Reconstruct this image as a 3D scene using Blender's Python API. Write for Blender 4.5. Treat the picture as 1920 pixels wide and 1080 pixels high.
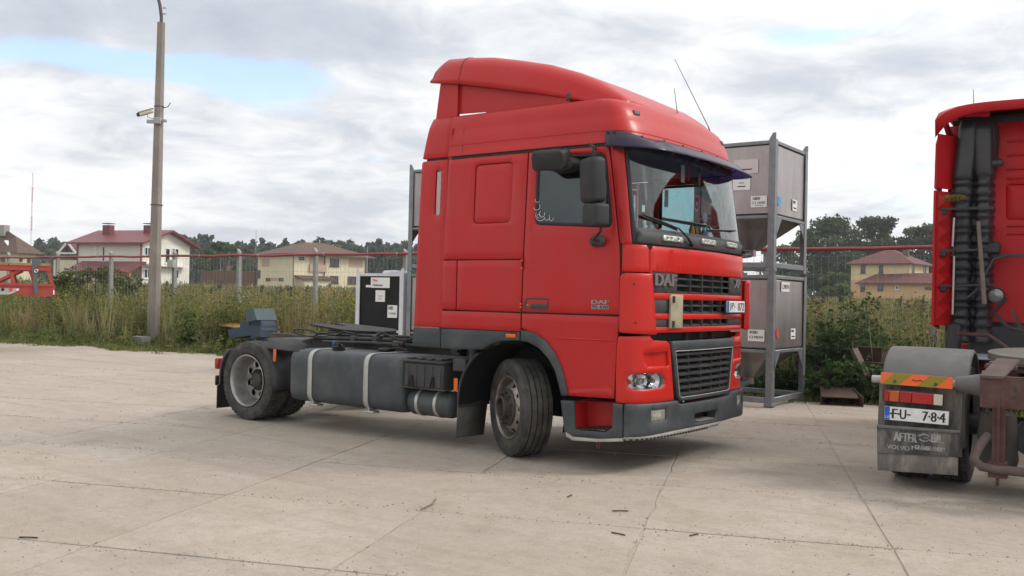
import bpy, math, random
from math import sin, cos, pi, radians, sqrt, atan2
from mathutils import Vector, Matrix
from mathutils.geometry import delaunay_2d_cdt
import numpy as np

for o in list(bpy.data.objects):
    bpy.data.objects.remove(o)
scene = bpy.context.scene
COL = scene.collection
random.seed(7)

# ------------------------------------------------------------------ camera
CAM = Vector((5.1697, -8.2658, 1.5044))
YAW, PITCH, ROLL, FPX = 2.2025, 0.0099, 0.0220, 1758.23      # focal length in photo pixels (1920 wide)
FW = Vector((cos(YAW)*cos(PITCH), sin(YAW)*cos(PITCH), sin(PITCH)))
_r0 = Vector((sin(YAW), -cos(YAW), 0)); _u0 = _r0.cross(FW)
RT = cos(ROLL)*_r0 + sin(ROLL)*_u0
UP = -sin(ROLL)*_r0 + cos(ROLL)*_u0
cam_data = bpy.data.cameras.new("camera"); cam = bpy.data.objects.new("camera", cam_data)
COL.objects.link(cam)
cam.matrix_world = Matrix(((RT.x, UP.x, -FW.x, CAM.x), (RT.y, UP.y, -FW.y, CAM.y), (RT.z, UP.z, -FW.z, CAM.z), (0, 0, 0, 1)))
cam_data.sensor_width = 36.0; cam_data.lens = FPX/1920*36.0
cam_data.clip_start = 0.1; cam_data.clip_end = 4000
scene.camera = cam

# ------------------------------------------------------------------ sky and sun
SUN_AZ = Vector((0.80, 0.60, 0)).normalized(); SUN_EL = radians(42)
world = bpy.data.worlds.new("World"); scene.world = world; world.use_nodes = True
def build_sky():
    nt = world.node_tree; N = nt.nodes; L = nt.links; N.clear()
    def nd(t, **kw):
        n = N.new(t)
        for k, v in kw.items(): setattr(n, k, v)
        return n
    def mth(op, a, b=None, clamp=False):
        n = nd('ShaderNodeMath', operation=op, use_clamp=clamp)
        for i, v in enumerate((a, b)):
            if v is None: continue
            if isinstance(v, (int, float)): n.inputs[i].default_value = v
            else: L.new(v, n.inputs[i])
        return n.outputs[0]
    out = nd('ShaderNodeOutputWorld'); bg = nd('ShaderNodeBackground')
    sky = nd('ShaderNodeTexSky', sky_type='NISHITA', sun_disc=False)
    sky.sun_elevation = SUN_EL; sky.sun_rotation = atan2(SUN_AZ.x, SUN_AZ.y)
    sky.air_density = 1.0; sky.dust_density = 2.0; sky.ozone_density = 1.0
    tc = nd('ShaderNodeTexCoord'); sep = nd('ShaderNodeSeparateXYZ'); L.new(tc.outputs['Generated'], sep.inputs[0])
    zc = mth('MAXIMUM', sep.outputs['Z'], 0.0)
    zz = mth('ADD', zc, 0.16)
    px = mth('DIVIDE', sep.outputs['X'], zz); py = mth('DIVIDE', sep.outputs['Y'], zz)
    cmb = nd('ShaderNodeCombineXYZ'); L.new(px, cmb.inputs[0]); L.new(py, cmb.inputs[1]); cmb.inputs[2].default_value = SKY_SEED
    def noise(scale, det, rough, off=(0, 0, 0), dist=0.0):
        mp = nd('ShaderNodeMapping'); L.new(cmb.outputs[0], mp.inputs[0]); mp.inputs['Location'].default_value = off
        n = nd('ShaderNodeTexNoise'); n.inputs['Scale'].default_value = scale; n.inputs['Detail'].default_value = det
        n.inputs['Roughness'].default_value = rough; n.inputs['Distortion'].default_value = dist
        L.new(mp.outputs[0], n.inputs['Vector']); return n.outputs['Fac']
    cov = noise(1.25, 10, 0.60, dist=0.35)            # where the cloud deck is
    shade = noise(0.95, 8, 0.58, (3.1, 1.7, 0.0), 0.4)   # how thick it is
    fine = noise(3.4, 9, 0.62, (1.3, 5.2, 2.0), 0.5)
    def gap(px_, py_, wx, wy, amp):
        # a break in the cloud round one direction of the sky
        d = (FW + RT*(px_-960)/FPX - UP*(py_-540)/FPX).normalized()
        a = nd('ShaderNodeVectorMath', operation='DOT_PRODUCT'); L.new(tc.outputs['Generated'], a.inputs[0])
        az = Vector((d.y, -d.x, 0)).normalized(); a.inputs[1].default_value = az
        el = az.cross(d).normalized()
        b = nd('ShaderNodeVectorMath', operation='DOT_PRODUCT'); L.new(tc.outputs['Generated'], b.inputs[0]); b.inputs[1].default_value = el
        c = nd('ShaderNodeVectorMath', operation='DOT_PRODUCT'); L.new(tc.outputs['Generated'], c.inputs[0]); c.inputs[1].default_value = d
        front = mth('GREATER_THAN', c.outputs['Value'], 0.3)
        ea = mth('POWER', mth('ABSOLUTE', mth('MULTIPLY', a.outputs['Value'], 1.0/wx)), 2.0)
        eb = mth('POWER', mth('ABSOLUTE', mth('MULTIPLY', b.outputs['Value'], 1.0/wy)), 2.0)
        g = mth('EXPONENT', mth('MULTIPLY', mth('ADD', ea, eb), -1.0))
        return mth('MULTIPLY', mth('MULTIPLY', g, front), amp)
    gsum = None
    for g in SKY_GAPS:
        v = gap(*g); gsum = v if gsum is None else mth('ADD', gsum, v)
    thick = None
    for g in SKY_DARK:
        v = gap(*g); thick = v if thick is None else mth('ADD', thick, v)
    covg = mth('SUBTRACT', cov, gsum)
    def ramp(src, p0, p1, c0=(0, 0, 0, 1), c1=(1, 1, 1, 1)):
        r = nd('ShaderNodeValToRGB'); r.color_ramp.elements[0].position = p0; r.color_ramp.elements[1].position = p1
        r.color_ramp.elements[0].color = c0; r.color_ramp.elements[1].color = c1
        r.color_ramp.interpolation = 'EASE'; L.new(src, r.inputs[0]); return r.outputs[0]
    cmask = ramp(covg, 0.27, 0.42, (.12, .12, .12, 1))
    sh = mth('ADD', mth('ADD', mth('MULTIPLY', shade, 0.62), mth('MULTIPLY', fine, 0.38)), thick)
    ccol = nd('ShaderNodeValToRGB'); L.new(sh, ccol.inputs[0])
    e = ccol.color_ramp.elements
    e[0].position = 0.46; e[0].color = (9.7, 9.7, 9.6, 1)
    e[1].position = 0.82; e[1].color = (3.9, 4.35, 5.2, 1)
    m1 = e.new(0.54); m1.color = (8.3, 8.4, 8.55, 1)
    m2 = e.new(0.64); m2.color = (5.8, 6.15, 6.75, 1)
    # towards the sun the deck is lit through, as in the bright side of the photograph
    dt = nd('ShaderNodeVectorMath', operation='DOT_PRODUCT'); L.new(tc.outputs['Generated'], dt.inputs[0])
    dt.inputs[1].default_value = Vector((SUN_AZ.x*cos(SUN_EL), SUN_AZ.y*cos(SUN_EL), sin(SUN_EL)))
    glow = mth('ADD', mth('MULTIPLY', mth('POWER', mth('MAXIMUM', dt.outputs['Value'], 0.0), 3.0), 0.40), 1.0)
    cl = nd('ShaderNodeVectorMath', operation='SCALE'); L.new(ccol.outputs[0], cl.inputs[0]); L.new(glow, cl.inputs['Scale'])
    bl = nd('ShaderNodeVectorMath', operation='SCALE'); L.new(sky.outputs[0], bl.inputs[0]); bl.inputs['Scale'].default_value = SKY_BLUE
    # thin veil: blue never fully clear
    mx = nd('ShaderNodeMix', data_type='RGBA'); L.new(cmask, mx.inputs['Factor']); L.new(bl.outputs[0], mx.inputs['A']); L.new(cl.outputs[0], mx.inputs['B'])
    L.new(mx.outputs['Result'], bg.inputs['Color']); bg.inputs['Strength'].default_value = 0.088
    L.new(bg.outputs[0], out.inputs['Surface'])
SKY_SEED = 4.3; SKY_BLUE = 2.5
SKY_GAPS = [(490, 148, .105, .022, .26), (130, 110, .12, .012, .14), (1580, 66, .08, .015, .24), (1620, 350, .16, .04, .13)]
SKY_DARK = [(150, 30, .30, .05, .17), (650, 45, .25, .035, .13), (640, 270, .12, .06, .10), (680, 400, .08, .025, .12), (300, 330, .2, .03, .04), (1480, 200, .14, .05, .09), (1720, 130, .10, .04, .06)]
build_sky()

sun_d = bpy.data.lights.new("sun", 'SUN'); sun_d.energy = 1.5; sun_d.angle = radians(14); sun_d.color = (1.0, 0.95, 0.87)
sun = bpy.data.objects.new("sun", sun_d); COL.objects.link(sun)
_sd = Vector((SUN_AZ.x*cos(SUN_EL), SUN_AZ.y*cos(SUN_EL), sin(SUN_EL)))
sun.rotation_euler = _sd.to_track_quat('Z', 'Y').to_euler(); sun.location = _sd*60
scene.view_settings.view_transform = 'Standard'; scene.view_settings.look = 'None'
scene.view_settings.exposure = 0.46; scene.view_settings.gamma = 1.0
try: scene.view_settings.use_curve_mapping = False
except Exception: pass
scene.render.engine = 'CYCLES'
scene.render.resolution_x = 1024; scene.render.resolution_y = 576
scene.cycles.max_bounces = 8; scene.cycles.transparent_max_bounces = 24

# ------------------------------------------------------------------ pixel helpers (a pixel gives a direction only)
def proj(P):
    d = P-CAM; z = d.dot(FW)
    return 960+FPX*d.dot(RT)/z, 540-FPX*d.dot(UP)/z
def ray(px, py): return FW + RT*((px-960)/FPX) - UP*((py-540)/FPX)
def at_depth(px, py, dep): return CAM + ray(px, py)*dep
def on_plane(px, py, P0, n):
    d = ray(px, py); n = Vector(n); return CAM + d*((Vector(P0)-CAM).dot(n)/d.dot(n))
def ony(px, py, y): return on_plane(px, py, (0, y, 0), (0, 1, 0))
def onx(px, py, x): return on_plane(px, py, (x, 0, 0), (1, 0, 0))
def gnd(px, py, z=0.0): return on_plane(px, py, (0, 0, z), (0, 0, 1))

# ------------------------------------------------------------------ materials
MATS = {}
def mat(name, base, rough=0.6, metal=0.0, spec=0.5, var=None, var_scale=3.0, var_detail=6, bump=0.0, bump_scale=40.0, coat=0.0,
        rough_var=0.0, dust=None, dust_amt=0.0, dust_scale=2.0, trans=0.0, ior=1.45, emit=None, alpha=1.0, stretch=None, sss=0.0):
    if name in MATS: return MATS[name]
    m = bpy.data.materials.new(name); m.use_nodes = True; nt = m.node_tree; N = nt.nodes; L = nt.links
    b = N['Principled BSDF']
    b.inputs['Base Color'].default_value = (*base, 1); b.inputs['Roughness'].default_value = rough
    b.inputs['Metallic'].default_value = metal; b.inputs['Specular IOR Level'].default_value = spec
    b.inputs['IOR'].default_value = ior; b.inputs['Coat Weight'].default_value = coat; b.inputs['Coat Roughness'].default_value = 0.15
    b.inputs['Transmission Weight'].default_value = trans; b.inputs['Alpha'].default_value = alpha
    if emit: b.inputs['Emission Color'].default_value = (*emit[:3], 1); b.inputs['Emission Strength'].default_value = emit[3]
    tc = N.new('ShaderNodeTexCoord'); vec = tc.outputs['Object']
    if stretch:
        mp = N.new('ShaderNodeMapping'); mp.inputs['Scale'].default_value = stretch; L.new(vec, mp.inputs[0]); vec = mp.outputs[0]
    col = None
    def noise(s, d=6, r=0.6):
        n = N.new('ShaderNodeTexNoise'); n.inputs['Scale'].default_value = s; n.inputs['Detail'].default_value = d; n.inputs['Roughness'].default_value = r
        L.new(vec, n.inputs['Vector']); return n.outputs['Fac']
    if var is not None:
        f = noise(var_scale, var_detail); r = N.new('ShaderNodeValToRGB'); r.color_ramp.elements[0].position = .35; r.color_ramp.elements[1].position = .68
        r.color_ramp.elements[0].color = (*base, 1); r.color_ramp.elements[1].color = (*var, 1); L.new(f, r.inputs[0]); col = r.outputs[0]
    if dust is not None:
        f = noise(dust_scale, 9, .68); r = N.new('ShaderNodeValToRGB'); r.color_ramp.elements[0].position = .45; r.color_ramp.elements[1].position = .75
        r.color_ramp.elements[0].color = (0, 0, 0, 1); r.color_ramp.elements[1].color = (dust_amt,)*3+(1,); L.new(f, r.inputs[0])
        mx = N.new('ShaderNodeMix'); mx.data_type = 'RGBA'; L.new(r.outputs[0], mx.inputs['Factor'])
        if col is None: mx.inputs['A'].default_value = (*base, 1)
        else: L.new(col, mx.inputs['A'])
        mx.inputs['B'].default_value = (*dust, 1); col = mx.outputs['Result']
    if col is not None: L.new(col, b.inputs['Base Color'])
    if rough_var:
        f = noise(var_scale*1.7); mm = N.new('ShaderNodeMapRange'); mm.inputs['To Min'].default_value = max(0.02, rough-rough_var); mm.inputs['To Max'].default_value = min(1, rough+rough_var)
        L.new(f, mm.inputs['Value']); L.new(mm.outputs[0], b.inputs['Roughness'])
    if bump:
        f = noise(bump_scale, 8, .65); bn = N.new('ShaderNodeBump'); bn.inputs['Strength'].default_value = bump; bn.inputs['Distance'].default_value = 0.01
        L.new(f, bn.inputs['Height']); L.new(bn.outputs[0], b.inputs['Normal'])
    MATS[name] = m; return m

def thin_glass(name, tint, ior=1.5, rough=.0):
    """a thin pane: Fresnel mirror over a tinted clear film"""
    m = bpy.data.materials.new(name); m.use_nodes = True; nt = m.node_tree; N = nt.nodes; L = nt.links; N.remove(N['Principled BSDF'])
    lw = N.new('ShaderNodeLayerWeight'); lw.inputs['Blend'].default_value = .5; f0 = ((ior-1)/(ior+1))**2
    pw = N.new('ShaderNodeMath'); pw.operation = 'POWER'; L.new(lw.outputs['Facing'], pw.inputs[0]); pw.inputs[1].default_value = 5.0
    fr = N.new('ShaderNodeMath'); fr.operation = 'MULTIPLY_ADD'; L.new(pw.outputs[0], fr.inputs[0]); fr.inputs[1].default_value = 1-f0; fr.inputs[2].default_value = f0
    tr = N.new('ShaderNodeBsdfTransparent'); tr.inputs['Color'].default_value = (*tint, 1)
    gl = N.new('ShaderNodeBsdfGlossy'); gl.inputs['Roughness'].default_value = rough; mx = N.new('ShaderNodeMixShader')
    L.new(fr.outputs[0], mx.inputs[0]); L.new(tr.outputs[0], mx.inputs[1]); L.new(gl.outputs[0], mx.inputs[2]); L.new(mx.outputs[0], N['Material Output'].inputs['Surface']); MATS[name] = m; return m
# ------------------------------------------------------------------ mesh helpers
def mesh_obj(name, verts, faces, m, parent=None, sharp=38, loc=None):
    me = bpy.data.meshes.new(name); me.from_pydata([tuple(v) for v in verts], [], faces); me.update()
    ms = m if isinstance(m, (list, tuple)) else [m]
    for x in ms:
        if x is not None: me.materials.append(x)
    if sharp is not None:
        me.polygons.foreach_set('use_smooth', [True]*len(me.polygons)); me.set_sharp_from_angle(angle=radians(sharp))
    o = bpy.data.objects.new(name, me); COL.objects.link(o)
    if parent is not None: o.parent = parent
    if loc is not None: o.location = loc
    return o
def tag(o, label=None, cat=None, group=None, kind=None):
    if label: o['label'] = label
    if cat: o['category'] = cat
    if group: o['group'] = group
    if kind: o['kind'] = kind
    return o
def thing(name, label, cat, loc=(0, 0, 0), rz=0.0, group=None):
    o = bpy.data.objects.new(name, None); COL.objects.link(o); o.empty_display_size = 0.2
    o.location = loc; o.rotation_euler = (0, 0, rz); return tag(o, label, cat, group)
def copy_tree(o, parent=None):
    c = o.copy(); COL.objects.link(c); c.parent = parent
    for ch in list(o.children): copy_tree(ch, c)
    return c

class MB:
    def __init__(s, M=None): s.v = []; s.f = []; s.mi = []; s.M = M or Matrix(); s.cur = 0
    def add(s, vs, fs):
        o = len(s.v); s.v += [s.M @ Vector(v) for v in vs]; s.f += [tuple(i+o for i in f) for f in fs]; s.mi += [s.cur]*len(fs); return s
    def box(s, c, d, R=None, bev=0.0):
        c = Vector(c); h = [x/2 for x in d]; bev = min(bev, min(h)*.98)
        if bev <= 0:
            vs = [Vector((sx*h[0], sy*h[1], sz*h[2])) for sx in (-1, 1) for sy in (-1, 1) for sz in (-1, 1)]
            fs = [(0, 1, 3, 2), (4, 6, 7, 5), (0, 4, 5, 1), (2, 3, 7, 6), (0, 2, 6, 4), (1, 5, 7, 3)]
        else:
            vs = []; idx = {}
            for sx in (-1, 1):
                for sy in (-1, 1):
                    for sz in (-1, 1):
                        for ax in range(3):
                            q = [sx*(h[0]-bev), sy*(h[1]-bev), sz*(h[2]-bev)]; q[ax] = (sx, sy, sz)[ax]*h[ax]
                            idx[(sx, sy, sz, ax)] = len(vs); vs.append(Vector(q))
            fs = []
            for ax in range(3):
                a, b2 = [i for i in range(3) if i != ax]
                for sg in (-1, 1):
                    q = []
                    for (p, r) in ((-1, -1), (1, -1), (1, 1), (-1, 1)):
                        k = [0, 0, 0]; k[ax] = sg; k[a] = p; k[b2] = r; q.append(idx[(*k, ax)])
                    fs.append(tuple(q) if (sg > 0) == (ax != 1) else tuple(q[::-1]))
                for p in (-1, 1):
                    for r in (-1, 1):       # edges along ax
                        k0 = [0, 0, 0]; k1 = [0, 0, 0]; k0[ax] = -1; k1[ax] = 1; k0[a] = k1[a] = p; k0[b2] = k1[b2] = r
                        q = [idx[(*k0, a)], idx[(*k1, a)], idx[(*k1, b2)], idx[(*k0, b2)]]
                        fs.append(tuple(q) if (p*r > 0) == (ax == 1) else tuple(q[::-1]))
            for sx in (-1, 1):
                for sy in (-1, 1):
                    for sz in (-1, 1):
                        q = [idx[(sx, sy, sz, ax)] for ax in range(3)]; fs.append(tuple(q) if sx*sy*sz > 0 else tuple(q[::-1]))
        if R is not None: vs = [R @ v for v in vs]
        return s.add([v+c for v in vs], fs)
    def bar(s, p0, p1, w, h, up=(0, 0, 1), bev=0.0):
        p0 = Vector(p0); p1 = Vector(p1); x = (p1-p0); l = x.length; x.normalize(); up = Vector(up)
        y = up.cross(x)
        if y.length < 1e-4: y = Vector((0, 1, 0)).cross(x)
        y.normalize(); z = x.cross(y); R = Matrix((x, y, z)).transposed()
        return s.box((p0+p1)/2, (l, w, h), R, bev)
    def cyl(s, p0, p1, r0, r1=None, n=12, caps=True):
        r1 = r0 if r1 is None else r1; p0 = Vector(p0); p1 = Vector(p1); z = (p1-p0).normalized()
        a = Vector((0, 0, 1)) if abs(z.z) < .9 else Vector((1, 0, 0)); x = a.cross(z).normalized(); y = z.cross(x)
        vs = []
        for p, r in ((p0, r0), (p1, r1)): vs += [p+(x*cos(2*pi*i/n)+y*sin(2*pi*i/n))*r for i in range(n)]
        fs = [(i, (i+1) % n, n+(i+1) % n, n+i) for i in range(n)]
        if caps: fs += [tuple(range(n-1, -1, -1)), tuple(range(n, 2*n))]
        return s.add(vs, fs)
    def tube(s, pts, r, n=8, caps=True):
        pts = [Vector(p) for p in pts]; rs = r if isinstance(r, (list, tuple)) else [r]*len(pts); vs = []; fs = []; prev = None
        for i, p in enumerate(pts):
            t = (pts[min(i+1, len(pts)-1)]-pts[max(i-1, 0)]).normalized()
            if prev is None:
                a = Vector((0, 0, 1)) if abs(t.z) < .9 else Vector((1, 0, 0)); x = a.cross(t).normalized()
            else: x = (prev-t*prev.dot(t)).normalized()
            prev = x; y = t.cross(x); vs += [p+(x*cos(2*pi*k/n)+y*sin(2*pi*k/n))*rs[i] for k in range(n)]
        for i in range(len(pts)-1): fs += [(i*n+k, i*n+(k+1) % n, (i+1)*n+(k+1) % n, (i+1)*n+k) for k in range(n)]
        if caps: fs += [tuple(range(n-1, -1, -1)), tuple(range((len(pts)-1)*n, len(pts)*n))]
        return s.add(vs, fs)
    def lathe(s, prof, n=32, M=None, a0=0.0, a1=2*pi):
        # prof: (radius, height); axis = local Z of M
        M = M or Matrix(); full = abs(a1-a0-2*pi) < 1e-6; k = n if full else n+1; vs = []
        for i in range(k):
            a = a0+(a1-a0)*i/n; vs += [M @ Vector((r*cos(a), r*sin(a), h)) for r, h in prof]
        m = len(prof); fs = []
        for i in range(n):
            j = (i+1) % k
            fs += [(i*m+q, j*m+q, j*m+q+1, i*m+q+1) for q in range(m-1)]
        return s.add(vs, fs)
    def prism(s, poly, M, d0, d1):
        # poly in local XY of M, extruded along local Z
        n = len(poly); vs = [M @ Vector((x, y, d0)) for x, y in poly]+[M @ Vector((x, y, d1)) for x, y in poly]
        fs = [tuple(range(n-1, -1, -1)), tuple(range(n, 2*n))]+[(i, (i+1) % n, n+(i+1) % n, n+i) for i in range(n)]
        return s.add(vs, fs)
    def grid(s, P, closed_u=False, closed_v=False):
        nu = len(P); nv = len(P[0]); vs = [p for row in P for p in row]; fs = []
        for i in range(nu if closed_u else nu-1):
            for j in range(nv if closed_v else nv-1):
                a, b = i, (i+1) % nu; c, d = j, (j+1) % nv
                fs.append((a*nv+c, b*nv+c, b*nv+d, a*nv+d))
        return s.add(vs, fs)
    def build(s, name, m, parent=None, sharp=38, loc=None):
        o = mesh_obj(name, s.v, s.f, m, parent, sharp, loc)
        if isinstance(m, (list, tuple)) and len(m) > 1: o.data.polygons.foreach_set('material_index', s.mi)
        return o

def smooth_poly(pts, n=6):
    # closed Catmull-Rom
    out = []; k = len(pts)
    for i in range(k):
        p0, p1, p2, p3 = [Vector(pts[(i+j-1) % k]) for j in range(4)]
        for q in range(n):
            t = q/n; out.append(.5*((2*p1)+(-p0+p2)*t+(2*p0-5*p1+4*p2-p3)*t*t+(-p0+3*p1-3*p2+p3)*t**3))
    return out
def fillet(pts, r, n=4):
    out = []; k = len(pts); rr = r if isinstance(r, (list, tuple)) else [r]*k
    for i in range(k):
        p = Vector(pts[i]); a = Vector(pts[i-1])-p; b = Vector(pts[(i+1) % k])-p; R = rr[i]
        if R <= 0: out.append(p); continue
        la, lb = a.length, b.length; a.normalize(); b.normalize(); ang = a.angle(b); t = min(R/math.tan(max(ang, .05)/2), la*.48, lb*.48)
        if ang > 3.0: out.append(p); continue
        q0 = p+a*t; q1 = p+b*t
        for j in range(n+1):
            s_ = j/n; out.append((1-s_)**2*q0+2*s_*(1-s_)*p+s_*s_*q1)
    return out
def densify(pts, step):
    out = []; k = len(pts)
    for i in range(k):
        a = Vector(pts[i]); b = Vector(pts[(i+1) % k]); n = max(1, int(math.ceil((b-a).length/step)))
        out += [a+(b-a)*(j/n) for j in range(n)]
    # drop duplicates
    res = []
    for p in out:
        if not res or (p-res[-1]).length > 1e-5: res.append(p)
    if (res[0]-res[-1]).length < 1e-5: res.pop()
    return res
def area2(p): return sum(p[i-1][0]*p[i][1]-p[i][0]*p[i-1][1] for i in range(len(p)))/2
def inset(p, d):
    k = len(p); sg = 1 if area2(p) > 0 else -1; out = []
    for i in range(k):
        a = p[i]-p[i-1]; b = p[(i+1) % k]-p[i]
        n = Vector((-a.y, a.x)).normalized()+Vector((-b.y, b.x)).normalized()
        n = n.normalized() if n.length > 1e-6 else Vector((-a.y, a.x)).normalized()
        out.append(p[i]+n*d*sg)
    return out
def in_poly(x, y, P):
    c = False; n = len(P); j = n-1
    for i in range(n):
        if (P[i][1] > y) != (P[j][1] > y) and x < (P[j][0]-P[i][0])*(y-P[i][1])/(P[j][1]-P[i][1])+P[i][0]: c = not c
        j = i
    return c
def patch(name, outline, surf, m, parent=None, holes=(), thick=.02, bev=.006, step=.08, mirror=False, sharp=50, back=False):
    """A panel cut out of a curved surface: rolled edges, returned rims, openings."""
    outs = []
    loops = [densify([Vector(p) for p in outline], step)]+[densify([Vector(p) for p in h], step) for h in holes]
    V = []; E = []; kind = []
    for li, lp in enumerate(loops):
        ins = inset(lp, bev if li == 0 else -bev) if bev > 0 else None
        for ring, kd in ((lp, 1+li), (ins, 0)):
            if ring is None: continue
            o = len(V); V += ring; kind += [kd]*len(ring); E += [(o+i, o+(i+1) % len(ring)) for i in range(len(ring))]
    xs = [p[0] for p in loops[0]]; ys = [p[1] for p in loops[0]]
    nx = int((max(xs)-min(xs))/step); ny = int((max(ys)-min(ys))/step); allb = [p for lp in loops for p in lp]
    for i in range(1, nx+1):
        for j in range(1, ny+1):
            x = min(xs)+(max(xs)-min(xs))*(i)/(nx+1); y = min(ys)+(max(ys)-min(ys))*(j)/(ny+1)
            if in_poly(x, y, loops[0]) and not any(in_poly(x, y, h) for h in loops[1:]):
                if min((p[0]-x)**2+(p[1]-y)**2 for p in allb) > (bev*1.6+step*.25)**2: V.append(Vector((x, y))); kind.append(0)
    rv, re_, rf, ov, oe, of = delaunay_2d_cdt([Vector((p[0], p[1])) for p in V], E, [], 0, 1e-6)
    tri = []
    for f in rf:
        cx = sum(rv[i][0] for i in f)/len(f); cy = sum(rv[i][1] for i in f)/len(f)
        if in_poly(cx, cy, loops[0]) and not any(in_poly(cx, cy, h) for h in loops[1:]): tri.append(f)
    kd = [max([kind[q] for q in ov[i]] or [0]) for i in range(len(rv))]
    for sg in ((1, -1) if mirror else (1,)):
        P = [surf(sg*v[0], v[1], (-bev*.8 if kd[i] else 0.0)) for i, v in enumerate(rv)]
        F = [tuple(f) for f in tri]
        f0 = F[len(F)//2]; nrm = (P[f0[1]]-P[f0[0]]).cross(P[f0[2]]-P[f0[0]])
        c = rv[f0[0]]; outw = surf(sg*c[0], c[1], .01)-surf(sg*c[0], c[1], 0)
        if nrm.dot(outw) < 0: F = [f[::-1] for f in F]
        if thick > 0:
            cnt = {}
            for f in F:
                for a, b in zip(f, f[1:]+f[:1]): cnt[(a, b)] = cnt.get((a, b), 0)+1
            bd = [e for e in cnt if (e[1], e[0]) not in cnt]; mp = {}
            for a, b in bd:
                for q in (a, b):
                    if q not in mp: mp[q] = len(P); P.append(surf(sg*rv[q][0], rv[q][1], -thick))
            F += [(b, a, mp[a], mp[b]) for a, b in bd]
            if back:
                o = len(P); P += [surf(sg*v[0], v[1], -thick) for v in rv]; F += [tuple(i+o for i in f[::-1]) for f in tri] if nrm.dot(outw) >= 0 else [tuple(i+o for i in f) for f in tri]
        outs.append(mesh_obj(name, P, F, m, parent, sharp))
    return outs if mirror else outs[0]

def plane_surf(M):
    """local XY plane of M as a surface for patch()"""
    return lambda u, v, off=0.0: M @ Vector((u, v, off))
_tcache = {}
def text_geo(s):
    if s in _tcache: return _tcache[s]
    cu = bpy.data.curves.new('tmp', 'FONT'); cu.body = s; cu.size = 1.0; cu.resolution_u = 3
    o = bpy.data.objects.new('tmp', cu); COL.objects.link(o); dg = bpy.context.evaluated_depsgraph_get(); dg.update()
    me = bpy.data.meshes.new_from_object(o.evaluated_get(dg))
    vs = [v.co.copy() for v in me.vertices]; fs = [tuple(p.vertices) for p in me.polygons]
    bpy.data.objects.remove(o); bpy.data.curves.remove(cu); bpy.data.meshes.remove(me)
    if vs:
        x0 = min(v.x for v in vs); x1 = max(v.x for v in vs); y0 = min(v.y for v in vs); y1 = max(v.y for v in vs)
    else: x0 = x1 = y0 = y1 = 0
    _tcache[s] = (vs, fs, x0, x1, y0, y1); return _tcache[s]
def text(b, s, M, w, h, cx=0.0, cy=0.0, d=0.0, ext=0.0, slant=0.0, bold=0.0):
    """lettering fitted into w x h, centred at cx, cy in the local XY plane of M, raised by ext"""
    vs, fs, x0, x1, y0, y1 = text_geo(s); sx = w/max(x1-x0, 1e-6); sy = h/max(y1-y0, 1e-6)
    def put(dx, dz):
        return [M @ Vector(((v.x-(x0+x1)/2)*sx+cx+dx+slant*(v.y-(y0+y1)/2)*sy, (v.y-(y0+y1)/2)*sy+cy, d+dz)) for v in vs]
    for k, dx in enumerate((0.0,) if not bold else (-bold, 0.0, bold)):
        if ext <= 0: b.add(put(dx, .0002*k), fs)
        else:
            n = len(vs); cnt = set()
            for f in fs:
                for a, c in zip(f, f[1:]+f[:1]): cnt.add((a, c))
            bd = [e for e in cnt if (e[1], e[0]) not in cnt]
            b.add(put(dx, ext+.0002*k)+put(dx, 0), list(fs)+[(c, a, a+n, c+n) for a, c in bd])
def frame(o, x, y, z=None):
    x = Vector(x).normalized(); y = Vector(y); y = (y-x*y.dot(x)).normalized(); z = x.cross(y)
    return Matrix(((x.x, y.x, z.x, o[0]), (x.y, y.y, z.y, o[1]), (x.z, y.z, z.z, o[2]), (0, 0, 0, 1)))
# ================================================================== ground, yard, vegetation helpers
def sstep(a, b, x):
    t = max(0.0, min(1.0, (x-a)/(b-a))); return t*t*(3-2*t)
def terrain(x, y):
    d = sqrt((x-CAM.x)**2+(y-CAM.y)**2); far = sstep(30, 110, d)*1.0+sstep(110, 400, d)*2.0
    back = sstep(7, 14, y-.05*x)
    return -.035+.02*sin(x*.7)*cos(y*.9)*back+far*back+.06*back
def edge_y(x):
    # where the concrete gives way to the verge
    return float(np.interp(x, [-60, -21, -16.2, -14, -9, -3, .4, 4, 40], [2.2, 4.1, 5.0, 5.7, 6.1, 6.4, 6.2, 6.6, 7.0]))+.12*sin(x*1.7)+.08*sin(x*4.1+1)
def fence_y(x): return 9.0+.05*x

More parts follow.
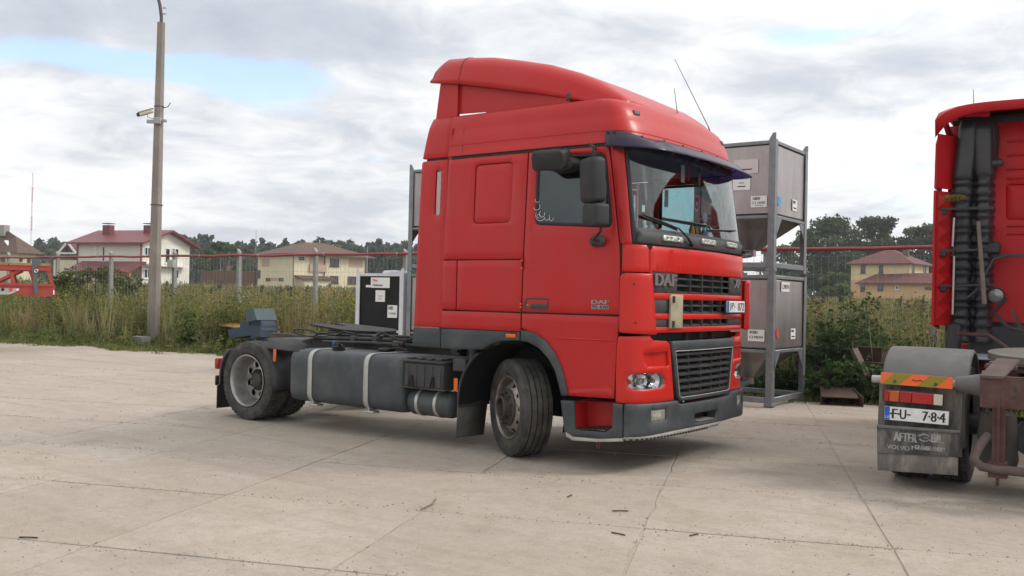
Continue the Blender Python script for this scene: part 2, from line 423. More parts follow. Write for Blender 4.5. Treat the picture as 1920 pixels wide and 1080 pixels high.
def shader(name):
    m = bpy.data.materials.new(name); m.use_nodes = True; nt = m.node_tree; N = nt.nodes; L = nt.links; return m, nt, N, L, N['Principled BSDF']
def make_concrete(name='yard_concrete', joint=False):
    m, nt, N, L, b = shader(name)
    geo = N.new('ShaderNodeNewGeometry'); pos = geo.outputs['Position']
    def noise(s, d=8, r=.6, sc=(1, 1, 1)):
        mp = N.new('ShaderNodeMapping'); mp.inputs['Scale'].default_value = sc; L.new(pos, mp.inputs[0])
        n = N.new('ShaderNodeTexNoise'); n.inputs['Scale'].default_value = s; n.inputs['Detail'].default_value = d; n.inputs['Roughness'].default_value = r; L.new(mp.outputs[0], n.inputs['Vector']); return n.outputs['Fac']
    def ramp(src, a, c0, b_, c1):
        r = N.new('ShaderNodeValToRGB'); r.color_ramp.elements[0].position = a; r.color_ramp.elements[1].position = b_; r.color_ramp.elements[0].color = (*c0, 1); r.color_ramp.elements[1].color = (*c1, 1); L.new(src, r.inputs[0]); return r.outputs[0]
    def mix(f, a, b_, mode='MIX'):
        x = N.new('ShaderNodeMix'); x.data_type = 'RGBA'; x.blend_type = mode
        for s_, v in (('Factor', f), ('A', a), ('B', b_)):
            if isinstance(v, (int, float)): x.inputs[s_].default_value = v
            elif isinstance(v, tuple): x.inputs[s_].default_value = (*v, 1)
            else: L.new(v, x.inputs[s_])
        return x.outputs['Result']
    base = ramp(noise(.45, 6), .32, (.350, .303, .253), .70, (.425, .376, .320))
    sand = ramp(noise(1.6, 9, .65), .48, (0, 0, 0), .72, (1, 1, 1))
    c = mix(sand, base, (.370, .308, .240))
    streak = ramp(noise(1.1, 7, .6, (.35, 2.2, 1)), .50, (0, 0, 0), .80, (.55, .55, .55))
    c = mix(streak, c, (.46, .415, .36))
    dirt = ramp(noise(3.3, 10, .7), .52, (0, 0, 0), .74, (.62, .62, .62)); c = mix(dirt, c, (.265, .212, .168))
    speck = ramp(noise(38, 4, .6), .58, (0, 0, 0), .70, (.8, .8, .8)); c = mix(speck, c, (.21, .185, .155))
    speck2 = ramp(noise(95, 3, .6), .58, (0, 0, 0), .68, (.55, .55, .55)); c = mix(speck2, c, (.52, .49, .44))
    mott = ramp(noise(9, 7, .7), .44, (0, 0, 0), .66, (.45, .45, .45)); c = mix(mott, c, (.305, .252, .205))
    # rain and oil stains, rubbed tyre tracks, hair cracks
    oil = ramp(noise(.75, 5, .5), .64, (0, 0, 0), .74, (.42, .42, .42)); c = mix(oil, c, (.19, .165, .145))
    mpt = N.new('ShaderNodeMapping'); mpt.inputs['Rotation'].default_value = (0, 0, radians(-14)); mpt.inputs['Scale'].default_value = (.12, 3.4, 1); L.new(pos, mpt.inputs[0])
    nt_ = N.new('ShaderNodeTexNoise'); nt_.inputs['Scale'].default_value = 1.0; nt_.inputs['Detail'].default_value = 5; L.new(mpt.outputs[0], nt_.inputs['Vector'])
    trk = ramp(nt_.outputs['Fac'], .56, (0, 0, 0), .70, (.40, .40, .40)); c = mix(trk, c, (.25, .215, .18))
    wob = N.new('ShaderNodeTexNoise'); wob.inputs['Scale'].default_value = 1.6; wob.inputs['Detail'].default_value = 6; L.new(pos, wob.inputs['Vector'])
    wa = N.new('ShaderNodeVectorMath'); wa.operation = 'MULTIPLY_ADD'; L.new(wob.outputs['Color'], wa.inputs[0]); wa.inputs[1].default_value = (.9, .9, 0); L.new(pos, wa.inputs[2])
    vo = N.new('ShaderNodeTexVoronoi'); vo.feature = 'DISTANCE_TO_EDGE'; vo.inputs['Scale'].default_value = .42; L.new(wa.outputs[0], vo.inputs['Vector'])
    ck = ramp(vo.outputs['Distance'], .0, (1, 1, 1), .004, (0, 0, 0)); cm = ramp(noise(.35, 3), .52, (0, 0, 0), .64, (.45, .45, .45))
    cx_ = N.new('ShaderNodeMix'); cx_.data_type = 'RGBA'; cx_.blend_type = 'MULTIPLY'; cx_.inputs['Factor'].default_value = 1; L.new(ck, cx_.inputs['A']); L.new(cm, cx_.inputs['B']); c = mix(cx_.outputs['Result'], c, (.13, .105, .085))
    if joint: c = mix(ramp(noise(2.2, 6), .42, (.0, .0, .0), .68, (.55, .55, .55)), c, (.22, .185, .145))
    oi = N.new('ShaderNodeObjectInfo'); v = N.new('ShaderNodeMapRange'); v.inputs['To Min'].default_value = .965; v.inputs['To Max'].default_value = 1.03; L.new(oi.outputs['Random'], v.inputs['Value'])
    sc = N.new('ShaderNodeVectorMath'); sc.operation = 'SCALE'; L.new(c, sc.inputs[0]); L.new(v.outputs[0], sc.inputs['Scale'])
    L.new(sc.outputs[0], b.inputs['Base Color']); b.inputs['Roughness'].default_value = .92; b.inputs['Specular IOR Level'].default_value = .25
    h = N.new('ShaderNodeMath'); h.operation = 'ADD'; L.new(noise(26, 8, .65), h.inputs[0]); L.new(noise(4, 6), h.inputs[1])
    bn = N.new('ShaderNodeBump'); bn.inputs['Strength'].default_value = .55; bn.inputs['Distance'].default_value = .012; L.new(h.outputs[0], bn.inputs['Height']); L.new(bn.outputs[0], b.inputs['Normal'])
    return m
CONC = make_concrete(); JOINT = make_concrete('joint_dirt', True)

# wide terrain
def terr():
    xs = [-900, -600, -400, -280, -200, -150, -110, -80, -60, -45, -35, -28, -22, -17, -13, -9, -5, -2, 1, 4, 8, 13, 20, 30, 45, 70, 110, 180, 300, 600]
    ys = [-200, -60, -25, -10, -2, 2, 4, 6, 8, 10, 12, 15, 19, 24, 30, 40, 52, 68, 90, 120, 160, 220, 320, 480, 800, 1200]
    b = MB(); b.grid([[Vector((x, y, terrain(x, y)-(.02 if y < 9 else 0))) for y in ys] for x in xs]); return b
soil = mat('field_soil', (.11, .10, .055), .95, var=(.16, .13, .075), var_scale=.6, bump=.3, bump_scale=6)
g = terr().build('ground', soil, sharp=None); tag(g, kind='structure'); g['label'] = 'field soil and rough ground reaching to the horizon'
# yard base sheet (the filling of the joints)
b = MB(); xs = [-60+i*1.0 for i in range(0, 101)]
b.grid([[Vector((x, y, -.0055)) for y in (-30, -10, 0)]+[Vector((x, edge_y(x)-.6, -.0055)), Vector((x, edge_y(x), -.018)), Vector((x, edge_y(x)+.5, -.06))] for x in xs])
yard = b.build('concrete_yard', JOINT, sharp=None); tag(yard, kind='structure')
# individual slabs
ANG = radians(22.2); EU = Vector((cos(ANG), sin(ANG))); EN = Vector((-sin(ANG), cos(ANG)))
PU, PN = 1.53, 1.49; GAP = .009
def slab_mesh(w, h, seed):
    r = random.Random(seed); pts = []
    base = [(-w/2, -h/2), (w/2, -h/2), (w/2, h/2), (-w/2, h/2)]
    for i in range(4):
        a = Vector(base[i]); c = Vector(base[(i+1) % 4]); n = 7
        for k in range(n):
            t = k/n; p = a.lerp(c, t); q = Vector((-(c-a).y, (c-a).x)).normalized()
            dmg = abs(r.gauss(0, .0025))+(r.uniform(.006, .02) if r.random() < .05 else 0)
            if k == 0: p = p*(1-r.uniform(.002, .014)/1.0)
            pts.append(p+q*dmg)
    me = bpy.data.meshes.new('slab'); n = len(pts)
    vs = [(p.x*.996, p.y*.996, 0) for p in pts]+[(p.x, p.y, -.003) for p in pts]+[(p.x, p.y, -.03) for p in pts]
    fs = [tuple(range(n))]+[(i+n, (i+1) % n+n, (i+1) % n, i) for i in range(n)]+[(i+2*n, (i+1) % n+2*n, (i+1) % n+n, i+n) for i in range(n)]
    me.from_pydata(vs, [], fs); me.materials.append(CONC); me.update(); return me
SL = [slab_mesh(PU-GAP, PN-GAP, s) for s in range(7)]
rs = random.Random(5); far = MB(); cand = []
for i in range(-34, 24):
    for j in range(-22, 14):
        su = -3.55+PU*i+PU/2; sn = -3.38+PN*j+PN/2; c = EU*su+EN*sn
        if c.y > edge_y(c.x)-.35 or c.x < -42 or c.x > 24 or c.y < -20: continue
        px_, py_ = (0, 0); d = Vector((c.x, c.y, 0))-CAM; z = d.dot(FW)
        vis = z > 1.0 and abs(d.dot(RT)/z) < .66
        cand.append((0 if vis else 1, z if vis else 99, c))
cand.sort(key=lambda q: (q[0], q[1]))
for k, (v, z, c) in enumerate(cand):
    dz = rs.uniform(-.0015, .0015); rot = ANG+rs.uniform(-.004, .004)
    if v == 0 and z < 15 and k < 260:
        o = bpy.data.objects.new('slab', SL[rs.randrange(7)]); COL.objects.link(o); o.parent = yard; o.location = (c.x+rs.uniform(-.006, .006), c.y+rs.uniform(-.006, .006), dz); o.rotation_euler = (0, 0, rot+pi*rs.randrange(2))
    elif v == 0 or (abs(c.x-CAM.x) < 16 and abs(c.y-CAM.y) < 12):
        me = SL[rs.randrange(7)]; R = Matrix.Translation((c.x, c.y, dz)) @ Matrix.Rotation(rot, 4, 'Z'); far.add([R @ v_.co for v_ in me.vertices], [tuple(p.vertices) for p in me.polygons])
fo = far.build('far_slabs', CONC, yard, sharp=None); tag(fo, kind='stuff')

# ------------------------------------------------------------------ leaf clouds
def leaf_material(name, rough=.6, trans=.35):
    m = bpy.data.materials.new(name); m.use_nodes = True; nt = m.node_tree; N = nt.nodes; L = nt.links
    b = N['Principled BSDF']; at = N.new('ShaderNodeAttribute'); at.attribute_name = 'Col'
    L.new(at.outputs['Color'], b.inputs['Base Color']); b.inputs['Roughness'].default_value = rough; b.inputs['Specular IOR Level'].default_value = .25
    t = N.new('ShaderNodeBsdfTranslucent'); L.new(at.outputs['Color'], t.inputs['Color']); mx = N.new('ShaderNodeMixShader'); mx.inputs[0].default_value = trans
    L.new(b.outputs[0], mx.inputs[1]); L.new(t.outputs[0], mx.inputs[2]); L.new(mx.outputs[0], N['Material Output'].inputs['Surface']); return m
LEAF = leaf_material('foliage', .6, .45); STRAW = leaf_material('straw', .7, .25)
class Cloud:
    """many small leaf-sized faces, each with its own colour"""
    def __init__(s, seed=1): s.q = []; s.c = []; s.r = np.random.RandomState(seed)
    def leaves(s, pos, size, col, cvar=.25, aspect=.55, up=None, dirs=None):
        # pos (N,3); diamond leaves of random facing
        n = len(pos); r = s.r; size = np.broadcast_to(size, (n,)).astype(float)*r.uniform(.65, 1.35, n)
        a = r.normal(size=(n, 3)) if dirs is None else dirs+r.normal(scale=.35, size=(n, 3)); a /= np.linalg.norm(a, axis=1)[:, None]
        w = r.normal(size=(n, 3)); w -= a*np.sum(a*w, axis=1)[:, None]; w /= np.linalg.norm(w, axis=1)[:, None]
        A = a*size[:, None]; W = w*(size*aspect/2)[:, None]
        Q = np.stack([pos-A*.5, pos-A*.05+W, pos+A*.5, pos-A*.05-W], axis=1); s.q.append(Q)
        col = np.broadcast_to(np.array(col, float), (n, 3)); s.c.append(np.clip(col*r.uniform(1-cvar, 1+cvar, (n, 1))*r.uniform(.93, 1.07, (n, 3)), 0, 1))
    def blades(s, pos, h, lean, width, col, cvar=.25):
        n = len(pos); r = s.r; h = np.broadcast_to(h, (n,))*r.uniform(.7, 1.25, n); ang = r.uniform(0, 2*pi, n); ln = r.uniform(.1, 1, n)*lean
        tip = np.stack([np.cos(ang)*ln*h, np.sin(ang)*ln*h, h*np.sqrt(np.maximum(.1, 1-(ln)**2))], 1)
        wa = r.uniform(0, 2*pi, n); wv = np.stack([np.cos(wa), np.sin(wa), np.zeros(n)], 1)*np.broadcast_to(width, (n,))[:, None]*.5
        mid = tip*.55; mid[:, :2] *= .8
        col = np.broadcast_to(np.array(col, float), (n, 3))*r.uniform(1-cvar, 1+cvar, (n, 1))
        s.q.append(np.stack([pos-wv, pos+wv, pos+mid+wv*.8, pos+mid-wv*.8], 1)); s.c.append(col)
        s.q.append(np.stack([pos+mid-wv*.8, pos+mid+wv*.8, pos+tip+wv*.12, pos+tip-wv*.12], 1)); s.c.append(col)
    def build(s, name, m, parent=None):
        Q = np.concatenate(s.q); Cc = np.concatenate(s.c); n = len(Q); me = bpy.data.meshes.new(name)
        me.vertices.add(n*4); me.vertices.foreach_set('co', Q.reshape(-1)); me.loops.add(n*4); me.loops.foreach_set('vertex_index', np.arange(n*4, dtype=np.int32))
        me.polygons.add(n); me.polygons.foreach_set('loop_start', np.arange(0, n*4, 4, dtype=np.int32)); me.update(calc_edges=True)
        ca = me.color_attributes.new('Col', 'FLOAT_COLOR', 'CORNER'); c4 = np.ones((n, 4, 4)); c4[:, :, :3] = Cc[:, None, :]; ca.data.foreach_set('color', c4.reshape(-1))
        me.materials.append(m); o = bpy.data.objects.new(name, me); COL.objects.link(o); o.parent = parent; return o

BARK = mat('bark', (.10, .075, .055), .9, var=(.15, .12, .09), var_scale=3, bump=.4, bump_scale=12)
def make_tree(name, label, loc, h, w, cols, seed, group=None, n_blob=16, per=260, leaf=.55, crown0=.28, trunk_r=.3, lean=0.0, kind='oak'):
    r = np.random.RandomState(seed); root = thing(name, label, 'tree', loc, 0, group)
    b = MB(); b.tube([(0, 0, -.3), (.05*h*lean, 0, h*.2), (.1*h*lean, .02*h, h*.45), (.12*h*lean, 0, h*.8)], [trunk_r*1.15, trunk_r*.9, trunk_r*.65, trunk_r*.2], 8)
    cl = Cloud(seed)
    blobs = []
    for i in range(n_blob):
        t = r.uniform(crown0, 1.0); rad = w*.5*(sin(pi*min(1, max(.05, (t-crown0)/(1.05-crown0))))**.6); a = r.uniform(0, 2*pi); rr = rad*sqrt(r.uniform(.1, 1))
        if kind == 'pine': rr *= .8
        c = np.array([rr*cos(a)+.12*h*lean*t, rr*sin(a), h*t*.93]); s_ = r.uniform(.07, .17)*w*(1.1 if kind != 'pine' else .8); blobs.append((c, s_))
        q = Vector((.1*h*lean*t, 0, h*(crown0*.6+t*.28))); b.tube([q, q.lerp(Vector(c), .5)+Vector((0, 0, .03*h)), Vector(c)], [trunk_r*.35, trunk_r*.2, trunk_r*.07], 5)
    b.build('trunk', BARK, root)
    for c, s_ in blobs:
        n = int(per*(s_/(.145*w))**2); d = r.normal(size=(n, 3)); d /= np.linalg.norm(d, axis=1)[:, None]; rad = s_*r.uniform(.25, 1.0, n)**.5
        # ragged: sub-clumps
        p = c+d*rad[:, None]*np.array([1.25, 1.25, .62])+r.normal(scale=.10*s_, size=d.shape); k = np.array(cols[r.randint(len(cols))])
        cl.leaves(p, leaf, k, .3, .7)
    cl.build('crown', LEAF, root); return root
# ================================================================== distant wood, trees, field, houses
R0 = np.random.RandomState(11)
def forest():
    cl = Cloud(21); tr = MB()
    def tree_at(px, dep, top, wpx, pal, pine):
        base = at_depth(px, 560, dep); zt = at_depth(px, top, dep).z; z0 = terrain(base.x, base.y); h = zt-z0; w = wpx/FPX*dep
        n = int(300*max(.5, min(2, h/14)))
        if pine:
            t = R0.uniform(.12, 1, n); rad = w*.5*(1.05-t)**.7*R0.uniform(.2, 1, n)**.5
        else:
            t = R0.uniform(.08, 1, n); rad = w*.5*np.sin(np.pi*np.clip(t*.9+.08, 0, 1))**.55*R0.uniform(.2, 1, n)**.4
        a = R0.uniform(0, 2*pi, n); p = np.stack([base.x+rad*np.cos(a), base.y+rad*np.sin(a), z0+t*h*1.0], 1)
        p += R0.normal(scale=.25, size=p.shape)
        cl.leaves(p, dep*.0062, pal[R0.randint(len(pal))], .28, .75)
        tr.cyl((base.x, base.y, z0-.5), (base.x, base.y, z0+h*.8), .02*h, .006*h, 5, False)
    dark = [(.062, .088, .056), (.070, .098, .060), (.078, .106, .060), (.058, .082, .058)]
    mid = [(.098, .130, .054), (.110, .142, .058), (.088, .120, .052)]
    for row, (d0, d1, n) in enumerate(((270, 310, 100), (235, 262, 84), (205, 228, 66))):
        for i in range(n):
            px = -60+(1110*i/n)+R0.uniform(-9, 9); top = float(np.interp(px, [-60, 40, 100, 135, 350, 380, 420, 520, 600, 700, 780, 1100], [470, 462, 452, 452, 446, 447, 451, 456, 452, 452, 460, 470]))+R0.uniform(-5, 9)+row*9
            pine = R0.rand() < .55
            tree_at(px, R0.uniform(d0, d1), top, R0.uniform(20, 32) if pine else R0.uniform(32, 48), dark if pine or R0.rand() < .6 else mid, pine)
    for i in range(26):
        px = 1110+i*38+R0.uniform(-8, 8); tree_at(px, R0.uniform(300, 340), R0.uniform(500, 520), 40, dark, False)
    o = cl.build('far_wood', LEAF); tag(o, 'dark mixed wood closing the field behind the houses', 'wood', kind='stuff')
    o2 = tr.build('wood_trunks', BARK, o); tag(o2, kind='stuff')
forest()
OAKC = [(.048, .070, .024), (.058, .085, .028), (.070, .098, .032), (.040, .060, .022), (.085, .112, .038)]
def tree_px(name, label, px, base_py, top_py, wpx, dep, cols, seed, **kw):
    c = at_depth(px, base_py, dep); z0 = terrain(c.x, c.y); zt = at_depth(px, top_py, dep).z
    return make_tree(name, label, (c.x, c.y, z0), zt-z0, wpx/FPX*dep, cols, seed, **kw)
G_ = 'tall broadleaf trees behind the yellow house'
tree_px('broadleaf_tree', 'wide dark oak standing beside the steel hopper stack, behind the field', 1552, 560, 404, 120, 175, OAKC, 3, group=G_, n_blob=95, per=130, leaf=.62, crown0=.18, trunk_r=.45)
tree_px('broadleaf_tree', 'rounded leaning oak rising above the ridge of the yellow house', 1640, 560, 400, 92, 180, OAKC, 4, group=G_, n_blob=60, per=110, leaf=.62, crown0=.36, trunk_r=.4, lean=.12)
tree_px('broadleaf_tree', 'oak cut off by the cab of the parked red truck', 1728, 560, 413, 90, 178, OAKC, 9, group=G_, n_blob=70, per=120, leaf=.62, crown0=.22, trunk_r=.4)
tree_px('broadleaf_tree', 'low bushy tree between the oak trunks and the yellow house', 1590, 560, 470, 80, 168, OAKC[:3], 6, group=G_, n_blob=44, per=120, leaf=.6, crown0=.08, trunk_r=.25)
tree_px('broadleaf_tree', 'oak seen through the open frame of the upper steel hopper', 1462, 560, 455, 90, 190, OAKC, 12, group=G_, n_blob=44, per=120, leaf=.62, crown0=.1, trunk_r=.35)
tree_px('shrub', 'light green rounded shrub left of the yellow house', 1566, 556, 508, 62, 130, [(.085, .13, .035), (.10, .145, .04)], 7, n_blob=22, per=150, leaf=.5, crown0=.05, trunk_r=.12)
tree_px('broadleaf_tree', 'light green bushy tree between the white house and the brown-roofed house', 418, 552, 450, 90, 160, [(.075, .11, .035), (.06, .095, .03), (.09, .125, .04)], 8, n_blob=26, per=190, leaf=.6, crown0=.06, trunk_r=.3)

# field of tall dry weeds beyond the fence
def field():
    cl = Cloud(31); r = cl.r
    pal = np.array([(.30, .23, .11), (.25, .20, .085), (.19, .185, .065), (.14, .16, .05), (.33, .26, .13), (.12, .145, .045), (.17, .175, .055), (.22, .15, .08)])
    def scatter(n, dmin, dmax, h, wd, heads=True):
        px = r.uniform(-80, 1990, n); t = r.uniform(0, 1, n); d = dmin*(dmax/dmin)**t
        pos = []
        for i in range(n):
            q = at_depth(px[i], 560, d[i]); pos.append((q.x, q.y))
        pos = np.array(pos); ok = pos[:, 1] > 9.0+.05*pos[:, 0]+.3; pos = pos[ok]; dd = d[ok]
        z = np.array([terrain(x, y) for x, y in pos]); P = np.concatenate([pos, z[:, None]], 1)
        # colour in drifts
        k = (np.sin(P[:, 0]*.21+1.3)+np.sin(P[:, 1]*.17+.5)+np.sin(P[:, 0]*.6+P[:, 1]*.5)+r.normal(scale=1.1, size=len(P)))
        ci = np.clip(((k+3)/6*len(pal)).astype(int), 0, len(pal)-1); hh = h*(1+.16*np.sin(P[:, 0]*.35+.7)*np.cos(P[:, 1]*.3))
        cl.blades(P, hh, .28, np.maximum(.012, dd*wd), pal[ci], .28)
        if heads:
            m = r.rand(len(P)) < .45; Q = P[m].copy(); Q[:, 2] += hh[m]*r.uniform(.55, 1.02, m.sum()); Q[:, :2] += r.normal(scale=.12, size=(m.sum(), 2))
            cl.leaves(Q, np.maximum(.07, dd[m]*.0042), pal[ci][m]*r.uniform(.55, 1.1, (m.sum(), 1)), .3, .55)
    scatter(26000, 11, 40, 1.22, .0009); scatter(18000, 36, 125, 1.15, .0012); scatter(6000, 90, 240, 1.1, .0016)
    # scattered taller weeds that break the skyline of the field
    for k in range(620):
        px_ = r.uniform(-40, 1960); d_ = 14*(70/14)**r.rand(); q = at_depth(px_, 560, d_)
        if q.y < 9.4+.05*q.x: continue
        z_ = terrain(q.x, q.y); h_ = r.uniform(1.1, 1.75); m = int(r.uniform(20, 46)); t_ = r.uniform(.25, 1, m); a_ = r.uniform(0, 2*pi, m); sp = (.05+.22*(1-t_))*r.uniform(.4, 1.2, m)
        p = np.stack([q.x+sp*np.cos(a_), q.y+sp*np.sin(a_), z_+h_*t_], 1); c_ = [(.07, .095, .03), (.10, .12, .04), (.16, .12, .06), (.20, .17, .05), (.06, .07, .03)][r.randint(5)]
        cl.leaves(p, max(.08, d_*.0045), c_, .3, .45); cl.blades(np.array([[q.x, q.y, z_]]), h_, .05, max(.014, d_*.0009), (.12, .11, .05), .1)
    # green understorey leaves close to the fence
    n = 16000; px = r.uniform(-60, 1990, n); d = 12*(45/12)**r.uniform(0, 1, n); pos = np.array([tuple(at_depth(px[i], 560, d[i]))[:2] for i in range(n)]); ok = pos[:, 1] > 9.0+.05*pos[:, 0]+.2; pos = pos[ok]; d = d[ok]
    P = np.concatenate([pos, np.array([terrain(x, y) for x, y in pos])[:, None]+r.uniform(.1, 1.25, (len(pos), 1))], 1)
    cl.leaves(P, np.maximum(.09, d*.005), np.array([(.11, .13, .045), (.14, .145, .05), (.18, .165, .055)])[r.randint(3, size=len(P))], .3, .5)
    o = cl.build('tall_field_weeds', STRAW); tag(o, 'tall dry golden weeds filling the field beyond the fence', 'weeds', kind='stuff')
field()

# ------------------------------------------------------------------ houses
ROOFBR = mat('roof_brown', (.105, .062, .050), .8, var=(.13, .08, .065), var_scale=1.2, bump=.3, bump_scale=8)
ROOFRD = mat('roof_red_metal', (.15, .032, .036), .5, var=(.18, .042, .046), var_scale=1.5)
ROOFMR = mat('roof_maroon', (.105, .030, .028), .75, var=(.13, .042, .038), var_scale=1.2, bump=.2, bump_scale=9)
CREAM = mat('cream_render', (.70, .64, .46), .9, var=(.64, .58, .41), var_scale=.8)
WHITEW = mat('white_render', (.72, .70, .62), .9, var=(.66, .64, .57), var_scale=.7)
YELLOW = mat('yellow_render', (.66, .56, .32), .9, var=(.60, .50, .28), var_scale=.8)
ORANGE = mat('orange_render', (.60, .40, .20), .9, var=(.54, .36, .18), var_scale=.8)
FRAMEW = mat('window_white', (.75, .75, .74), .5); FRAMED = mat('window_brown', (.10, .05, .035), .6)
PANE = mat('window_pane', (.03, .035, .04), .06, spec=.8)
PINKP = mat('pinkish_panel', (.50, .36, .27), .9); WOODO = mat('porch_wood', (.48, .26, .09), .7)
class House:
    def __init__(s, name, label, cpx, dep, th, La, Lb, z0, ze, cat='house', group=None, lpx=None, rpx=None):
        c = at_depth(cpx, 545, dep); fwh = Vector((FW.x, FW.y, 0)).normalized(); rth = Vector((fwh.y, -fwh.x, 0))
        s.a = (-rth*cos(th)+fwh*sin(th)).normalized(); s.b = (rth*sin(th)+fwh*cos(th)).normalized(); s.La, s.Lb, s.z0, s.ze = La, Lb, z0, ze
        Xc = (cpx-960)/FPX*dep
        if lpx is not None: k = (lpx-960)/FPX; s.La = (Xc-k*dep)/(cos(th)+k*sin(th))
        if rpx is not None: k = (rpx-960)/FPX; s.Lb = (k*dep-Xc)/(sin(th)-k*cos(th))
        s.C = Vector((c.x, c.y, 0)); s.root = thing(name, label, cat, (c.x, c.y, z0), 0, group)
    def P(s, u, v, z): return s.a*u+s.b*v+Vector((0, 0, z-s.z0))     # local (root at corner base)
    def box(s, name, u0, u1, v0, v1, z0, z1, m, par=None):
        b = MB(); vs = [s.P(u, v, z) for u in (u0, u1) for v in (v0, v1) for z in (z0, z1)]
        b.add(vs, [(0, 2, 3, 1), (4, 5, 7, 6), (0, 1, 5, 4), (2, 6, 7, 3), (0, 4, 6, 2), (1, 3, 7, 5)]); return b.build(name, m, par or s.root, sharp=20)
    def face(s, f, px, py, out=0.0, du=0.0, dv=0.0):
        # photo pixel -> (run, z) on wall f: 'a' (v=0 wall) or 'b' (u=0 wall)
        if f == 'a': n = s.b; o = s.C+s.b*dv
        else: n = s.a; o = s.C+s.a*du
        q = on_plane(px, py, o, n)-s.C; return (q.dot(s.a) if f == 'a' else q.dot(s.b)), q.z
    def quadbox(s, name, f, r0, r1, z0, z1, d0, d1, m, par=None, base=0.0):
        if f == 'a': return s.box(name, r0, r1, base-d1, base-d0, z0, z1, m, par)
        return s.box(name, base-d1, base-d0, r0, r1, z0, z1, m, par)
    def window(s, f, x0, y0, x1, y1, frm=FRAMEW, mull=1, base=0.0, sill=True):
        r0, za = s.face(f, x0, y0, du=base, dv=base); r1, zb = s.face(f, x1, y1, du=base, dv=base)
        r0, r1 = min(r0, r1), max(r0, r1); z0, z1 = min(za, zb), max(za, zb); t = .10
        b = MB()
        def bx(q0, q1, y0_, y1_, d0, d1):
            if f == 'a': U = (q0, q1); V = (base-d1, base-d0)
            else: U = (base-d1, base-d0); V = (q0, q1)
            vs = [s.P(u, v, z) for u in U for v in V for z in (y0_, y1_)]; b.add(vs, [(0, 2, 3, 1), (4, 5, 7, 6), (0, 1, 5, 4), (2, 6, 7, 3), (0, 4, 6, 2), (1, 3, 7, 5)])
        bx(r0, r1, z0, z0+t, .0, .08); bx(r0, r1, z1-t, z1, .0, .08); bx(r0, r0+t, z0+t, z1-t, .0, .08); bx(r1-t, r1, z0+t, z1-t, .0, .08)
        for k in range(mull): q = r0+(r1-r0)*(k+1)/(mull+1); bx(q-t/2, q+t/2, z0+t, z1-t, .0, .07)
        w = b.build('window', frm, s.root, sharp=20)
        s.quadbox('pane', f, r0+t*.5, r1-t*.5, z0+t*.5, z1-t*.5, .01, .03, PANE, w, base)
        if sill: s.quadbox('sill', f, r0-.1, r1+.1, z0-.1, z0-.01, .0, .16, FRAMEW if frm is FRAMEW else frm, w, base)
        return w
    def hip(s, over, ze, zr, m, ridge=None, u0=0, u1=None, v0=0, v1=None, name='roof'):
        u1 = s.La if u1 is None else u1; v1 = s.Lb if v1 is None else v1
        A = [(u0-over, v0-over), (u1+over, v0-over), (u1+over, v1+over), (u0-over, v1+over)]; du = u1-u0+2*over; dv = v1-v0+2*over
        if du >= dv: R_ = [(u0-over+dv/2, (v0+v1)/2), (u1+over-dv/2, (v0+v1)/2)]
        else: R_ = [((u0+u1)/2, v0-over+du/2), ((u0+u1)/2, v1+over-du/2)]
        vs = [s.P(u, v, ze) for u, v in A]+[s.P(u, v, zr) for u, v in R_]+[s.P(u, v, ze-.18) for u, v in A]
        if du >= dv: fs = [(0, 1, 5, 4), (2, 3, 4, 5), (1, 2, 5), (3, 0, 4)]
        else: fs = [(0, 1, 4), (1, 2, 5, 4), (2, 3, 5), (3, 0, 4, 5)]
        fs += [(0, 6, 7, 1), (1, 7, 8, 2), (2, 8, 9, 3), (3, 9, 6, 0), (6, 9, 8, 7)]
        b = MB(); b.add(vs, fs); return b.build(name, m, s.root, sharp=10)

# white house with red metal roof
H = House('gabled_house', 'white two-storey house with red metal gable roof and two chimneys', 265.5, 110, radians(20), 9.3, 9.6, .9, 7.1, lpx=143, rpx=354)
H.box('wall', 0, H.La, 0, H.Lb, .3, 7.15, WHITEW)
ov = .9; zr = 8.75; vs = []
prof = [(-ov, 6.95), (H.Lb/2, zr), (H.Lb+ov, 6.95), (H.Lb+ov, 6.75), (H.Lb/2, zr-.22), (-ov, 6.75)]
b = MB(); vs = [H.P(-ov, v, z) for v, z in prof]+[H.P(H.La+ov, v, z) for v, z in prof]; n = 6
b.add(vs, [tuple(range(5, -1, -1)), tuple(range(6, 12))]+[(i, (i+1) % 6, 6+(i+1) % 6, 6+i) for i in range(6)]); rf = b.build('roof', ROOFRD, H.root, sharp=10)
for u_ in (0, H.La): b = MB(); b.add([H.P(u_, v, z) for v, z in ((0, 7.1), (H.Lb, 7.1), (H.Lb/2, zr-.25))], [(0, 1, 2)]); b.build('gable', WHITEW, H.root, sharp=10)
for u, v in ((7.6, 2.6), (1.9, 3.2)):
    c = H.box('chimney', u-.55, u+.55, v-.4, v+.4, 7.3, 9.25, ROOFRD, rf)
    H.box('chimney_cap', u-.62, u+.62, v-.48, v+.48, 9.42, 9.5, ROOFRD, c)
for x0, y0, x1, y1, f in ((270.5, 463, 282.5, 480, 'b'), (269.5, 504, 282.5, 522.5, 'b'), (322, 465, 334.5, 481, 'b'), (321, 505, 334.5, 523, 'b'), (309.5, 465, 318, 494, 'b'), (192, 462, 197.5, 491, 'a'), (178, 462, 180, 480, 'a')):
    H.window(f, x0, y0, x1, y1, mull=1 if x1-x0 > 9 else 0, sill=x1-x0 > 6)
r0, z_ = H.face('b', 268, 496); r1, _ = H.face('b', 343, 496); H.quadbox('balcony_slab', 'b', r0, r1, z_-.12, z_+.12, 0, .9, FRAMEW)
for u in (0.15, H.La-.15): 
    b = MB(); b.tube([H.P(u, -.12, 7.0), H.P(u, -.12, .9)], .07, 6); b.build('downpipe', ROOFRD, H.root)
